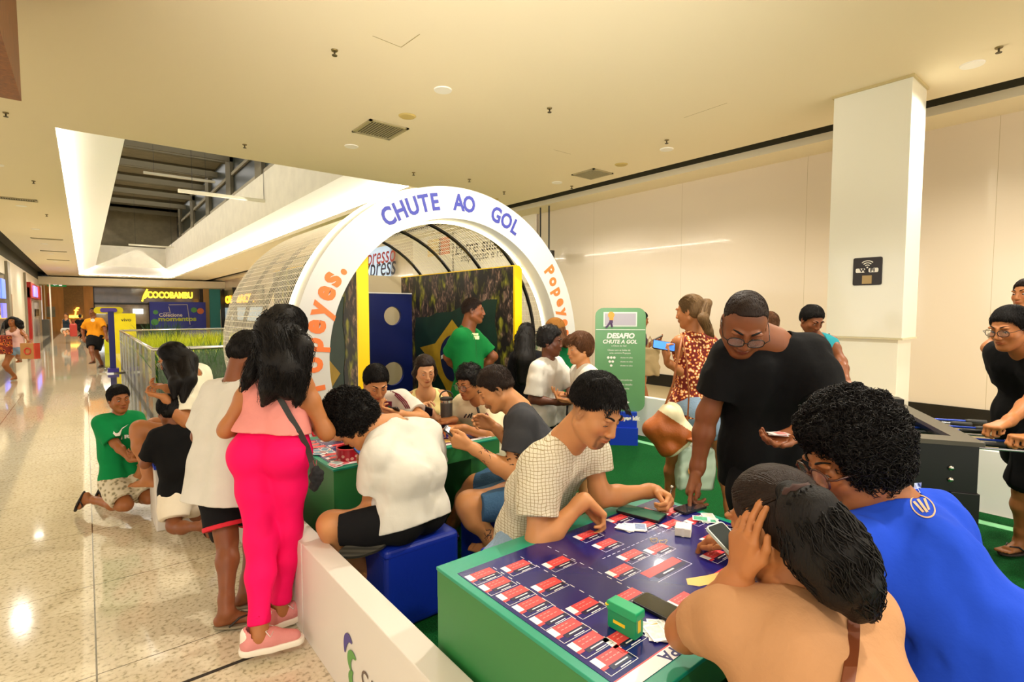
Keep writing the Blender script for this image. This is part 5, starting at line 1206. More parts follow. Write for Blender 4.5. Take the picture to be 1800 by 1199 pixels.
phone('dark phone lying face up on the near table beside the green box', c, dx, np.cross((0, 0, 1), dx), .165, .078, '#3a382c')
def carded(name, lab, cat, pts, z, mats, group=None, n=4, w=.05, h=.07, sp=.25, seed=0):
    t = None
def held(lab, o, l, n, *a, **k):
    n = nrm(n); l = nrm(V(l) - n * (V(l) @ n)); return phone(lab, o, l, np.cross(n, l), *a, **k)
# green sticker box with yellow labels
c = on(1100, 1110); ax = nrm(on(1135, 1128) - on(1075, 1095)); ay = np.cross((0, 0, 1), ax)
t = thing('card_box', 'small green box with yellow labels standing on the near table', 'box', c + V(0, 0, 0)); F = frame((0, 0, 0), ax, (0, 0, 1))
MB().prism([(x - .05, y) for x, y in round_rect(.095, .075, .006)], -.018, .018, F).build('box_body', mat('box_green', '#0c8a55', .4), t, bevel=.002)
MB().prism([(x - .053, y + .052) for x, y in round_rect(.101, .026, .006)], -.021, .021, F).build('box_lid', mat('box_green_lid', '#12a066', .35), t, bevel=.002)
k = MB(); k.prism([(-.030, .020), (.010, .020), (.010, .029), (-.030, .029)], .018, .0188, F); k.add([F(p) for p in ((.0452, .018, .008), (.0452, .052, .008), (.0452, .052, -.006), (.0452, .018, -.006))], [(0, 1, 2, 3)]); k.lathe([(.001, 0), (.006, 0), (.006, .003), (.001, .003)], 10, tuple(F((-.05, .065, .02)))); k.build('yellow_label', mat('label_yellow', '#e8c51e', .5), t)
# fanned white cards, card block, rubber bands, card pile
def card_things(name, lab, group, cx, cy, n, spread, seed, cols, z0=ZT, sz=(.052, .072), px=True):
    rg_ = random.Random(seed); o = on(cx, cy) if px else V(cx, cy, z0)
    for i in range(n):
        t = thing(name, lab, 'card', (o[0] + rg_.uniform(-1, 1) * spread, o[1] + rg_.uniform(-1, 1) * spread * .7, z0 + .0008 * i), rg_.uniform(-.9, .9), group=group)
        w_, h_ = sz; MB().box((-w_ / 2, -h_ / 2, 0), (w_ / 2, h_ / 2, .0006)).build('card_stock', M_cwhite, t)
        c_ = cols[rg_.randrange(len(cols))]; MB().box((-w_ / 2 + .005, -h_ / 2 + .012, .0006), (w_ / 2 - .005, h_ / 2 - .005, .0007)).build('card_picture', mat('pic' + c_, c_, .35, var=.25, vscale=60), t)
card_things('sticker_card', 'white and pale blue card in the fan beside the large phone on the near table', 'fanned cards by the large phone', 1112, 928, 7, .03, 1, ('#9fcbe0', '#d8e6ee', '#7d8fb8'))
card_things('sticker_card', 'white card in the loose pile by the green box on the near table', 'cards at the near corner', 1155, 1110, 8, .02, 2, ('#e8e2d2', '#c9d2cc', '#d9c070'))
card_things('sticker_card', 'colourful card in the heap at the far corner of the near table', 'cards at the far corner of the near table', 1245, 912, 7, .035, 3, ('#d8574a', '#58b08a', '#e6ddd2'))
t = thing('card_block', 'thick white block of stacked cards on the near table', 'card stack', on(1201, 938), .5); MB().box((-.034, -.03, 0), (.034, .03, .034)).build('stack', mat('paper', '#e9e4da', .6), t, bevel=.003); k = MB()
for i in range(8): k.box((-.0345, -.0305, .003 + i * .004), (.0345, .0305, .0036 + i * .004))
k.build('card_edges', mat('paper_edge', '#c4bdb0', .7), t); k = MB().box((-.0352, -.006, -.0), (.0352, .004, .0348)); k.build('paper_band', mat('paper', '#e9e4da'), t)
for i, (px_, py_) in enumerate(((1150, 950), (1166, 953))):
    o = on(px_, py_); k = MB(); k.tube([V(.018 * math.cos(a) * (1 + .3 * math.sin(2 * a + i)), .012 * math.sin(a) * (1 + .4 * math.cos(3 * a)), .0025) for a in np.linspace(0, 2 * math.pi, 20, endpoint=False)], .0014, 5, closed=True)
    q = k.build('rubber_band', mat('band_tan', '#c4a45c', .6), label=('left' if i == 0 else 'right') + ' one of two tan rubber bands on the near table', cat='rubber band', group='rubber bands'); q.location = o
dx = nrm(on(1155, 912) - on(1095, 897)); phone('large black phone with a green and blue screen lying on the near table', on(1127, 902, ZT + .006), dx, np.cross((0, 0, 1), dx), .20, .10, '#3f6a56', .25)
dx = nrm(on(1230, 885) - on(1195, 895)); phone('black phone lying by the finger of the man in the black tee', on(1213, 893, ZT + .006), dx, np.cross((0, 0, 1), dx), .15, .072, '#23262e')
# far table clutter
ZF = .753
t = thing('red_tin', 'round red tin with pale pattern on the far table', 'tin', atz(614, 806, ZF)); MB().lathe([(.001, 0), (.072, 0), (.075, .004), (.075, .072), (.071, .072), (.070, .008), (.001, .006)], 36).build('tin_body', mat('tin_red', '#b3142a', .3), t, smooth=False)
k = MB(); k.lathe([(.0753, .066), (.077, .068), (.077, .074), (.070, .075), (.0705, .066)], 36); k.build('tin_rim', mat('tin_red_rim', '#c92a3a', .3), t)
k = MB()
for i in range(18):
    a = i * .35; k.lathe([(.001, 0), (.009, 0), (.009, .0012), (.001, .0012)], 7, (0, 0, 0)); n_ = 14
    vs = k.v[-28:]; R_ = Matrix.Rotation(a, 3, 'Z'); 
    for j in range(28):
        v = Vector((.0755 + (vs[j][2]), vs[j][0] * 1.2, .02 + .012 * math.sin(i * 2.4) + vs[j][1])); k.v[len(k.v) - 28 + j] = tuple(R_ @ v)
k.build('tin_pattern', mat('tin_pink', '#e0a595', .4), t)
card_things('sticker_card', 'card in the heap at the left end of the far table', 'cards left of the red tin', 566, 795, 9, .05, 5, ('#c9a07a', '#5f8fa8', '#d9d2c2', '#a33a3a'))
card_things('sticker_card', 'card on the far table below the red tin', 'cards in front of the red tin', 600, 815, 6, .045, 6, ('#d9d2c2', '#9fb8b8', '#d4606a'))
card_things('sticker_card', 'card on the far table behind the curly head', 'cards behind the curly head', 660, 765, 6, .05, 7, ('#b8c4cc', '#d9d2c2', '#5a5a7a'))
card_things('sticker_card', 'card on the far table by the hands of the man in dark grey', 'cards at the right end of the far table', 850, 765, 9, .06, 8, ('#d9c8a0', '#c94a5a', '#c8ccb0', '#7ab0c0'))
t = thing('tumbler', 'tall dark grey insulated tumbler with a carry handle on the far table', 'tumbler', atz(785, 752, ZF))
MB().lathe([(.001, 0), (.040, 0), (.043, .01), (.047, .19), (.045, .195), (.001, .195)], 28).build('tumbler_body', mat('tumbler_grey', '#54504c', .4, metal=.2), t, smooth=False)
MB().lathe([(.046, .195), (.0475, .197), (.0475, .215), (.001, .215)], 28).build('steel_band', M_chrome, t)
MB().lathe([(.001, .215), (.049, .215), (.049, .232), (.03, .238), (.001, .238)], 28).build('lid', M_dgrey, t)
k = MB(); k.tube([V(.05 * math.cos(a), 0, .235 + .05 * math.sin(a)) for a in np.linspace(0, math.pi, 14)], .006, 6); hh_ = k.build('carry_handle', M_dgrey, t, smooth=True); t.rotation_euler = (0, 0, -YAW)
# ============================================================ THE PEOPLE
iR = _R; iF = V(math.sin(YAW), math.cos(YAW), 0); iC = -iF; Z = V(0, 0, 1)
C_ = {n: cloth('cloth_' + n, c, **k) for n, c, k in (('white', '#d6d1c6', {}), ('offwhite', '#d2c9b4', {}), ('black', '#0c0b0c', {}), ('blacks', '#111012', {}), ('grey', '#3a3a3e', {}), ('pink', '#e8938a', {}), ('hot', '#f0045f', {'rough': .7}),
      ('beige', '#cf9f6f', {'bump': .35}), ('blue', '#1c46c4', {}), ('green', '#0a8446', {}), ('polo', '#0c6e32', {}), ('yellow', '#f2e29c', {}), ('orange', '#e8961c', {}), ('denim', '#3e5f80', {'bump': .5, 'bscale': 90}), ('ldenim', '#8aa3bd', {'bump': .5, 'bscale': 90, 'var': .15}),
      ('teal', '#2f9aa8', {}), ('royal', '#1b45c8', {}), ('rose', '#f0c4bc', {}), ('cream', '#e8d9b4', {}), ('dgreen', '#0d6b3a', {}))}
def checked_mat():
    k = NT('checked_cloth', .9); sp = k.n('SeparateXYZ'); k.l(k.objco(), sp.inputs[0])
    no = k.n('TexNoise'); no.inputs['Scale'].default_value = 18; k.l(k.objco(), no.inputs['Vector'])
    wob = k.math('MULTIPLY', k.math('SUBTRACT', no.outputs['Fac'], .5), .02)
    hx1 = k.math('ADD', k.math('ADD', k.math('MULTIPLY', sp.outputs[0], .775), k.math('MULTIPLY', sp.outputs[1], -.63)), wob)
    def ln(a, per, w): f = k.math('FRACT', k.math('MULTIPLY', k.math('ADD', a, 20.0), 1 / per)); return k.math('LESS_THAN', f, w)
    g = k.math('MAXIMUM', ln(hx1, .0150, .13), ln(k.math('ADD', sp.outputs[2], wob), .0125, .15))
    k.l(k.mix(g, '#dcd3bc', '#9f8e66'), k.b.inputs['Base Color']); k.b.inputs['Specular IOR Level'].default_value = .2
    bp = k.n('Bump'); bp.inputs['Strength'].default_value = .3; bp.inputs['Distance'].default_value = .004; k.l(g, bp.inputs['Height']); k.l(bp.outputs[0], k.b.inputs['Normal']); return k.m
def floral_mat(name, ground, a, b, scale=42):
    k = NT(name, .85); vo = k.n('TexVoronoi'); vo.inputs['Scale'].default_value = scale; k.l(k.objco(), vo.inputs['Vector'])
    no = k.n('TexNoise'); no.inputs['Scale'].default_value = scale * 1.2; k.l(k.objco(), no.inputs['Vector'])
    d = k.math('ADD', vo.outputs['Distance'], k.math('MULTIPLY', k.math('SUBTRACT', no.outputs['Fac'], .5), .5))
    c = k.ramp(d, [(0, b), (.28, b), (.34, a), (.44, a), (.5, ground)]); k.l(c, k.b.inputs['Base Color']); return k.m
def ribbed_mat(name, col, per=.006):
    k = NT(name, .9); sp = k.n('SeparateXYZ'); k.l(k.objco(), sp.inputs[0]); w = k.math('SINE', k.math('MULTIPLY', k.math('ADD', k.math('MULTIPLY', sp.outputs[0], .775), k.math('MULTIPLY', sp.outputs[1], -.63)), 6.28 / per))
    k.b.inputs['Base Color'].default_value = hx(col); bp = k.n('Bump'); bp.inputs['Strength'].default_value = .25; bp.inputs['Distance'].default_value = .002; k.l(w, bp.inputs['Height']); k.l(bp.outputs[0], k.b.inputs['Normal']); k.b.inputs['Specular IOR Level'].default_value = .15; return k.m
def stripes_mat(name, cols, per, axis=2):
    k = NT(name, .85); sp = k.n('SeparateXYZ'); k.l(k.objco(), sp.inputs[0]); f = k.math('FRACT', k.math('MULTIPLY', k.math('ADD', sp.outputs[axis], 10.0), 1 / per)); k.l(k.mix(k.math('GREATER_THAN', f, .5), cols[0], cols[1]), k.b.inputs['Base Color']); return k.m
M_frame = mat('frame_black', '#0e0c0b', .3); M_tort = mat('frame_tortoise', '#4a2412', .25, var=.4, vscale=60)
def flipflop(P, q, col='#16120f', strap='#16120f'):
    sole, d, up, x = P.sole[q]; s = P.s; F = frame(sole - V(P.off), d, x); k = MB(); pts = []
    for i in range(24):
        a = 2 * math.pi * i / 24; pts.append((.055 * s + .125 * s * math.cos(a), (.046 * s - .010 * s * math.cos(a + math.pi)) * math.sin(a)))
    U = np.cross(nrm(d), nrm(x)); sg = 1 if U @ up > 0 else -1
    k.prism(pts, sg * -.012, sg * .001, F); o = k.build('sandal', mat('sole' + col, col, .7), P.root, bevel=.003)
    k = MB(); M = lambda a, b, c: V(F((a * s, b * s, sg * c * s)))
    for e in (-1, 1): k.tube([M(.125, 0, .01), M(.11, e * .012, .040), M(.07, e * .034, .042), M(.02, e * .045, .004)], .0055 * s, 6)
    k.build('strap', mat('strapm' + strap, strap, .5), o, smooth=True)
def mk(h, P, body=None, **kw): return P.body(h, **kw)

# ---- 1 man in the checked cream tee -------------------------------------------------------------
P = Person('man with a goatee in a checked cream tee leaning over the near table', (1.66, 1.85, .60), at(992, 772, 2.24), 1.06, az=172, hunch=.04, tilt=-4)
P.arm(1, at(1028, 877, 2.14), -iR * 1.0 + iC * .3 - Z * .5, nrm(at(1068, 915, 2.16) - at(1028, 877, 2.14)), -Z + iC * .2, curl=.55, thumb=.5)
P.arm(-1, atz(1150, 862, .82), iR * .6 - Z * .8, nrm(atz(1185, 885, .80) - atz(1150, 862, .82)), nrm(-iR * .6 + iC * .3 - Z * .4), curl=.85, thumb=.8)
P.leg(1, (1.55, 1.75, .10), iC - iR); P.leg(-1, (1.85, 1.72, .10), iC + iR)
P.head(at(1047, 722, 2.10), 178, 30, 4, 1.03)
P.body(.0036, 'lt', goatee=.95, fade=.55, beard=.12, hair=HAIRB, gaze=.85, brow=1.25)
M_chk = checked_mat(); P.shirt(.005, M_chk, sleeve=.62, o=.020, hem=.16, wr=.006, flare=.03, neckr=.074); P.pants(.007, C_['ldenim'])
P.cap(.004, HAIRB, t=.003, top=.020, line=(.088, .068), slope=(.72, .70), fadeline=.030, bump=.003, bs=90, edge=.014, nape=.0, letL=.018, lift=.55, lets=9000)
k = MB(); rg_ = random.Random(8); H = P.H
for i in range(420):
    a = rg_.uniform(-1, 1); b = rg_.uniform(-.3, 1); st = H.p(a * .062, .02 + .062 * b, .105 - .03 * a * a - .03 * max(0, b) ** 2); e = rg_.uniform(.02, .04)
    m_ = st + (H.f * .6 + H.u * .35 + H.r * a * .5) * e * .6; en = m_ + (H.f * .5 - H.u * .6 + H.r * (a * .6 + rg_.uniform(-.3, .3))) * e * .7; k.tube([V(p) - P.off for p in (st, m_, en)], [.0022, .002, .0006], 4, caps=False)
k.build('hair_fringe', HAIRB, P.root, smooth=True)
PEN = P
o_ = P.wr[-1] + nrm(P.hd[-1][0]) * .10 - Z * .0
t = thing('pen', 'metal capped pen held in the left hand of the man in the checked tee', 'pen', o_); k = MB(); k.tube([(-.05, -.02, -.025), (.06, .03, .035)], .0035, 8); k.build('barrel', M_chrome, t, smooth=True); k = MB(); k.lathe([(.001, 0), (.008, .002), (.008, .012), (.001, .014)], 12, (.06, .03, .034)); k.build('cap', M_chrome, t, smooth=True)

# ---- 2 tall man in the black tee ----------------------------------------------------------------
P = Person('tall man with cropped hair and glasses in a black tee standing over the near table', at(1352, 800, 2.52), at(1372, 600, 2.40), 1.08, az=222, hunch=.05, tilt=-3, girth=1.08)
P.arm(1, atz(1222, 838, .86), -iR * .5 + iF * .6 - Z * .2, nrm(atz(1207, 880, .765) - atz(1222, 838, .86)), nrm(-Z * .5 + iR * .6 + iC * .3), curls=[.12, .7, .8, .9], thumb=.4)
P.arm(-1, at(1398, 762, 2.12), iR * 1.0 + iF * .3 - Z * .4, nrm(at(1340, 785, 2.06) - at(1398, 762, 2.12)), nrm(Z + iC * .25), curl=.28, thumb=.2)
P.leg(1, (2.42, 1.20, .09), iC); P.leg(-1, (2.66, 1.10, .09), iC)
P.head(at(1304, 566, 2.27), 238, 44, 6, 1.07)
P.body(.0036, 'br', fade=.5, hair=HAIRB, gaze=1.0, brow=1.2, glass=(M_frame, dict(w=.028, hgt=.021)), beard=.25)
P.shirt(.005, C_['black'], sleeve=.66, o=.020, hem=.12, wr=.006, flare=.03, neckr=.050); P.pants(.007, C_['blacks'], t=1.93, name='trousers', wide=.01)
P.cap(.004, HAIRD, t=.0005, top=.003, line=(.066, .080), slope=(.78, .62), bump=.0008, bs=240, edge=.010, nape=-.05, letL=.006, lets=6000, lift=.5)
F2 = P
for i in range(2):
    c = P.wr[-1] + nrm(P.hd[-1][0]) * .095 + Z * (.024 + .004 * i); t = thing('sticker_card', ('upper' if i else 'lower') + ' white card lying in the open palm of the tall man in the black tee', 'card', c, .5 + .5 * i); MB().box((-.026, -.036, 0), (.026, .036, .001)).build('card_stock', M_cwhite, t); MB().box((-.02, -.03, .001), (.02, .01, .0013)).build('card_picture', mat('pic_rose', '#d98a86', .4), t)
# small logos are left off the plain tee

# ---- 3 woman in the beige tee ------------------------------------------------------------------
P = Person('woman with a dark ponytail in a beige tee at the near table', at(1470, 1420, 1.02), at(1405, 1030, 1.16), 1.0, az=5, girth=1.18, female=True, hunch=.05)
P.sh[-1] = at(1285, 1085, 1.16); P.sh[1] = at(1515, 1075, 1.18)
P.arm(-1, at(1293, 1010, 1.20), -iR * 1 - Z * 1.3 + iF * .35, nrm(at(1310, 900, 1.15) - at(1302, 1012, 1.17)), nrm(iR + iF * .35 + Z * .1), side=1, curls=[.15, .2, .25, .35], thumb=.2)
P.arm(1, at(1345, 1010, 1.52), iR * .6 - Z, nrm(at(1285, 940, 1.55) - at(1345, 1010, 1.52)), nrm(-Z * .3 - iC * .4 - iR * .2), curl=.5, thumb=.5)
P.leg(1, (1.35, .62, .10), V(0, 1, .5)); P.leg(-1, (1.05, .62, .10), V(0, 1, .5))
P.head(at(1364, 922, 1.20), 6, 22, -4, 1.02); P.hair_lets = False; P.el[-1] = at(1202, 1112, 1.33); P.wr[-1] = at(1302, 1012, 1.17)
P.body(.0045, 'md', hair=HAIRB, glass=None, gaze=1.0)
M_bg = cloth('cloth_beige2', '#bb8a60', bump=.22, bscale=60); P.shirt(.0055, M_bg, sleeve=.62, o=.012, hem=.10, wr=.003, flare=.01, neckr=.085); P.pants(.01, C_['denim'])
P.cap(.0045, HAIRD, t=.008, top=.006, line=(.078, .055), slope=(.88, .47), nape=-.075, bump=.0012, bs=120, edge=.015)
# smooth pulled-back strands, tie and heavy ponytail
H = P.H; tie = at(1388, 868, 1.12); rg_ = random.Random(3); k = MB()
for i in range(520):
    a = rg_.uniform(-1.5, 1.5); b = rg_.uniform(-.2, 1.0); st = H.c + (H.r * math.sin(a) * .080 + H.f * (.070 * b * math.cos(a)) + H.u * (.03 + .085 * math.cos(a) * (1 - .15 * b * b))) * H.s
    pts = []; ec = H.p(0, -.013, .035); er = V(.0845, .104, .093) * H.s; tl = np.array([(tie - ec) @ q for q in H.ax]) / er; sl_ = np.array([(st - ec) @ q for q in H.ax]) / er
    for j in range(9):
        t_ = j / 8; q_ = nrm(lerp(nrm(sl_), nrm(tl), t_)) * (1.02 + .012 * math.sin(i)) * (1 if t_ < .99 else max(1, np.linalg.norm(tl))); w3 = q_ * er; pts.append(ec + H.r * w3[0] + H.f * w3[1] + H.u * w3[2] - P.off)
    k.tube(pts, [.0022] * 8 + [.0014], 4, caps=False)
k.build('pulled_strands', HAIRD, P.root, smooth=True)
pts = [tie, at(1425, 895, 1.06), at(1462, 955, 1.04), at(1490, 1010, 1.04), at(1512, 1055, 1.05), at(1530, 1088, 1.06)]
hairpaths(P, 'ponytail', [(pts, [.020, .042, .056, .052, .034, .010]), ([tie, at(1410, 915, 1.08), at(1430, 975, 1.06), at(1465, 1030, 1.05), at(1505, 1075, 1.05)], [.018, .038, .046, .034, .01])], HAIRB, .0045, 1700, .0019, .005, 5, bump=.004, k=.03, spread=1.14)
tie = tie + iC * .035 + Z * .012; k = MB(); k.tube([tie - P.off + (iR * math.cos(a) * .026 + nrm(np.cross(iR, nrm(at(1425, 895, 1.06) - tie))) * math.sin(a) * .026) for a in np.linspace(0, 6.28, 20, endpoint=False)], [.009 + .003 * math.sin(i * 2.5) for i in range(20)], 8, closed=True); k.build('hair_tie', mat('tie_brown', '#3a1d16', .7), P.root, smooth=True)
# thin tan bag strap down her back
k = MB(); 
pts = []
for px_, py_ in ((1500, 1085), (1500, 1110), (1498, 1140), (1494, 1170), (1488, 1205), (1480, 1240)):
    r_ = ray(px_, py_); hit = P.S_shirt.cast(_C + r_ * .8, r_, .6); hit = hit if hit is not None else _C + r_ * 1.05; pts.append(hit - nrm(r_) * .007)
k = MB(); vs = []; 
for p in pts: vs += [p - iR * .012 - P.off, p + iR * .012 - P.off, p + iR * .012 - nrm(iF) * .003 - P.off, p - iR * .012 - nrm(iF) * .003 - P.off]
for i in range(len(pts) - 1):
    for j in range(4): k.f.append((4 * i + j, 4 * i + (j + 1) % 4, 4 * i + 4 + (j + 1) % 4, 4 * i + 4 + j)); k.mi.append(0)
k.v = [tuple(p) for p in vs]; k.build('bag_strap', mat('strap_dark', '#6e3410', .5), P.root)
dx = nrm(at(1310, 960, 1.42) - at(1262, 940, 1.5)); held('pale phone held out in the right hand of the woman in the beige tee', at(1286, 957, 1.50), dx, Z + iC * .5 + iR * .2, .145, .07, '#2c3436', .1, body='#b9c4bd')

# ---- 4 man in the bright blue tee ---------------------------------------------------------------
P = Person('man with curly hair and tortoiseshell glasses in a bright blue tee at the near table', at(1705, 1290, 1.32), at(1572, 885, 1.45), 1.06, az=-28, girth=1.2, hunch=.07)
P.sh[-1] = at(1478, 965, 1.34); P.sh[1] = at(1640, 918, 1.50)
P.arm(-1, at(1400, 1010, 1.60), -iR * .3 - Z * 1.2, nrm(V(-.3, .9, -.1)), -Z, curl=.4); P.arm(1, (1.78, 1.0, .80), iR - Z, None, -Z, curl=.4)
P.leg(1, (1.85, .70, .10), V(0, 1, .5)); P.leg(-1, (1.62, .66, .10), V(0, 1, .5))
P.head(at(1498, 812, 1.46), -52, 20, 0, 1.06)
P.body(.0040, 'tn', beard=.45, hair=HAIRB, gaze=.7, glass=(M_tort, dict(w=.029, hgt=.023, thick=.0030)))
P.shirt(.0055, C_['blue'], sleeve=.75, o=.022, hem=.14, wr=.009, flare=.03, waves_seed=4, neckr=.062); P.pants(.01, C_['blacks'])
P.cap(.0045, HAIRB, t=.020, top=.030, line=(.088, .060), slope=(.92, .38), nape=-.075, bump=.008, bs=110, curls=5200, curlr=.0085, seed=2, edge=.02, curlt=.13)
k = MB(); k.tube([P.H.p(-.078, -.008, -.030) - P.off + V(0, .006 * math.cos(a), .006 * math.sin(a) - .004) for a in np.linspace(0, 6.28, 10, endpoint=False)], .0012, 5, closed=True); k.build('earring', mat('gold', '#d9b04a', .25, metal=1), P.root)
# white tag and ringed emblem printed on the back
d_ = ray(1620, 890); S_ = P.S_shirt; dR = nrm(ray(1622, 889))
e = [(.024 * math.cos(a) * r_, .036 * math.sin(a) * r_) for r_ in (1.0, .88) for a in np.linspace(0, 2 * math.pi, 24, endpoint=False)]
y_ = nrm(at(1602, 862, 1.4) - at(1634, 905, 1.4)); x_ = nrm(np.cross(y_, dR))
decal(S_, [(e, [(i, (i + 1) % 24, 24 + (i + 1) % 24, 24 + i) for i in range(24)]), ([(-.017, .018), (-.011, .018), (-.004, -.016), (-.009, -.016)], [(0, 1, 2, 3)]), ([(-.003, .022), (.003, .022), (.003, -.020), (-.003, -.020)], [(0, 1, 2, 3)]), ([(.008, .02), (.014, .02), (.010, -.016), (.005, -.016)], [(0, 1, 2, 3)])], at(1622, 889, 1.42), x_ * 1, y_, dR, mat('print_sand', '#c9a67c', .6), P.root, P.off)
decal(S_, [([(-.010, -.018), (.010, -.014), (.012, .016), (-.008, .014)], [(0, 1, 2, 3)])], at(1612, 858, 1.42), iR, Z, nrm(ray(1612, 858)), mat('tag_pale', '#c8d4ee', .6), P.root, P.off, 'label_tag')

# ---- 5 woman in pink top and hot pink trousers --------------------------------------------------
P = Person('woman with long black hair in hot pink trousers standing by the low wall', at(478, 800, 2.62), at(490, 648, 2.64), .99, az=52, female=True, hunch=-.01, girth=1.02)
P.hp = {1: at(506, 800, 2.60), -1: at(446, 800, 2.60)}
P.arm(-1, at(466, 745, 2.86), -iR * .5 + iC * .3 - Z, None, Z, curl=.4); P.arm(1, at(545, 735, 2.84), iR * .6 + iC * .35 - Z * .7, None, Z, curl=.4)
P.leg(-1, atz(456, 1130, .085), iF, iR * .95 + iF * .35); P.leg(1, atz(492, 1078, .085), iF, iR * .7 + iF * .6)
P.head(at(503, 586, 2.68), 58, 28, 0, 1.0)
P.body(.006, 'md', face=False, toes=False)
P.shirt(.006, cloth('cloth_pinktop', '#e8938a', bump=.5), sleeve=0, o=.009, hem=-.12, wr=.005, neck='tank', hemn=None)
P.pants(.0055, C_['hot'], t=1.86, o=.008, waist=.17, wide=.003, flare=-.002, wr=.004, name='trousers')
H = P.H
P.cap(.006, HAIRB, t=.016, top=.012, line=(.070, .03), slope=(.95, .3), nape=-.09, bump=.002)
hairpaths(P, 'long_hair', [([H.p(0, -.05, .05), H.p(0, -.09, -.03), at(490, 640, 2.50), at(478, 680, 2.49), at(462, 712, 2.50)], [.085, .082, .078, .055, .015]), ([H.p(-.05, -.03, .0), at(462, 620, 2.56), at(440, 660, 2.52), at(424, 690, 2.52)], [.05, .045, .03, .006]), ([H.p(.05, -.03, .0), at(530, 610, 2.56), at(528, 660, 2.52), at(524, 700, 2.52), at(520, 716, 2.52)], [.05, .05, .035, .022, .006]), ([H.p(.0, -.08, -.02), at(505, 650, 2.49), at(505, 690, 2.49), at(500, 700, 2.5)], [.07, .06, .035, .008])], HAIRB, .0055, 1000, .0016, .010, 6, bump=.005, spread=1.12)
def sneaker(P, q, h=.0045):
    sole, d, up, x = P.sole[q]; s = P.s * 1.05; S_ = SDF(); X = lambda a, b, c: sole + (d * a + x * b + up * c) * s
    S_.cone(X(-.035, 0, .04), X(.05, 0, .05), .040 * s, .040 * s, .02); S_.cone(X(.05, 0, .045), X(.145, -.005, .028), .040 * s, .030 * s, .02); S_.cone(X(-.04, 0, .035), X(-.035, 0, .085), .036 * s, .036 * s, .02); S_.cone(X(-.02, 0, .06), X(-.02, 0, .12), .033 * s, .033 * s, .004, op=-1); S_.keep(X(0, 0, .012), -up)
    o = S_.build('sneaker', mat('suede_pink', '#d98a86', .8, bump=.3), h, P.root, P.off)
    S2 = SDF(); S2.cone(X(-.042, 0, .01), X(.05, 0, .01), .044 * s, .044 * s, .01); S2.cone(X(.05, 0, .01), X(.155, -.004, .01), .044 * s, .036 * s, .01); S2.keep(X(0, 0, .024), up); S2.keep(X(0, 0, -.006), -up)
    S2.build('sole', mat('sole_white', '#efe6d6', .5), h, o, P.off)
    S3 = SDF(); S3.cone(X(-.046, 0, .04), X(-.044, 0, .085), .034 * s, .034 * s, .01); S3.cone(X(-.03, 0, .03), X(-.03, 0, .12), .0335 * s, .0335 * s, .002, op=-1); S3.keep(X(-.045, 0, 0), d); S3.keep(X(0, 0, .03), -up); S3.build('heel_patch', mat('sole_white', '#efe6d6'), .004, o, P.off)
    k = MB()
    for i in range(6):
        a = .035 + i * .016; k.tube([X(a, b * .028, .089 - a * .22 - .02 * abs(b) ** 2 - .014 * i / 6) - P.off for b in np.linspace(-1, 1, 7)], .0030, 5)
    for b in (-1, 1): k.tube([X(.04, 0, .085) - P.off, X(.03, b * .03, .095) - P.off, X(.05, b * .045, .075) - P.off, X(.06, b * .02, .085) - P.off], .0022, 5)
    k.build('laces', M_white, o, smooth=True)
for q in (1, -1): sneaker(P, q)
t = thing('crossbody_bag', 'small fuzzy black bag on a crossbody strap worn by the woman in pink', 'bag', at(556, 838, 2.5)); O = V(t.location)
k = MB(); vs = []; pts = []
for px_, py_, D_ in ((478, 672, 2.45), (492, 700, 2.45), (508, 728, 2.47), (526, 758, 2.49), (540, 785, 2.5), (548, 812, 2.52), (552, 835, 2.52)):
    r_ = ray(px_, py_); h1 = P.S_shirt.cast(_C + r_ * 2.2, r_, .8); h2 = P.S_pants.cast(_C + r_ * 2.2, r_, .8); hs = [np.linalg.norm(h - _C) for h in (h1, h2) if h is not None]; pts.append(_C + nrm(r_) * (min(hs) - .006) if hs else _C + r_ * D_)
for p in pts: w_ = nrm(np.cross(_F, pts[-1] - pts[0])) * .014; vs += [p - w_ - O, p + w_ - O, p + w_ - _F * .003 - O, p - w_ - _F * .003 - O]
k.v = [tuple(p) for p in vs]
for i in range(len(pts) - 1):
    for j in range(4): k.f.append((4 * i + j, 4 * i + (j + 1) % 4, 4 * i + 4 + (j + 1) % 4, 4 * i + 4 + j)); k.mi.append(0)
k.build('strap', M_dgrey, t)
S_ = SDF(); S_.ell((.0, .0, .0), (.035, .03, .05)); S_.ell((-.01, 0, -.045), .022); S_.disp = lambda X: (waves(X, 120, 3) * .007).astype(f4); S_.build('bag_body', mat('fuzz', '#121013', .9), .004, t); k = MB(); k.tube([(0, 0, .04), (-.012, 0, .08), (.006, 0, .08), (0, 0, .04)], .003, 5); k.build('ring_clip', M_chrome, t)

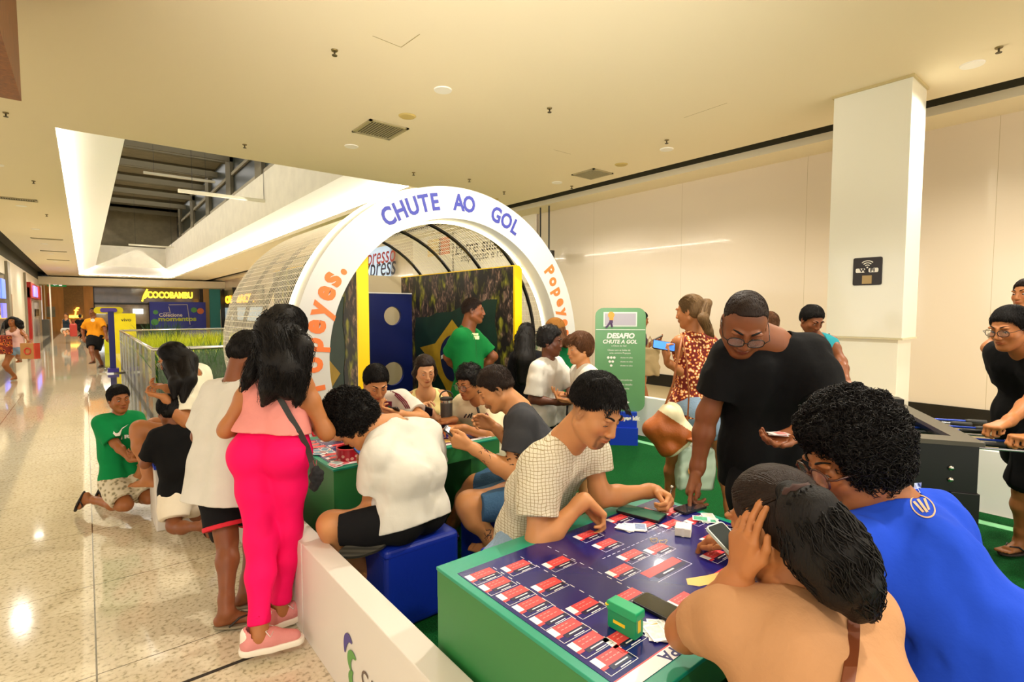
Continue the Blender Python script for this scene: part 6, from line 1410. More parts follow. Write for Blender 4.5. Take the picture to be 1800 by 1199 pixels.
# ---- 6 tall boy in the long white tee -----------------------------------------------------------
P = Person('boy in a long white tee standing left of the woman in pink', at(398, 815, 2.95), at(412, 672, 3.0), .93, az=62, hunch=.03)
P.arm(-1, at(395, 745, 3.25), -iR * .3 - Z, None, Z); P.arm(1, at(452, 760, 3.05), iR * .4 + iC * .3 - Z, None, Z)
P.leg(-1, atz(398, 1078, .085), iF, iR * .9 + iF * .3); P.leg(1, atz(432, 1040, .085), iF, iR * .8 + iF * .5)
P.head(at(434, 622, 3.05), 80, 35, 6, 1.0); P.body(.007, 'br', face=False)
P.shirt(.007, C_['white'], sleeve=.85, o=.022, hem=.22, wr=.006, flare=.03, lowo=.05); P.pants(.007, C_['blacks'], t=.88, wide=.022, o=.012)
k = 0
for q in (1, -1):
    S_ = SDF(); e = lerp(P.hp[q], P.kn[q], .885); dd = nrm(P.kn[q] - P.hp[q]); S_.cone(e - dd * .04, e + dd * .04, .111, .111, .01, cuts=((e + dd * .012, dd), (e - dd * .012, -dd))); S_.cone(e - dd * .06, e + dd * .06, .095, .095, .002, op=-1); S_.build('red_hem', mat('hem_red', '#d81f33', .8), .005, P.root, P.off)
P.cap(.006, HAIRB, t=.014, top=.012, line=(.08, .05), slope=(.9, .4), bump=.004, nape=-.075)
for q in (1, -1): flipflop(P, q, '#8b7f66', '#2a2018')

# ---- 7 woman with glasses sitting sideways by the grass -----------------------------------------
P = Person('woman with glasses in a cream tee sitting sideways before the grass bed', at(352, 765, 4.2), at(338, 655, 4.0), .93, az=-60, female=True, hunch=.05, girth=1.1)
P.arm(-1, at(288, 697, 3.75), iC * .8 - Z, -iR + Z * .2, Z, curl=.7); P.arm(1, at(290, 680, 3.95), iF * .3 - Z, -iR, Z, curl=.7)
P.leg(-1, at(262, 840, 3.95), -iR + Z * .9, -iR); P.leg(1, at(250, 830, 4.25), -iR + Z * 1.1, -iR)
P.head(at(305, 632, 3.95), -62, 28, 0, 1.0); P.body(.008, 'md', glass=(M_chrome,), gaze=.8)
P.shirt(.008, cloth('cloth_cream2', '#efe7cf'), sleeve=.7, o=.018, hem=.05, wr=.006); P.pants(.008, C_['royal'], t=.45, o=.014)
H = P.H; P.cap(.007, HAIRB, t=.014, top=.01, line=(.075, .05), slope=(.9, .42), nape=-.09, whorl=(0, .09, .075), letL=.045, lift=.02, letrnd=.12)
hairpaths(P, 'long_hair', [([H.p(0, -.04, .04), H.p(0, -.08, -.05), at(330, 668, 3.85), at(322, 705, 3.8)], [.08, .075, .06, .02]), ([H.p(-.05, .02, -.02), at(308, 672, 3.78), at(306, 700, 3.76)], [.05, .04, .015])], HAIRB, .007, 160, .002, .006, 7)
o = at(352, 800, 4.25); t = thing('white_stool', 'low white bench seat under the woman with the blue shorts', 'bench', (o[0], o[1], 0)); MB().box((-.33, -.22, 0), (.05, .22, .47)).build('seat_block', M_wpan, t, bevel=.01)
MB().box((-.33, -.22, .471), (.05, .22, .50)).build('seat_pad', mat('pad_blue', '#1a3fbe', .6), t)

# ---- 8 boy in the black tee kneeling -----------------------------------------------------------
P = Person('boy in a black tee and white shorts kneeling with his back to the camera', at(322, 868, 3.85), at(312, 752, 3.80), .76, az=-8, kid=True, hunch=.03)
P.arm(-1, at(268, 800, 3.9), -iR * .5 - Z, -iR + iF, -Z); P.arm(1, at(345, 800, 4.1), iR - Z, None, -Z)
def kneel(P, q, kx, ax, side=0):
    P.kn[q] = V(kx); P.an[q] = V(ax)
kneel(P, -1, at(306, 925, 3.72), at(352, 925, 3.62)); kneel(P, 1, at(345, 905, 4.0), at(378, 900, 3.9)); dd = nrm(iR * .4 + iC * .2 - Z * .7)
P.ft = {-1: (nrm(-Z + iR * .25), nrm(iC * .1 - iR)), 1: (nrm(-Z + iR * .3), nrm(iC * .1 - iR))}
P.head(at(298, 722, 3.82), -25, 18, 0, 1.02); P.body(.007, 'br', face=False, toes=False)
P.shirt(.007, C_['black'], sleeve=.8, o=.020, hem=.02, wr=.006, flare=.02); P.pants(.007, cloth('cloth_wshort', '#e9dcc6'), t=.75, o=.018, wide=.012)
P.cap(.006, HAIRB, t=.010, top=.012, line=(.08, .05), slope=(.9, .4), nape=-.055, bump=.002)
for q in (1, -1): flipflop(P, q, '#14110f', '#14110f')

# ---- 9 boy in the green tee kneeling ------------------------------------------------------------
P = Person('boy in a green tee with white lettering and patterned shorts kneeling in the corridor', at(215, 845, 4.25), at(208, 742, 4.28), .76, az=160, kid=True, hunch=.02)
P.arm(1, at(232, 810, 4.10), -iR * .35 + iC * .1 - Z * 1, iR + Z * .1, -Z + iC * .3, curl=.6); P.arm(-1, at(252, 800, 4.15), iR * .6 - Z, -iR * .3 + iC + Z * .2, iF, curl=.6)
kneel(P, 1, at(222, 888, 4.10), at(158, 878, 4.25)); kneel(P, -1, at(262, 876, 4.25), at(190, 862, 4.55)); P.ft = {1: (nrm(-iR * .4 - Z * .8), nrm(iF * .2 + iR)), -1: (nrm(-iR * .4 - Z * .8), nrm(iF * .2 + iR))}
P.head(at(209, 698, 4.24), 162, 8, -3, 1.02); P.body(.005, 'tn', gaze=.5, toes=False, fade=.3)
P.shirt(.006, C_['green'], sleeve=.85, o=.020, hem=.05, wr=.005, flare=.02)
M_pat = floral_mat('patterned_shorts', '#d8cdb4', '#c9bc9c', '#8d8468', 30); P.pants(.007, M_pat, t=.80, o=.018, wide=.012)
P.cap(.005, HAIRB, t=.005, top=.012, line=(.084, .062), slope=(.78, .62), nape=-.045, bump=.002, edge=.012)
d_ = azd(164); d_ = -d_; x_ = nrm(np.cross(Z, -d_)) ; x_ = -nrm(np.cross(d_, Z)) if (nrm(np.cross(d_, Z)) @ iR) < 0 else nrm(np.cross(d_, Z))
c0 = at(222, 762, 4.1)
sw = [(-.060, .000), (-.050, -.022), (-.020, -.022), (.070, .040), (-.018, -.001), (-.034, -.004), (-.046, .002), (-.050, .016)]
decal(P.S_shirt, [(sw, [(0, 1, 6, 7), (1, 2, 5, 6), (2, 3, 4, 5)])], c0, x_, Z, d_, M_white, P.root, P.off, 'print')
vs, fs = text_geo('AIR', .038, 0, .002, spacing=1.5); decal(P.S_shirt, [([(p[0] * 1.5, p[1]) for p in vs], fs)], at(228, 775, 4.1), x_, Z, d_, M_white, P.root, P.off, 'print_lettering', sub=2)
for q in (1, -1): flipflop(P, q, '#1a1210', '#1a1210')
for nm_, S_ in (): pass

# ---- 10 person with curly hair in the white tee at the far table --------------------------------
P = Person('curly-haired person in a white tee bent over a phone at the far table', at(722, 905, 2.78), at(690, 742, 2.86), 1.05, az=-12, hunch=.09, tilt=4)
P.sh[-1] = at(664, 800, 2.62); P.sh[1] = at(752, 760, 2.98)
P.arm(-1, at(652, 815, 2.95), -Z * 1.2 + iC * .3, nrm(at(640, 795, 3.0) - at(655, 815, 2.92)), -Z + iF * .2, curl=.6); P.arm(1, at(700, 790, 3.15), iR * 1 - Z, -iR, Z)
P.kn[-1] = at(580, 922, 2.66); P.an[-1] = at(655, 1018, 2.86); P.ft[-1] = (nrm(iR * .8 + iF * .2 - Z * .4), nrm(Z + iR * .4)); P.leg(1, (1.55, 2.95, .10), V(.1, .9, .4))
P.head(at(624, 744, 2.78), -42, 52, 0, 1.02); P.body(.005, 'lt', hair=HAIRB, gaze=1.0)
P.shirt(.0055, C_['white'], sleeve=.66, o=.022, hem=.04, wr=.009, flare=.03, waves_seed=2, lowo=.018); P.pants(.006, C_['blacks'], t=.85, o=.016, wide=.012)
P.cap(.0045, HAIRB, t=.024, top=.030, line=(.088, .055), slope=(.9, .42), nape=-.075, bump=.007, bs=110, curls=3200, curlr=.0095, seed=3)
flipflop(P, -1, '#1c1c1a', '#1c1c1a')
dx = nrm(at(665, 782, 2.95) - at(632, 790, 2.98)); held('blue-screened phone held by the curly-haired person in the white tee', at(643, 795, 2.96), at(664, 806, 2.86) - at(632, 780, 3.0), iC * .55 + Z * .8, .150, .078, '#2f5aa0', .35)
k = MB(); F = frame((0, 0, 0), nrm(at(680, 945, 2.6) - at(592, 968, 2.55)), nrm(Z * .6 + iF * .8)); k.prism([(.015 + .125 * math.cos(a), .050 * math.sin(a) * (1 + .15 * math.cos(a))) for a in np.linspace(0, 6.28, 26, endpoint=False)], -.014, .014, F)
M_rs = NT('ridged_sole', .8); sp_ = M_rs.n('SeparateXYZ'); M_rs.l(M_rs.objco(), sp_.inputs[0]); w_ = M_rs.math('SINE', M_rs.math('MULTIPLY', sp_.outputs[2], 420.0)); M_rs.l(M_rs.mix(M_rs.math('GREATER_THAN', w_, 0.0), '#4a463c', '#2f2d26'), M_rs.b.inputs['Base Color'])
o = k.build('slide_sandal', M_rs.m, bevel=.006, label='dark grey ridged sandal sole tucked beside the blue pouf of the curly-haired person', cat='sandal'); o.location = at(634, 963, 2.62)

# ---- 11 man in the dark grey tee ----------------------------------------------------------------
P = Person('bearded man in a dark grey tee with a phone at the far table', at(938, 862, 3.22), at(912, 712, 3.22), 1.06, az=-52, hunch=.09, girth=1.08)
P.arm(-1, at(828, 785, 2.98), -Z * 1.1 + iC * .3 + iR * .2, nrm(-iR + Z * .35), nrm(iF + Z * .3), curl=.6); P.arm(1, at(870, 750, 3.45), -Z, -iR + Z * .3, iC, curl=.5)
P.kn[-1] = at(822, 885, 2.98); P.an[-1] = at(868, 955, 3.02); P.ft[-1] = (nrm(-iR * .6 + iF * .4), None); P.leg(1, (1.95, 3.1, .10), V(-.3, .9, .4))
P.head(at(872, 684, 3.20), -58, 32, 0, 1.03); P.body(.005, 'lt', beard=.85, fade=.7, hair=HAIRD, gaze=.9)
P.shirt(.0055, C_['grey'], sleeve=.62, o=.018, hem=.06, wr=.006, flare=.02, neck='polo'); P.pants(.006, C_['denim'], t=.86, o=.018, wide=.014)
P.cap(.0045, HAIRD, t=.003, top=.012, line=(.086, .064), slope=(.8, .6), nape=-.035, fadeline=-.0, edge=.014, bump=.002, letL=.014)
tt_ = MB(); rg_ = random.Random(6)
def ontube(A, B, rad, n, nm):
    k = MB(); A, B = V(A), V(B); T = nrm(B - A); X = nrm(np.cross(T, Z)); Y = np.cross(T, X)
    for i in range(n):
        a = rg_.uniform(0, 6.28); t0 = rg_.uniform(.02, .8); t1 = t0 + rg_.uniform(.08, .22); tw = rg_.uniform(-.8, .8); pts = []
        for j in range(7): q = t0 + (t1 - t0) * j / 6; an_ = a + tw * j / 6 + .2 * math.sin(j * 1.7 + i); pts.append(lerp(A, B, q) + (X * math.cos(an_) + Y * math.sin(an_)) * rad(q) - P.off)
        k.tube(pts, .0022, 4)
    k.build(nm, mat('tattoo_ink', '#3d2c26', .6), P.root)
ontube(lerp(P.sh[-1], P.el[-1], .6), P.el[-1], lambda q: .052, 40, 'tattoo'); ontube(P.el[-1], P.wr[-1], lambda q: .0465 - .015 * q, 44, 'tattoo'); ontube(P.kn[-1], P.an[-1], lambda q: .062 - .016 * q, 26, 'tattoo')
held('dark phone held by the man in the dark grey tee', P.wr[-1] + nrm(-iR + Z * .35) * .10 + Z * .03 + iF * .02, -iR + Z * .5, Z * .8 + iR * .6 - iF * .2, .145, .07, '#2a2a30', .1)

# ---- 12 man in the white football jersey --------------------------------------------------------
P = Person('man in a white football jersey with striped shoulders leaning on the far table', at(660, 812, 4.25), at(655, 706, 3.98), 1.0, az=205, hunch=.08)
P.sh[1] = at(612, 718, 3.86); P.sh[-1] = at(702, 712, 4.0)
P.arm(1, at(652, 748, 3.62), -iR - Z * .8, iR + iC * .1, -Z, curl=.4); P.arm(-1, at(700, 728, 3.55), iR - Z * .6, -iR * .6 + iC * .3 + Z * .2, Z * .8 - iR * .2, curl=.6)
P.leg(1, (1.5, 3.95, .10), V(0, -1, .3)); P.leg(-1, (1.85, 3.95, .10), V(0, -1, .3))
P.head(at(661, 671, 3.72), 188, 30, 0, 1.03); P.body(.0048, 'lt', gaze=.95, hair=HAIRB, fade=.4, brow=1.2)
P.shirt(.0055, C_['white'], sleeve=.7, o=.018, hem=.05, wr=.005, neck='v'); P.pants(.01, C_['blacks'])
P.cap(.0045, HAIRB, t=.003, top=.014, line=(.086, .064), slope=(.78, .62), nape=-.03, edge=.012, bump=.002)
M_mar = mat('trim_maroon', '#7a1430', .7)
def onseam(P, pts, w, m, nm, dirn=None):
    """ribbon laid on the shirt through pixel points"""
    k = MB(); out = []
    for px_, py_ in pts:
        r_ = ray(px_, py_); h = P.S_shirt.cast(_C + r_ * (P.nk - _C) @ _F * 0 + _C * 0 + _C + r_ * (((P.nk - _C) @ _F) - .45), r_, .9) if False else P.S_shirt.cast(_C + r_ * (((P.nk - _C) @ _F) - .6), r_, 1.1)
        if h is not None: out.append(h - nrm(r_) * .003 - P.off)
    if len(out) > 1: k.tube(out, w, 5); k.build(nm, m, P.root, smooth=True)
for dx_ in (0, 4, 8): onseam(P, [(637 - dx_, 690 + dx_ * .3), (622 - dx_, 700), (609 - dx_, 712 + dx_ * .5), (600 - dx_, 728 + dx_ * .6)], .0045, M_mar, 'sleeve_stripe'); onseam(P, [(682 + dx_, 686 + dx_ * .3), (694 + dx_, 694), (706 + dx_, 706), (714 + dx_ * .8, 718)], .0045, M_mar, 'sleeve_stripe')
r_ = ray(678, 714)
decal(P.S_shirt, [([(-.03, .035), (.03, .035), (.028, -.005), (0, -.04), (-.028, -.005)], [(0, 1, 2, 3, 4)])], at(680, 715, 3.8), iR, Z, _F, mat('crest_maroon', '#7a1430', .6), P.root, P.off, 'club_crest')
decal(P.S_shirt, [([(-.018, .012), (.018, .012), (.016, -.006), (0, -.026), (-.016, -.006)], [(0, 1, 2, 3, 4)])], at(680, 717, 3.8), iR, Z, _F * 1.0, mat('crest_green', '#2a6a48', .6), P.root, P.off, 'crest_inner')
held('dark phone held by the man in the white football jersey', P.wr[-1] + V(-iR * .06 + iC * .03 + Z * .035), iR * .8 + Z * .2, iF * .5 + Z * .8, .145, .07, '#222428', .1)
k = MB(); cc = P.wr[1]; dd = nrm(P.wr[1] - P.el[1]); xx = nrm(np.cross(dd, Z)); yy = np.cross(dd, xx); k.tube([cc - P.off - dd * .02 + (xx * math.cos(a) + yy * math.sin(a)) * .030 for a in np.linspace(0, 6.28, 14, endpoint=False)], .004, 5, closed=True); k.build('bracelet', mat('beads', '#b9b2a4', .5), P.root)

# ---- 13 woman in the pale yellow top ------------------------------------------------------------
P = Person('woman in a pale yellow strap top looking at her phone behind the far table', at(752, 800, 4.35), at(748, 695, 4.22), .95, az=208, female=True, hunch=.02)
P.arm(1, at(738, 728, 3.95), -iR * .8 - Z, iR * .3 + Z * .6, iC * .3 + iR, curl=.6); P.arm(-1, at(766, 735, 3.98), iR - Z, -iR * .6 + Z * .4, iF, curl=.6)
P.leg(1, (2.0, 4.0, .10), V(0, -1, .3)); P.leg(-1, (2.3, 4.0, .10), V(0, -1, .3))
P.head(at(747, 648, 4.12), 196, 22, -3, 1.0); P.body(.005, 'pl', gaze=.9, hair=HAIRD)
P.shirt(.006, C_['yellow'], sleeve=0, o=.008, hem=.04, wr=.003, neck='tank', neckr=.098); P.pants(.01, C_['ldenim'])
H = P.H; P.cap(.0055, HAIRD, t=.006, top=.008, line=(.078, .064), slope=(.80, .60), nape=-.07, edge=.012, whorl=(0, .09, .075), letL=.045, lift=.02, letrnd=.12)
hairpaths(P, 'long_hair', [([H.p(-.055, .01, .05), H.p(-.078, -.01, -.03), H.p(-.074, -.005, -.10)], [.03, .026, .014]), ([H.p(.055, .01, .05), H.p(.078, -.015, -.03), H.p(.068, -.03, -.09)], [.03, .024, .012]), ([H.p(0, -.06, .0), H.p(0, -.08, -.10)], [.07, .05])], HAIRD, .006, 120, .0016, .002, 8)
held('dark phone held up by the woman in the pale yellow top', at(744, 720, 3.86), at(756, 730, 3.8) - at(733, 708, 3.9), iF + Z * .5 + iR * .4, .150, .074, '#1c1c20')

# ---- 14 person with glasses and a beige jersey --------------------------------------------------
P = Person('person with round glasses in a beige jersey with a black strap at the far table', at(850, 800, 4.2), at(846, 702, 4.05), .98, az=245, hunch=.06)
P.arm(-1, at(812, 752, 3.65), iC - Z, -iR, -Z, curl=.4); P.arm(1, at(800, 738, 3.95), -iR - Z, -iR, -Z, curl=.4)
P.leg(1, (2.4, 3.5, .10), V(-.3, -.5, .3)); P.leg(-1, (2.55, 3.3, .10), V(-.3, -.5, .3))
P.head(at(824, 672, 3.92), 258, 20, 0, 1.0); P.body(.0048, 'md', gaze=.7, hair=HAIRB, glass=(M_frame, dict(w=.027, hgt=.025, rnd=2.0)))
P.shirt(.0055, C_['cream'], sleeve=.72, o=.016, hem=.04, wr=.005, neck='v'); P.pants(.01, C_['blacks'])
P.cap(.005, HAIRB, t=.010, top=.016, line=(.086, .060), slope=(.85, .52), nape=-.05, bump=.005, bs=110, curls=500, curlr=.010)
k = 0; 
for a_, b_, w_, n_ in (((838, 712), (846, 740), .010, 'cross_strap'), ((826, 728), (822, 734), .006, 'stripe_mark'), ((820, 728), (816, 734), .006, 'stripe_mark'), ((830, 726), (827, 734), .006, 'stripe_mark')):
    onseam(P, [(a_[0] + (b_[0] - a_[0]) * i / 5, a_[1] + (b_[1] - a_[1]) * i / 5) for i in range(6)], w_, M_dgrey, n_)
onseam(P, [(855, 726), (858, 730), (855, 736), (851, 731), (855, 726)], .004, M_mar, 'club_crest')

# ---- 15 attendant in the green polo -------------------------------------------------------------
P = Person('attendant in a green polo standing inside the tunnel looking right', at(826, 690, 5.1), at(818, 584, 5.1), 1.02, az=148, hunch=.0)
P.arm(1, at(808, 655, 5.28), -iR * .8 - Z * .2, None, iF); P.arm(-1, at(838, 660, 5.3), iR - Z, None, iF)
P.leg(1, atz(815, 828, .08), iC); P.leg(-1, atz(842, 824, .08), iC)
P.head(at(832, 545, 5.06), 128, 4, 0, 1.0); P.body(.006, 'br', fade=.8, beard=.4, hair=HAIRD, gaze=.3)
P.shirt(.007, C_['polo'], sleeve=.8, o=.018, hem=.10, wr=.004, neck='polo'); P.pants(.009, C_['blacks'], t=1.92, name='trousers')
S_ = SDF(); S_.cone(P.nk - P.up * .012, P.nk + P.up * .012 + P.f * .02, .078, .070, .005); S_.cone(P.nk - P.up * .05, P.nk + P.up * .08 + P.f * .02, .060, .058, .002, op=-1); S_.cone(P.nk + P.f * .06, P.nk + P.f * .14 - P.up * .03, .016, .03, .004, op=-1); S_.build('collar', C_['polo'], .006, P.root, P.off)
P.cap(.005, HAIRD, t=.002, top=.006, line=(.084, .066), slope=(.8, .6), nape=-.02, fadeline=.01, edge=.012, bump=.001)
decal(P.S_shirt, [([(-.03, .03), (.02, .03), (.02, .01), (-.03, .01)], [(0, 1, 2, 3)]), ([(-.015, .005), (.03, .005), (.03, -.03), (-.015, -.03)], [(0, 1, 2, 3)])], at(835, 591, 4.95), iR, Z, _F, mat('polo_print', '#d8e6b0', .6), P.root, P.off, 'print')

# ---- 16, 17 two women seen from behind in the tunnel --------------------------------------------
P = Person('woman with long black hair in dark clothes seen from behind in the tunnel', at(930, 712, 5.7), at(928, 622, 5.6), .95, az=50, female=True)
P.arm(-1, at(912, 700, 5.8), -iR - Z, None, iF); P.arm(1, at(946, 700, 5.8), iR - Z, None, iF); P.leg(1, atz(940, 815, .08), iF); P.leg(-1, atz(922, 817, .08), iF)
P.head(at(926, 588, 5.6), 60, 5); P.body(.009, 'tn', face=False, toes=False); P.shirt(.009, cloth('cloth_dk', '#17161a'), sleeve=.9, o=.014, hem=.06); P.pants(.01, cloth('jean_grey', '#7d8a8a'), t=1.9, name='trousers')
P.cap(.008, HAIRB, t=.014, top=.01, line=(.07, .03), slope=(.95, .3), nape=-.09); H = P.H
hairpaths(P, 'long_hair', [([H.p(0, -.04, .03), H.p(0, -.08, -.06), at(922, 632, 5.45), at(918, 668, 5.45)], [.09, .10, .12, .06])], HAIRB, .008, 120, .003, .006, 9)
P = Person('person in green with a brown cap seen from behind beside the arch foot', at(985, 700, 5.95), at(985, 610, 5.9), .95, az=30, female=True)
P.arm(-1, at(965, 690, 6.0), -iR - Z, None, iF); P.arm(1, at(1005, 690, 6.0), iR - Z, None, iF); P.leg(1, atz(995, 806, .08), iF); P.leg(-1, atz(978, 807, .08), iF)
P.head(at(975, 580, 5.9), -60, 15); P.body(.009, 'tn', face=False, toes=False); P.shirt(.009, C_['dgreen'], sleeve=.9, o=.014, hem=.06); P.pants(.01, C_['blacks'], t=1.9, name='trousers')
P.cap(.007, mat('cap_tan', '#a8702a', .8), t=.016, top=.014, line=(.09, .045), slope=(.3, .95), nape=-.03, bump=0, name='cap'); H = P.H
S_ = SDF(); S_.ell(H.p(0, .10, .045), V(.07, .07, .012) * H.s, H.ax); S_.build('cap_brim', mat('cap_tan', '#a8702a', .8), .007, P.root, P.off)
hairpaths(P, 'long_hair', [([H.p(0, -.05, .0), at(988, 600, 5.8), at(996, 610, 5.78)], [.08, .06, .02])], HAIRM, .008, 60, .003, .004, 10)

# ---- 18, 19 two boys in white tees --------------------------------------------------------------
P = Person('dark-haired boy in a white tee facing the brown-haired boy near the green sign', at(962, 720, 4.2), at(962, 634, 4.15), .84, az=165, kid=True)
P.arm(1, at(985, 708, 4.0), -iR - Z * .8, iR + Z * .05, Z * .6 + iC * .2, curl=.4); P.arm(-1, at(998, 700, 4.1), iR * .6 - Z, -iR * .2 + iC, Z, curl=.4)
P.leg(1, atz(950, 890, .08), iC); P.leg(-1, atz(975, 880, .08), iC)
P.head(at(967, 601, 4.12), 146, 5, 0, 1.02); P.body(.0055, 'dk', gaze=.4); P.shirt(.006, C_['white'], sleeve=.85, o=.020, hem=.12, wr=.005, flare=.03); P.pants(.009, C_['blacks'])
P.cap(.005, HAIRB, t=.008, top=.020, line=(.088, .062), slope=(.8, .6), nape=-.045, bump=.003, bs=120, edge=.012, curls=350, curlr=.008)
P = Person('boy with straight brown hair in a white tee seen side on before the green sign', at(1030, 730, 3.95), at(1030, 650, 3.92), .84, az=-62, kid=True)
P.arm(-1, at(1008, 705, 3.85), -Z + iC * .4, -iR + Z * .05, Z, curl=.4); P.arm(1, at(1003, 695, 4.0), -Z, -iR, Z, curl=.4)
P.leg(1, atz(1040, 880, .08), -iR); P.leg(-1, atz(1025, 895, .08), -iR)
P.head(at(1019, 612, 3.92), -68, 8, 0, 1.02); P.body(.0055, 'lt', gaze=.4); P.shirt(.006, C_['white'], sleeve=.85, o=.020, hem=.10, wr=.005, flare=.03); P.pants(.009, C_['denim'])
H = P.H; P.cap(.005, HAIRM, t=.012, top=.014, line=(.090, .045), slope=(.82, .57), nape=-.085, bump=.002, edge=.012)
strands('fringe', [([H.p(a * .05, .03, .125), H.p(a * .06, .10, .085), H.p(a * .065, .108, .045)], [.015, .012, .008]) for a in (-1, -.5, 0, .5, 1)], HAIRM, P.root, P.off, 160, .0022, seed=4, wav=.001)
c = lerp(P.wr[1], P.wr[-1], .5) - iR * .08; t = thing('sticker_card', 'white card between the hands of the two boys in white tees', 'card', c, .4); MB().box((-.03, -.04, 0), (.03, .04, .002)).build('card_stock', M_cwhite, t); MB().box((-.02, -.03, .002), (.02, .02, .0025)).build('card_picture', mat('pic_rose', '#d98a86', .4), t)

# ---- 20 woman half hidden behind the green sign -------------------------------------------------
P = Person('person in a dark top looking at a phone half hidden behind the green sign', at(1122, 650, 7.6), at(1120, 583, 7.6), .93, az=120, female=True)
P.arm(1, at(1147, 603, 7.5), -iR - Z, iR + Z * .2, Z, curl=.4); P.arm(-1, at(1150, 598, 7.7), iR - Z, iR + Z * .2, Z, curl=.4); P.leg(1, atz(1128, 752, .08), iC); P.leg(-1, atz(1146, 750, .08), iC)
P.head(at(1128, 562, 7.6), 122, 12); P.body(.008, 'tn', gaze=.6, toes=False); P.shirt(.009, cloth('cloth_mauve', '#5a4652'), sleeve=.4, o=.010, hem=.04); P.pants(.009, C_['ldenim'], t=.35); P.cap(.007, HAIRB, t=.006, top=.012, line=(.08, .058), slope=(.85, .53), nape=-.07)
held('thin phone held by the person behind the green sign', at(1156, 594, 7.5), iR + Z * .5, -iR * .5 + Z, .15, .075, '#3a3a3a')
t = thing('shopping_bag', 'beige cloth bag hanging from the arm of the person behind the green sign', 'bag', at(1142, 636, 7.4)); S_ = SDF(); S_.box((0, 0, 0), (.13, .05, .20), (nrm(iR), iF, Z), .02); S_.disp = lambda X: (waves(X, 22, 4) * .015).astype(f4); S_.build('bag_body', cloth('cloth_khaki', '#a8916a'), .01, t); k = MB(); k.tube([(-.05, 0, .18), (-.04, 0, .30), (.0, 0, .36), (.04, 0, .30), (.06, 0, .18)], .008, 6); k.build('bag_handle', cloth('cloth_khaki', '#a8916a'), t)

# ---- 21 woman in the patterned red top ----------------------------------------------------------
P = Person('woman with a streaked ponytail in a red patterned top and denim shorts', at(1222, 716, 3.86), at(1222, 584, 3.84), .98, az=18, female=True, girth=1.05)
P.arm(-1, at(1173, 637, 3.72), -Z * 1.1 + iC * .3 - iR * .2, nrm(-iR * .3 + Z), iR, curl=.6, thumb=.5); P.arm(1, at(1275, 740, 3.9), iR - Z * .3, None, iF)
P.leg(-1, atz(1172, 895, .085), iF, nrm(iF)); P.leg(1, at(1285, 905, 3.75), iR * .4 + iF * .5, nrm(iF + iR * .5))
P.head(at(1214, 548, 3.84), -8, 10, 0, 1.02); P.body(.006, 'md', gaze=.8, toes=False, hair=HAIRD)
P.shirt(.006, floral_mat('red_print', '#6f150f', '#e2802f', '#f2dcae', 46), sleeve=0, o=.012, hem=.06, wr=.003, neck='tank', neckr=.058); P.pants(.0065, C_['ldenim'], t=.42, o=.016, wide=.014, waist=.10)
H = P.H; P.cap(.005, HAIRBL, t=.005, top=.006, line=(.080, .055), slope=(.88, .47), nape=-.06, bump=.001, edge=.014, whorl=(0, .09, .075), letL=.045, lift=.02, letrnd=.12); tie = H.p(0, -.095, .06)
hairpaths(P, 'ponytail', [([tie, H.p(.02, -.125, .04), at(1236, 560, 3.68), at(1246, 582, 3.70), at(1254, 592, 3.72)], [.02, .030, .036, .028, .008])], HAIRBL, .005, 220, .0018, .002, 11, bump=.0015)
held('phone with a bright blue screen held by the woman in the red patterned top', at(1167, 608, 3.70), -iR + Z * .3, iC * .7 + Z * .6, .155, .076, '#3f7be8', .7)
S_ = SDF(); t = thing('shoulder_bag', 'tan and cream leather shoulder bag of the woman in the red top', 'bag', at(1178, 748, 3.66)); O = V(t.location)
X = lambda a, b, c=0: iR * a + Z * b + iF * c
S_ = SDF(); S_.path([X(-.125, -.02), X(.0, .08), X(.12, -.05)], [.045, .075, .045], .04); S_.path([X(-.13, -.03), X(-.01, -.155), X(.10, -.10)], [.05, .065, .05], .05); S_.cone(X(-.06, -.02), X(.06, -.06), .085, .085, .04); S_.disp = lambda Q: (waves(Q, 18, 6) * .008).astype(f4)
S_.build('bag_body', [mat('bag_tan', '#a5561c', .45, bump=.2), mat('bag_cream', '#e8dcb4', .5)], .005, t, matfn=lambda c: ((c @ iR) * .65 + (c @ Z) > .055) | ((c @ iR) * .9 - (c @ Z) > .20))
k = MB(); k.tube([X(-.10, .03, -.0), X(-.03, .16), X(.01, .30, -.02), X(.04, .48, -.02), X(.08, .62, .02)], .008, 6); k.tube([X(.12, -.02), X(.12, .22, -.02), X(.10, .45, -.02), X(.08, .62, .02)], .006, 6); k.build('bag_strap', mat('strap_tan', '#96521f', .4), t, smooth=True)
k = MB(); k.lathe([(.001, -.01), (.035, -.008), (.035, .008), (.001, .01)], 14, tuple(X(.12, -.08, -.06))); k.tube([X(.08, -.07, -.06), X(.15, -.10, -.07)], .012, 6); k.build('bag_buckle', mat('bag_tan', '#a5561c'), t, smooth=True)
t = thing('carrier_bag', 'pale printed plastic bag hanging behind the legs of the woman in the red top', 'bag', at(1222, 822, 3.95)); O = V(t.location); S_ = SDF(); S_.box((0, 0, 0), (.14, .06, .17), (nrm(iR), iF, Z), .03); S_.disp = lambda Q: (waves(Q, 25, 5) * .012).astype(f4); S_.build('bag_body', mat('plastic_pale', '#c3d6bf', .4), .01, t)
k = MB(); k.lathe([(.001, 0), (.05, 0), (.05, .004), (.001, .004)], 16, (0, 0, 0)); qv = [X(v[0] - .03, v[1] + .0, -.078 - v[2]) for v in k.v]; k.v = [tuple(p) for p in qv]; k.build('bag_print', mat('print_orange', '#e09a4a', .5), t); k = MB(); k.tube([X(-.08, .16), X(-.03, .26), X(.0, .30)], .006, 5); k.tube([X(.08, .16), X(.03, .26), X(.0, .30)], .006, 5); k.build('bag_handle', mat('plastic_pale', '#c3d6bf'), t)

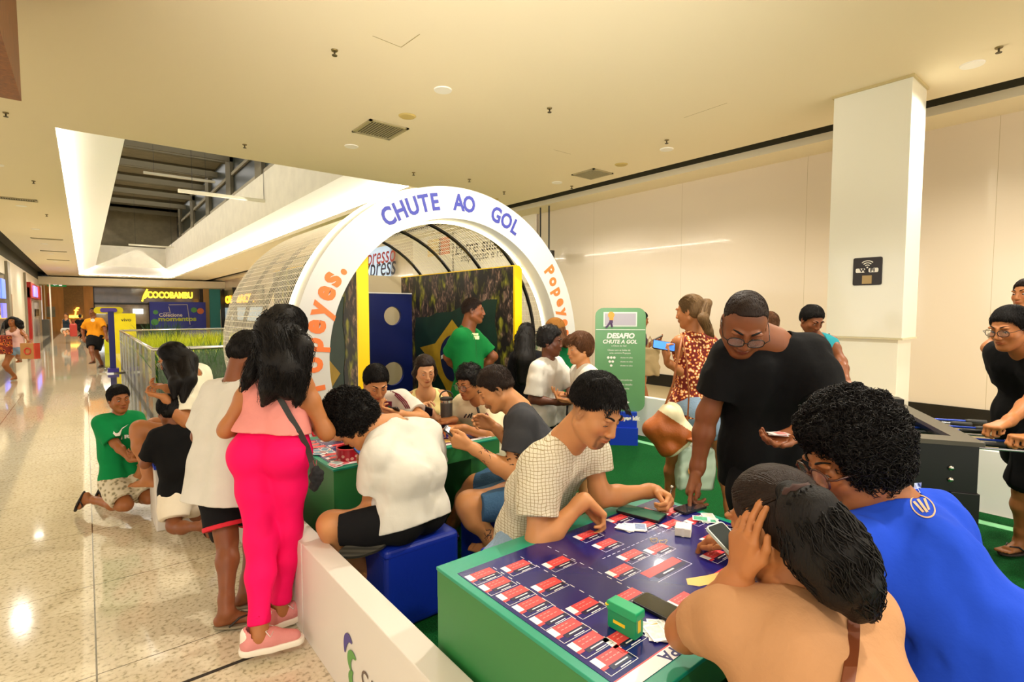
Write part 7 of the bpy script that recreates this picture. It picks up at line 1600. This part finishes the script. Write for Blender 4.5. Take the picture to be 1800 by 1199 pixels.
# ---- 22, 23 boy in teal, and the brown hair behind the tall man ---------------------------------
P = Person('boy in a teal sleeveless top looking down behind the football table', at(1436, 690, 4.5), at(1434, 592, 4.45), .93, az=212, kid=True)
P.arm(-1, at(1488, 672, 4.1), iR + iF * .2 - Z * .1, -Z * .3 + iC, -Z, curl=.5); P.arm(1, at(1400, 690, 4.2), -iR - Z, None, -Z)
P.leg(1, atz(1425, 865, .08), iC); P.leg(-1, atz(1448, 862, .08), iC); P.head(at(1426, 562, 4.38), 210, 30, 0, 1.04); P.body(.0055, 'br', gaze=1.0, fade=.4, brow=1.2)
P.shirt(.006, C_['teal'], sleeve=0, o=.012, hem=.1, wr=.004, neck='tank', neckr=.07); P.pants(.009, C_['blacks'])
for q in (1, -1): k = MB(); k.tube([P.sh[q] + P.up * .065 - P.sr * q * .02 - P.off, P.sh[q] + P.f * .05 - P.up * .01 - P.sr * q * .035 - P.off, P.sh[q] + P.f * .06 - P.up * .08 - P.sr * q * .02 - P.off], .006, 5); k.build('armhole_trim', M_dgrey, P.root, smooth=True)
P.cap(.005, HAIRB, t=.004, top=.010, line=(.084, .064), slope=(.78, .62), nape=-.03, edge=.012, bump=.002)
P = Person('person with brown hair mostly hidden behind the shoulder of the tall man', at(1362, 700, 5.3), at(1356, 598, 5.3), .92, az=30, female=True)
P.leg(1, atz(1370, 815, .08), iF); P.leg(-1, atz(1352, 815, .08), iF); P.arm(1, at(1378, 680, 5.3), iR - Z, None); P.arm(-1, at(1340, 680, 5.3), -iR - Z, None)
P.head(at(1352, 570, 5.3), 40, 5); P.body(.009, 'md', face=False, toes=False); P.shirt(.01, C_['rose'], sleeve=.6, hem=.05); P.pants(.01, C_['denim'], t=1.8); P.cap(.007, HAIRM, t=.012, top=.01, line=(.07, .03), slope=(.95, .3), nape=-.08)

# ---- 24, 25, 26 players at the football table ---------------------------------------------------
P = Person('young man with glasses in a black tee bending over the football table', at(1812, 740, 3.35), at(1812, 622, 3.22), 1.02, az=-60, hunch=.05)
P.arm(-1, at(1762, 752, 2.92), -Z + iC * .3 + iR * .3, nrm(-iR + iC * .2 - Z * .2), -Z, curl=.9, thumb=.8); P.arm(1, at(1800, 740, 3.5), -Z, -iR, -Z, curl=.9)
P.leg(-1, atz(1795, 955, .085), -iR, nrm(-iR + iC * .2)); P.leg(1, atz(1850, 905, .085), -iR, nrm(-iR + iC * .2)); P.head(at(1774, 576, 3.16), -64, 16, 0, 1.03); P.body(.0045, 'md', gaze=.5, glass=(M_frame, dict(w=.027, hgt=.018)), hair=HAIRB, fade=.4)
P.shirt(.006, C_['black'], sleeve=.7, o=.018, hem=.10, wr=.005); P.pants(.007, C_['blacks'], t=.95, wide=.02)
P.cap(.0045, HAIRB, t=.004, top=.012, line=(.088, .066), slope=(.8, .6), nape=-.045, edge=.012, bump=.0015)
for q in (-1,): flipflop(P, q, '#2a1c14', '#14100e')
P = Person('man with folded arms in a pale shirt standing behind the young man with glasses', at(1820, 690, 4.3), at(1815, 566, 4.25), 1.02, az=-55)
P.arm(-1, at(1790, 608, 4.0), -iR * .8 + iC * .3 - Z * .7, nrm(iR + Z * .3), iF, curl=.4); P.arm(1, at(1770, 612, 4.15), -iR - Z, nrm(-iR * .2 + iC + Z * .2), iR, curl=.4)
P.leg(1, atz(1815, 860, .08), -iR); P.leg(-1, atz(1795, 868, .08), -iR); P.head(at(1805, 516, 4.2), -62, 2); P.body(.0065, 'md', gaze=.2, beard=.25); P.shirt(.008, C_['offwhite'], sleeve=.6, o=.016, hem=.1); P.pants(.009, C_['blacks'], t=.95, wide=.02)
P.cap(.006, HAIRD, t=.004, top=.010, line=(.084, .066), slope=(.8, .6), nape=-.05, edge=.012)
P = Person('player in a pale top reaching in from the right edge to the lowest rod', at(1930, 800, 2.9), at(1915, 660, 2.85), 1.0, az=-60)
P.arm(-1, at(1800, 783, 2.72), -Z, nrm(-iR + Z * .05), -Z, curl=.95, thumb=.8); P.arm(1, at(1900, 780, 3.1), -Z, -iR, -Z); P.leg(1, atz(1960, 960, .08), -iR); P.leg(-1, atz(1930, 985, .08), -iR)
P.head(at(1900, 580, 2.8), -60, 20); P.body(.006, 'md', face=False, toes=False); P.shirt(.01, C_['rose'], sleeve=.6, hem=.05); P.pants(.01, C_['denim'], t=1.8); P.cap(.009, HAIRB)

# ---- 27-30 walkers in the corridor --------------------------------------------------------------
P = Person('woman in a pink strap top and denim shorts walking down the corridor with bags', at(30, 613, 12.3), at(25, 579, 12.3), .94, az=205, female=True)
P.arm(-1, at(50, 600, 12.1), iR + iC * .2, nrm(-iR * .2 - Z), iF); P.arm(1, at(5, 592, 12.2), -iR - Z, None, iC)
P.leg(1, atz(26, 662, .09), iC); P.leg(-1, atz(33, 651, .12), iC); P.head(at(22, 566, 12.3), 200, -5); P.body(.010, 'tn', toes=False, gaze=.2); P.shirt(.011, C_['rose'], sleeve=0, o=.01, hem=-.02, neck='tank', neckr=.09); P.pants(.011, C_['ldenim'], t=.4, waist=.12); P.cap(.011, HAIRB, t=.012, top=.01)
H = P.H; hairpaths(P, 'long_hair', [([H.p(q * .05, -.03, .05), H.p(q * .11, -.04, -.03), H.p(q * .16, -.02, -.12)], [.07, .085, .06]) for q in (1, -1)], HAIRB, .011, 80, .004, .01, 12)
t = thing('paper_bag', 'brown paper shopping bag with a red ring mark carried by the woman in pink', 'bag', at(53, 617, 12.0)); F = frame((0, 0, 0), iR, Z); MB().prism([(-.17, -.18), (.17, -.18), (.17, .18), (-.17, .18)], -.06, .06, F).build('bag_body', mat('kraft', '#b07c42', .7), t); k = MB(); k.tube([F((.07 * math.cos(a), .07 * math.sin(a), .065)) for a in np.linspace(0, 6.28, 14, endpoint=False)], .016, 5, closed=True); k.tube([F((.07 * math.cos(a), .07 * math.sin(a), -.065)) for a in np.linspace(0, 6.28, 14, endpoint=False)], .016, 5, closed=True); k.build('ring_mark', mat('mark_red', '#c23a22', .6), t); MB().prism([(.14, -.18), (.172, -.18), (.172, .18), (.14, .18)], -.063, .063, F).build('red_edge', mat('mark_red', '#c23a22', .6), t); k = MB(); k.tube([F((-.06, .18, 0)), F((-.03, .24, 0)), F((.03, .24, 0)), F((.06, .18, 0))], .008, 5); k.build('bag_handle', mat('kraft', '#b07c42'), t)
t = thing('tote_bag', 'red and orange patterned tote bag on the shoulder of the woman in pink', 'bag', at(4, 606, 12.1)); S_ = SDF(); S_.box((0, 0, 0), (.20, .06, .22), (nrm(iR), iF, Z), .03); S_.build('bag_body', floral_mat('tote_print', '#7a2418', '#d9732a', '#241512', 14), .015, t); k = MB(); k.tube([X(-.05, .2), X(.04, .5), X(.06, .52), X(.08, .2)], .012, 5); k.build('bag_handle', M_dgrey, t)
P = Person('man in an orange tee and black shorts walking in the corridor', at(168, 592, 15.2), at(166, 563, 15.2), 1.02, az=205)
P.arm(-1, at(188, 594, 15.1), iR + iF * .3, None, iF); P.arm(1, at(147, 594, 15.1), -iR + iF * .3, None, iF); P.leg(1, atz(165, 644, .09), iC, azd(215)); P.leg(-1, atz(179, 640, .09), iC, azd(205)); P.head(at(163, 548, 15.2), 215, -8)
P.body(.012, 'br', toes=False, gaze=.1, beard=.6); P.shirt(.013, C_['orange'], sleeve=.8, o=.02, hem=.08, wr=.004); P.pants(.013, C_['blacks'], t=.92, wide=.03); P.cap(.011, HAIRB, t=.002, top=.006)
k = MB(); F = frame(at(163, 563, 15.02) - P.off, iR, Z); k.lathe([(.001, -.01), (.05, -.008), (.05, .008), (.001, .01)], 10, tuple(F((0, 0, 0))), axis=1); k.build('print', M_white, P.root)
for q in (1, -1): flipflop(P, q, '#5a4a38', '#2a2018')
P = Person('far woman in a dark top and white skirt walking in the corridor', at(117, 580, 27), at(117, 562, 27), .95, az=200, female=True)
P.leg(1, atz(118, 602, .09), iC); P.leg(-1, atz(122, 601, .15), iC); P.arm(1, at(110, 580, 27), -iR, None); P.arm(-1, at(127, 580, 27), iR, None); P.head(at(116, 554.5, 27), 200); P.body(.018, 'lt', toes=False, face=False); P.shirt(.02, cloth('cloth_navy', '#23303a'), sleeve=0, hem=-.02, neck='tank', neckr=.08); P.pants(.02, C_['white'], t=.42, wide=.05, name='skirt', flare=.05); P.cap(.018, HAIRM)
t = thing('red_bag', 'small red bag carried by the far woman in the white skirt', 'bag', at(129, 578, 26.8)); MB().box((-.15, -.1, -.4), (.15, .1, .25)).build('bag_body', mat('bag_red', '#b83a2e', .6), t, bevel=.05); k = MB(); k.tube([(-.08, 0, .22), (0, 0, .45), (.08, 0, .22)], .02, 5); k.build('bag_handle', mat('bag_red', '#b83a2e'), t)
P = Person('far person in black standing by the brown wall behind the man in orange', at(141, 578, 31), at(141, 563, 31), .98, az=20)
P.leg(1, at(144, 592.5, 31), iF); P.leg(-1, at(139, 592.5, 31), iF); P.arm(1, at(147, 577, 31), iR, None); P.arm(-1, at(136, 577, 31), -iR, None); P.head(at(141, 556, 31), 20); P.body(.02, 'tn', toes=False, face=False); P.shirt(.02, C_['black'], hem=.08); P.pants(.02, C_['blacks'], t=1.9); P.cap(.018, HAIRB)
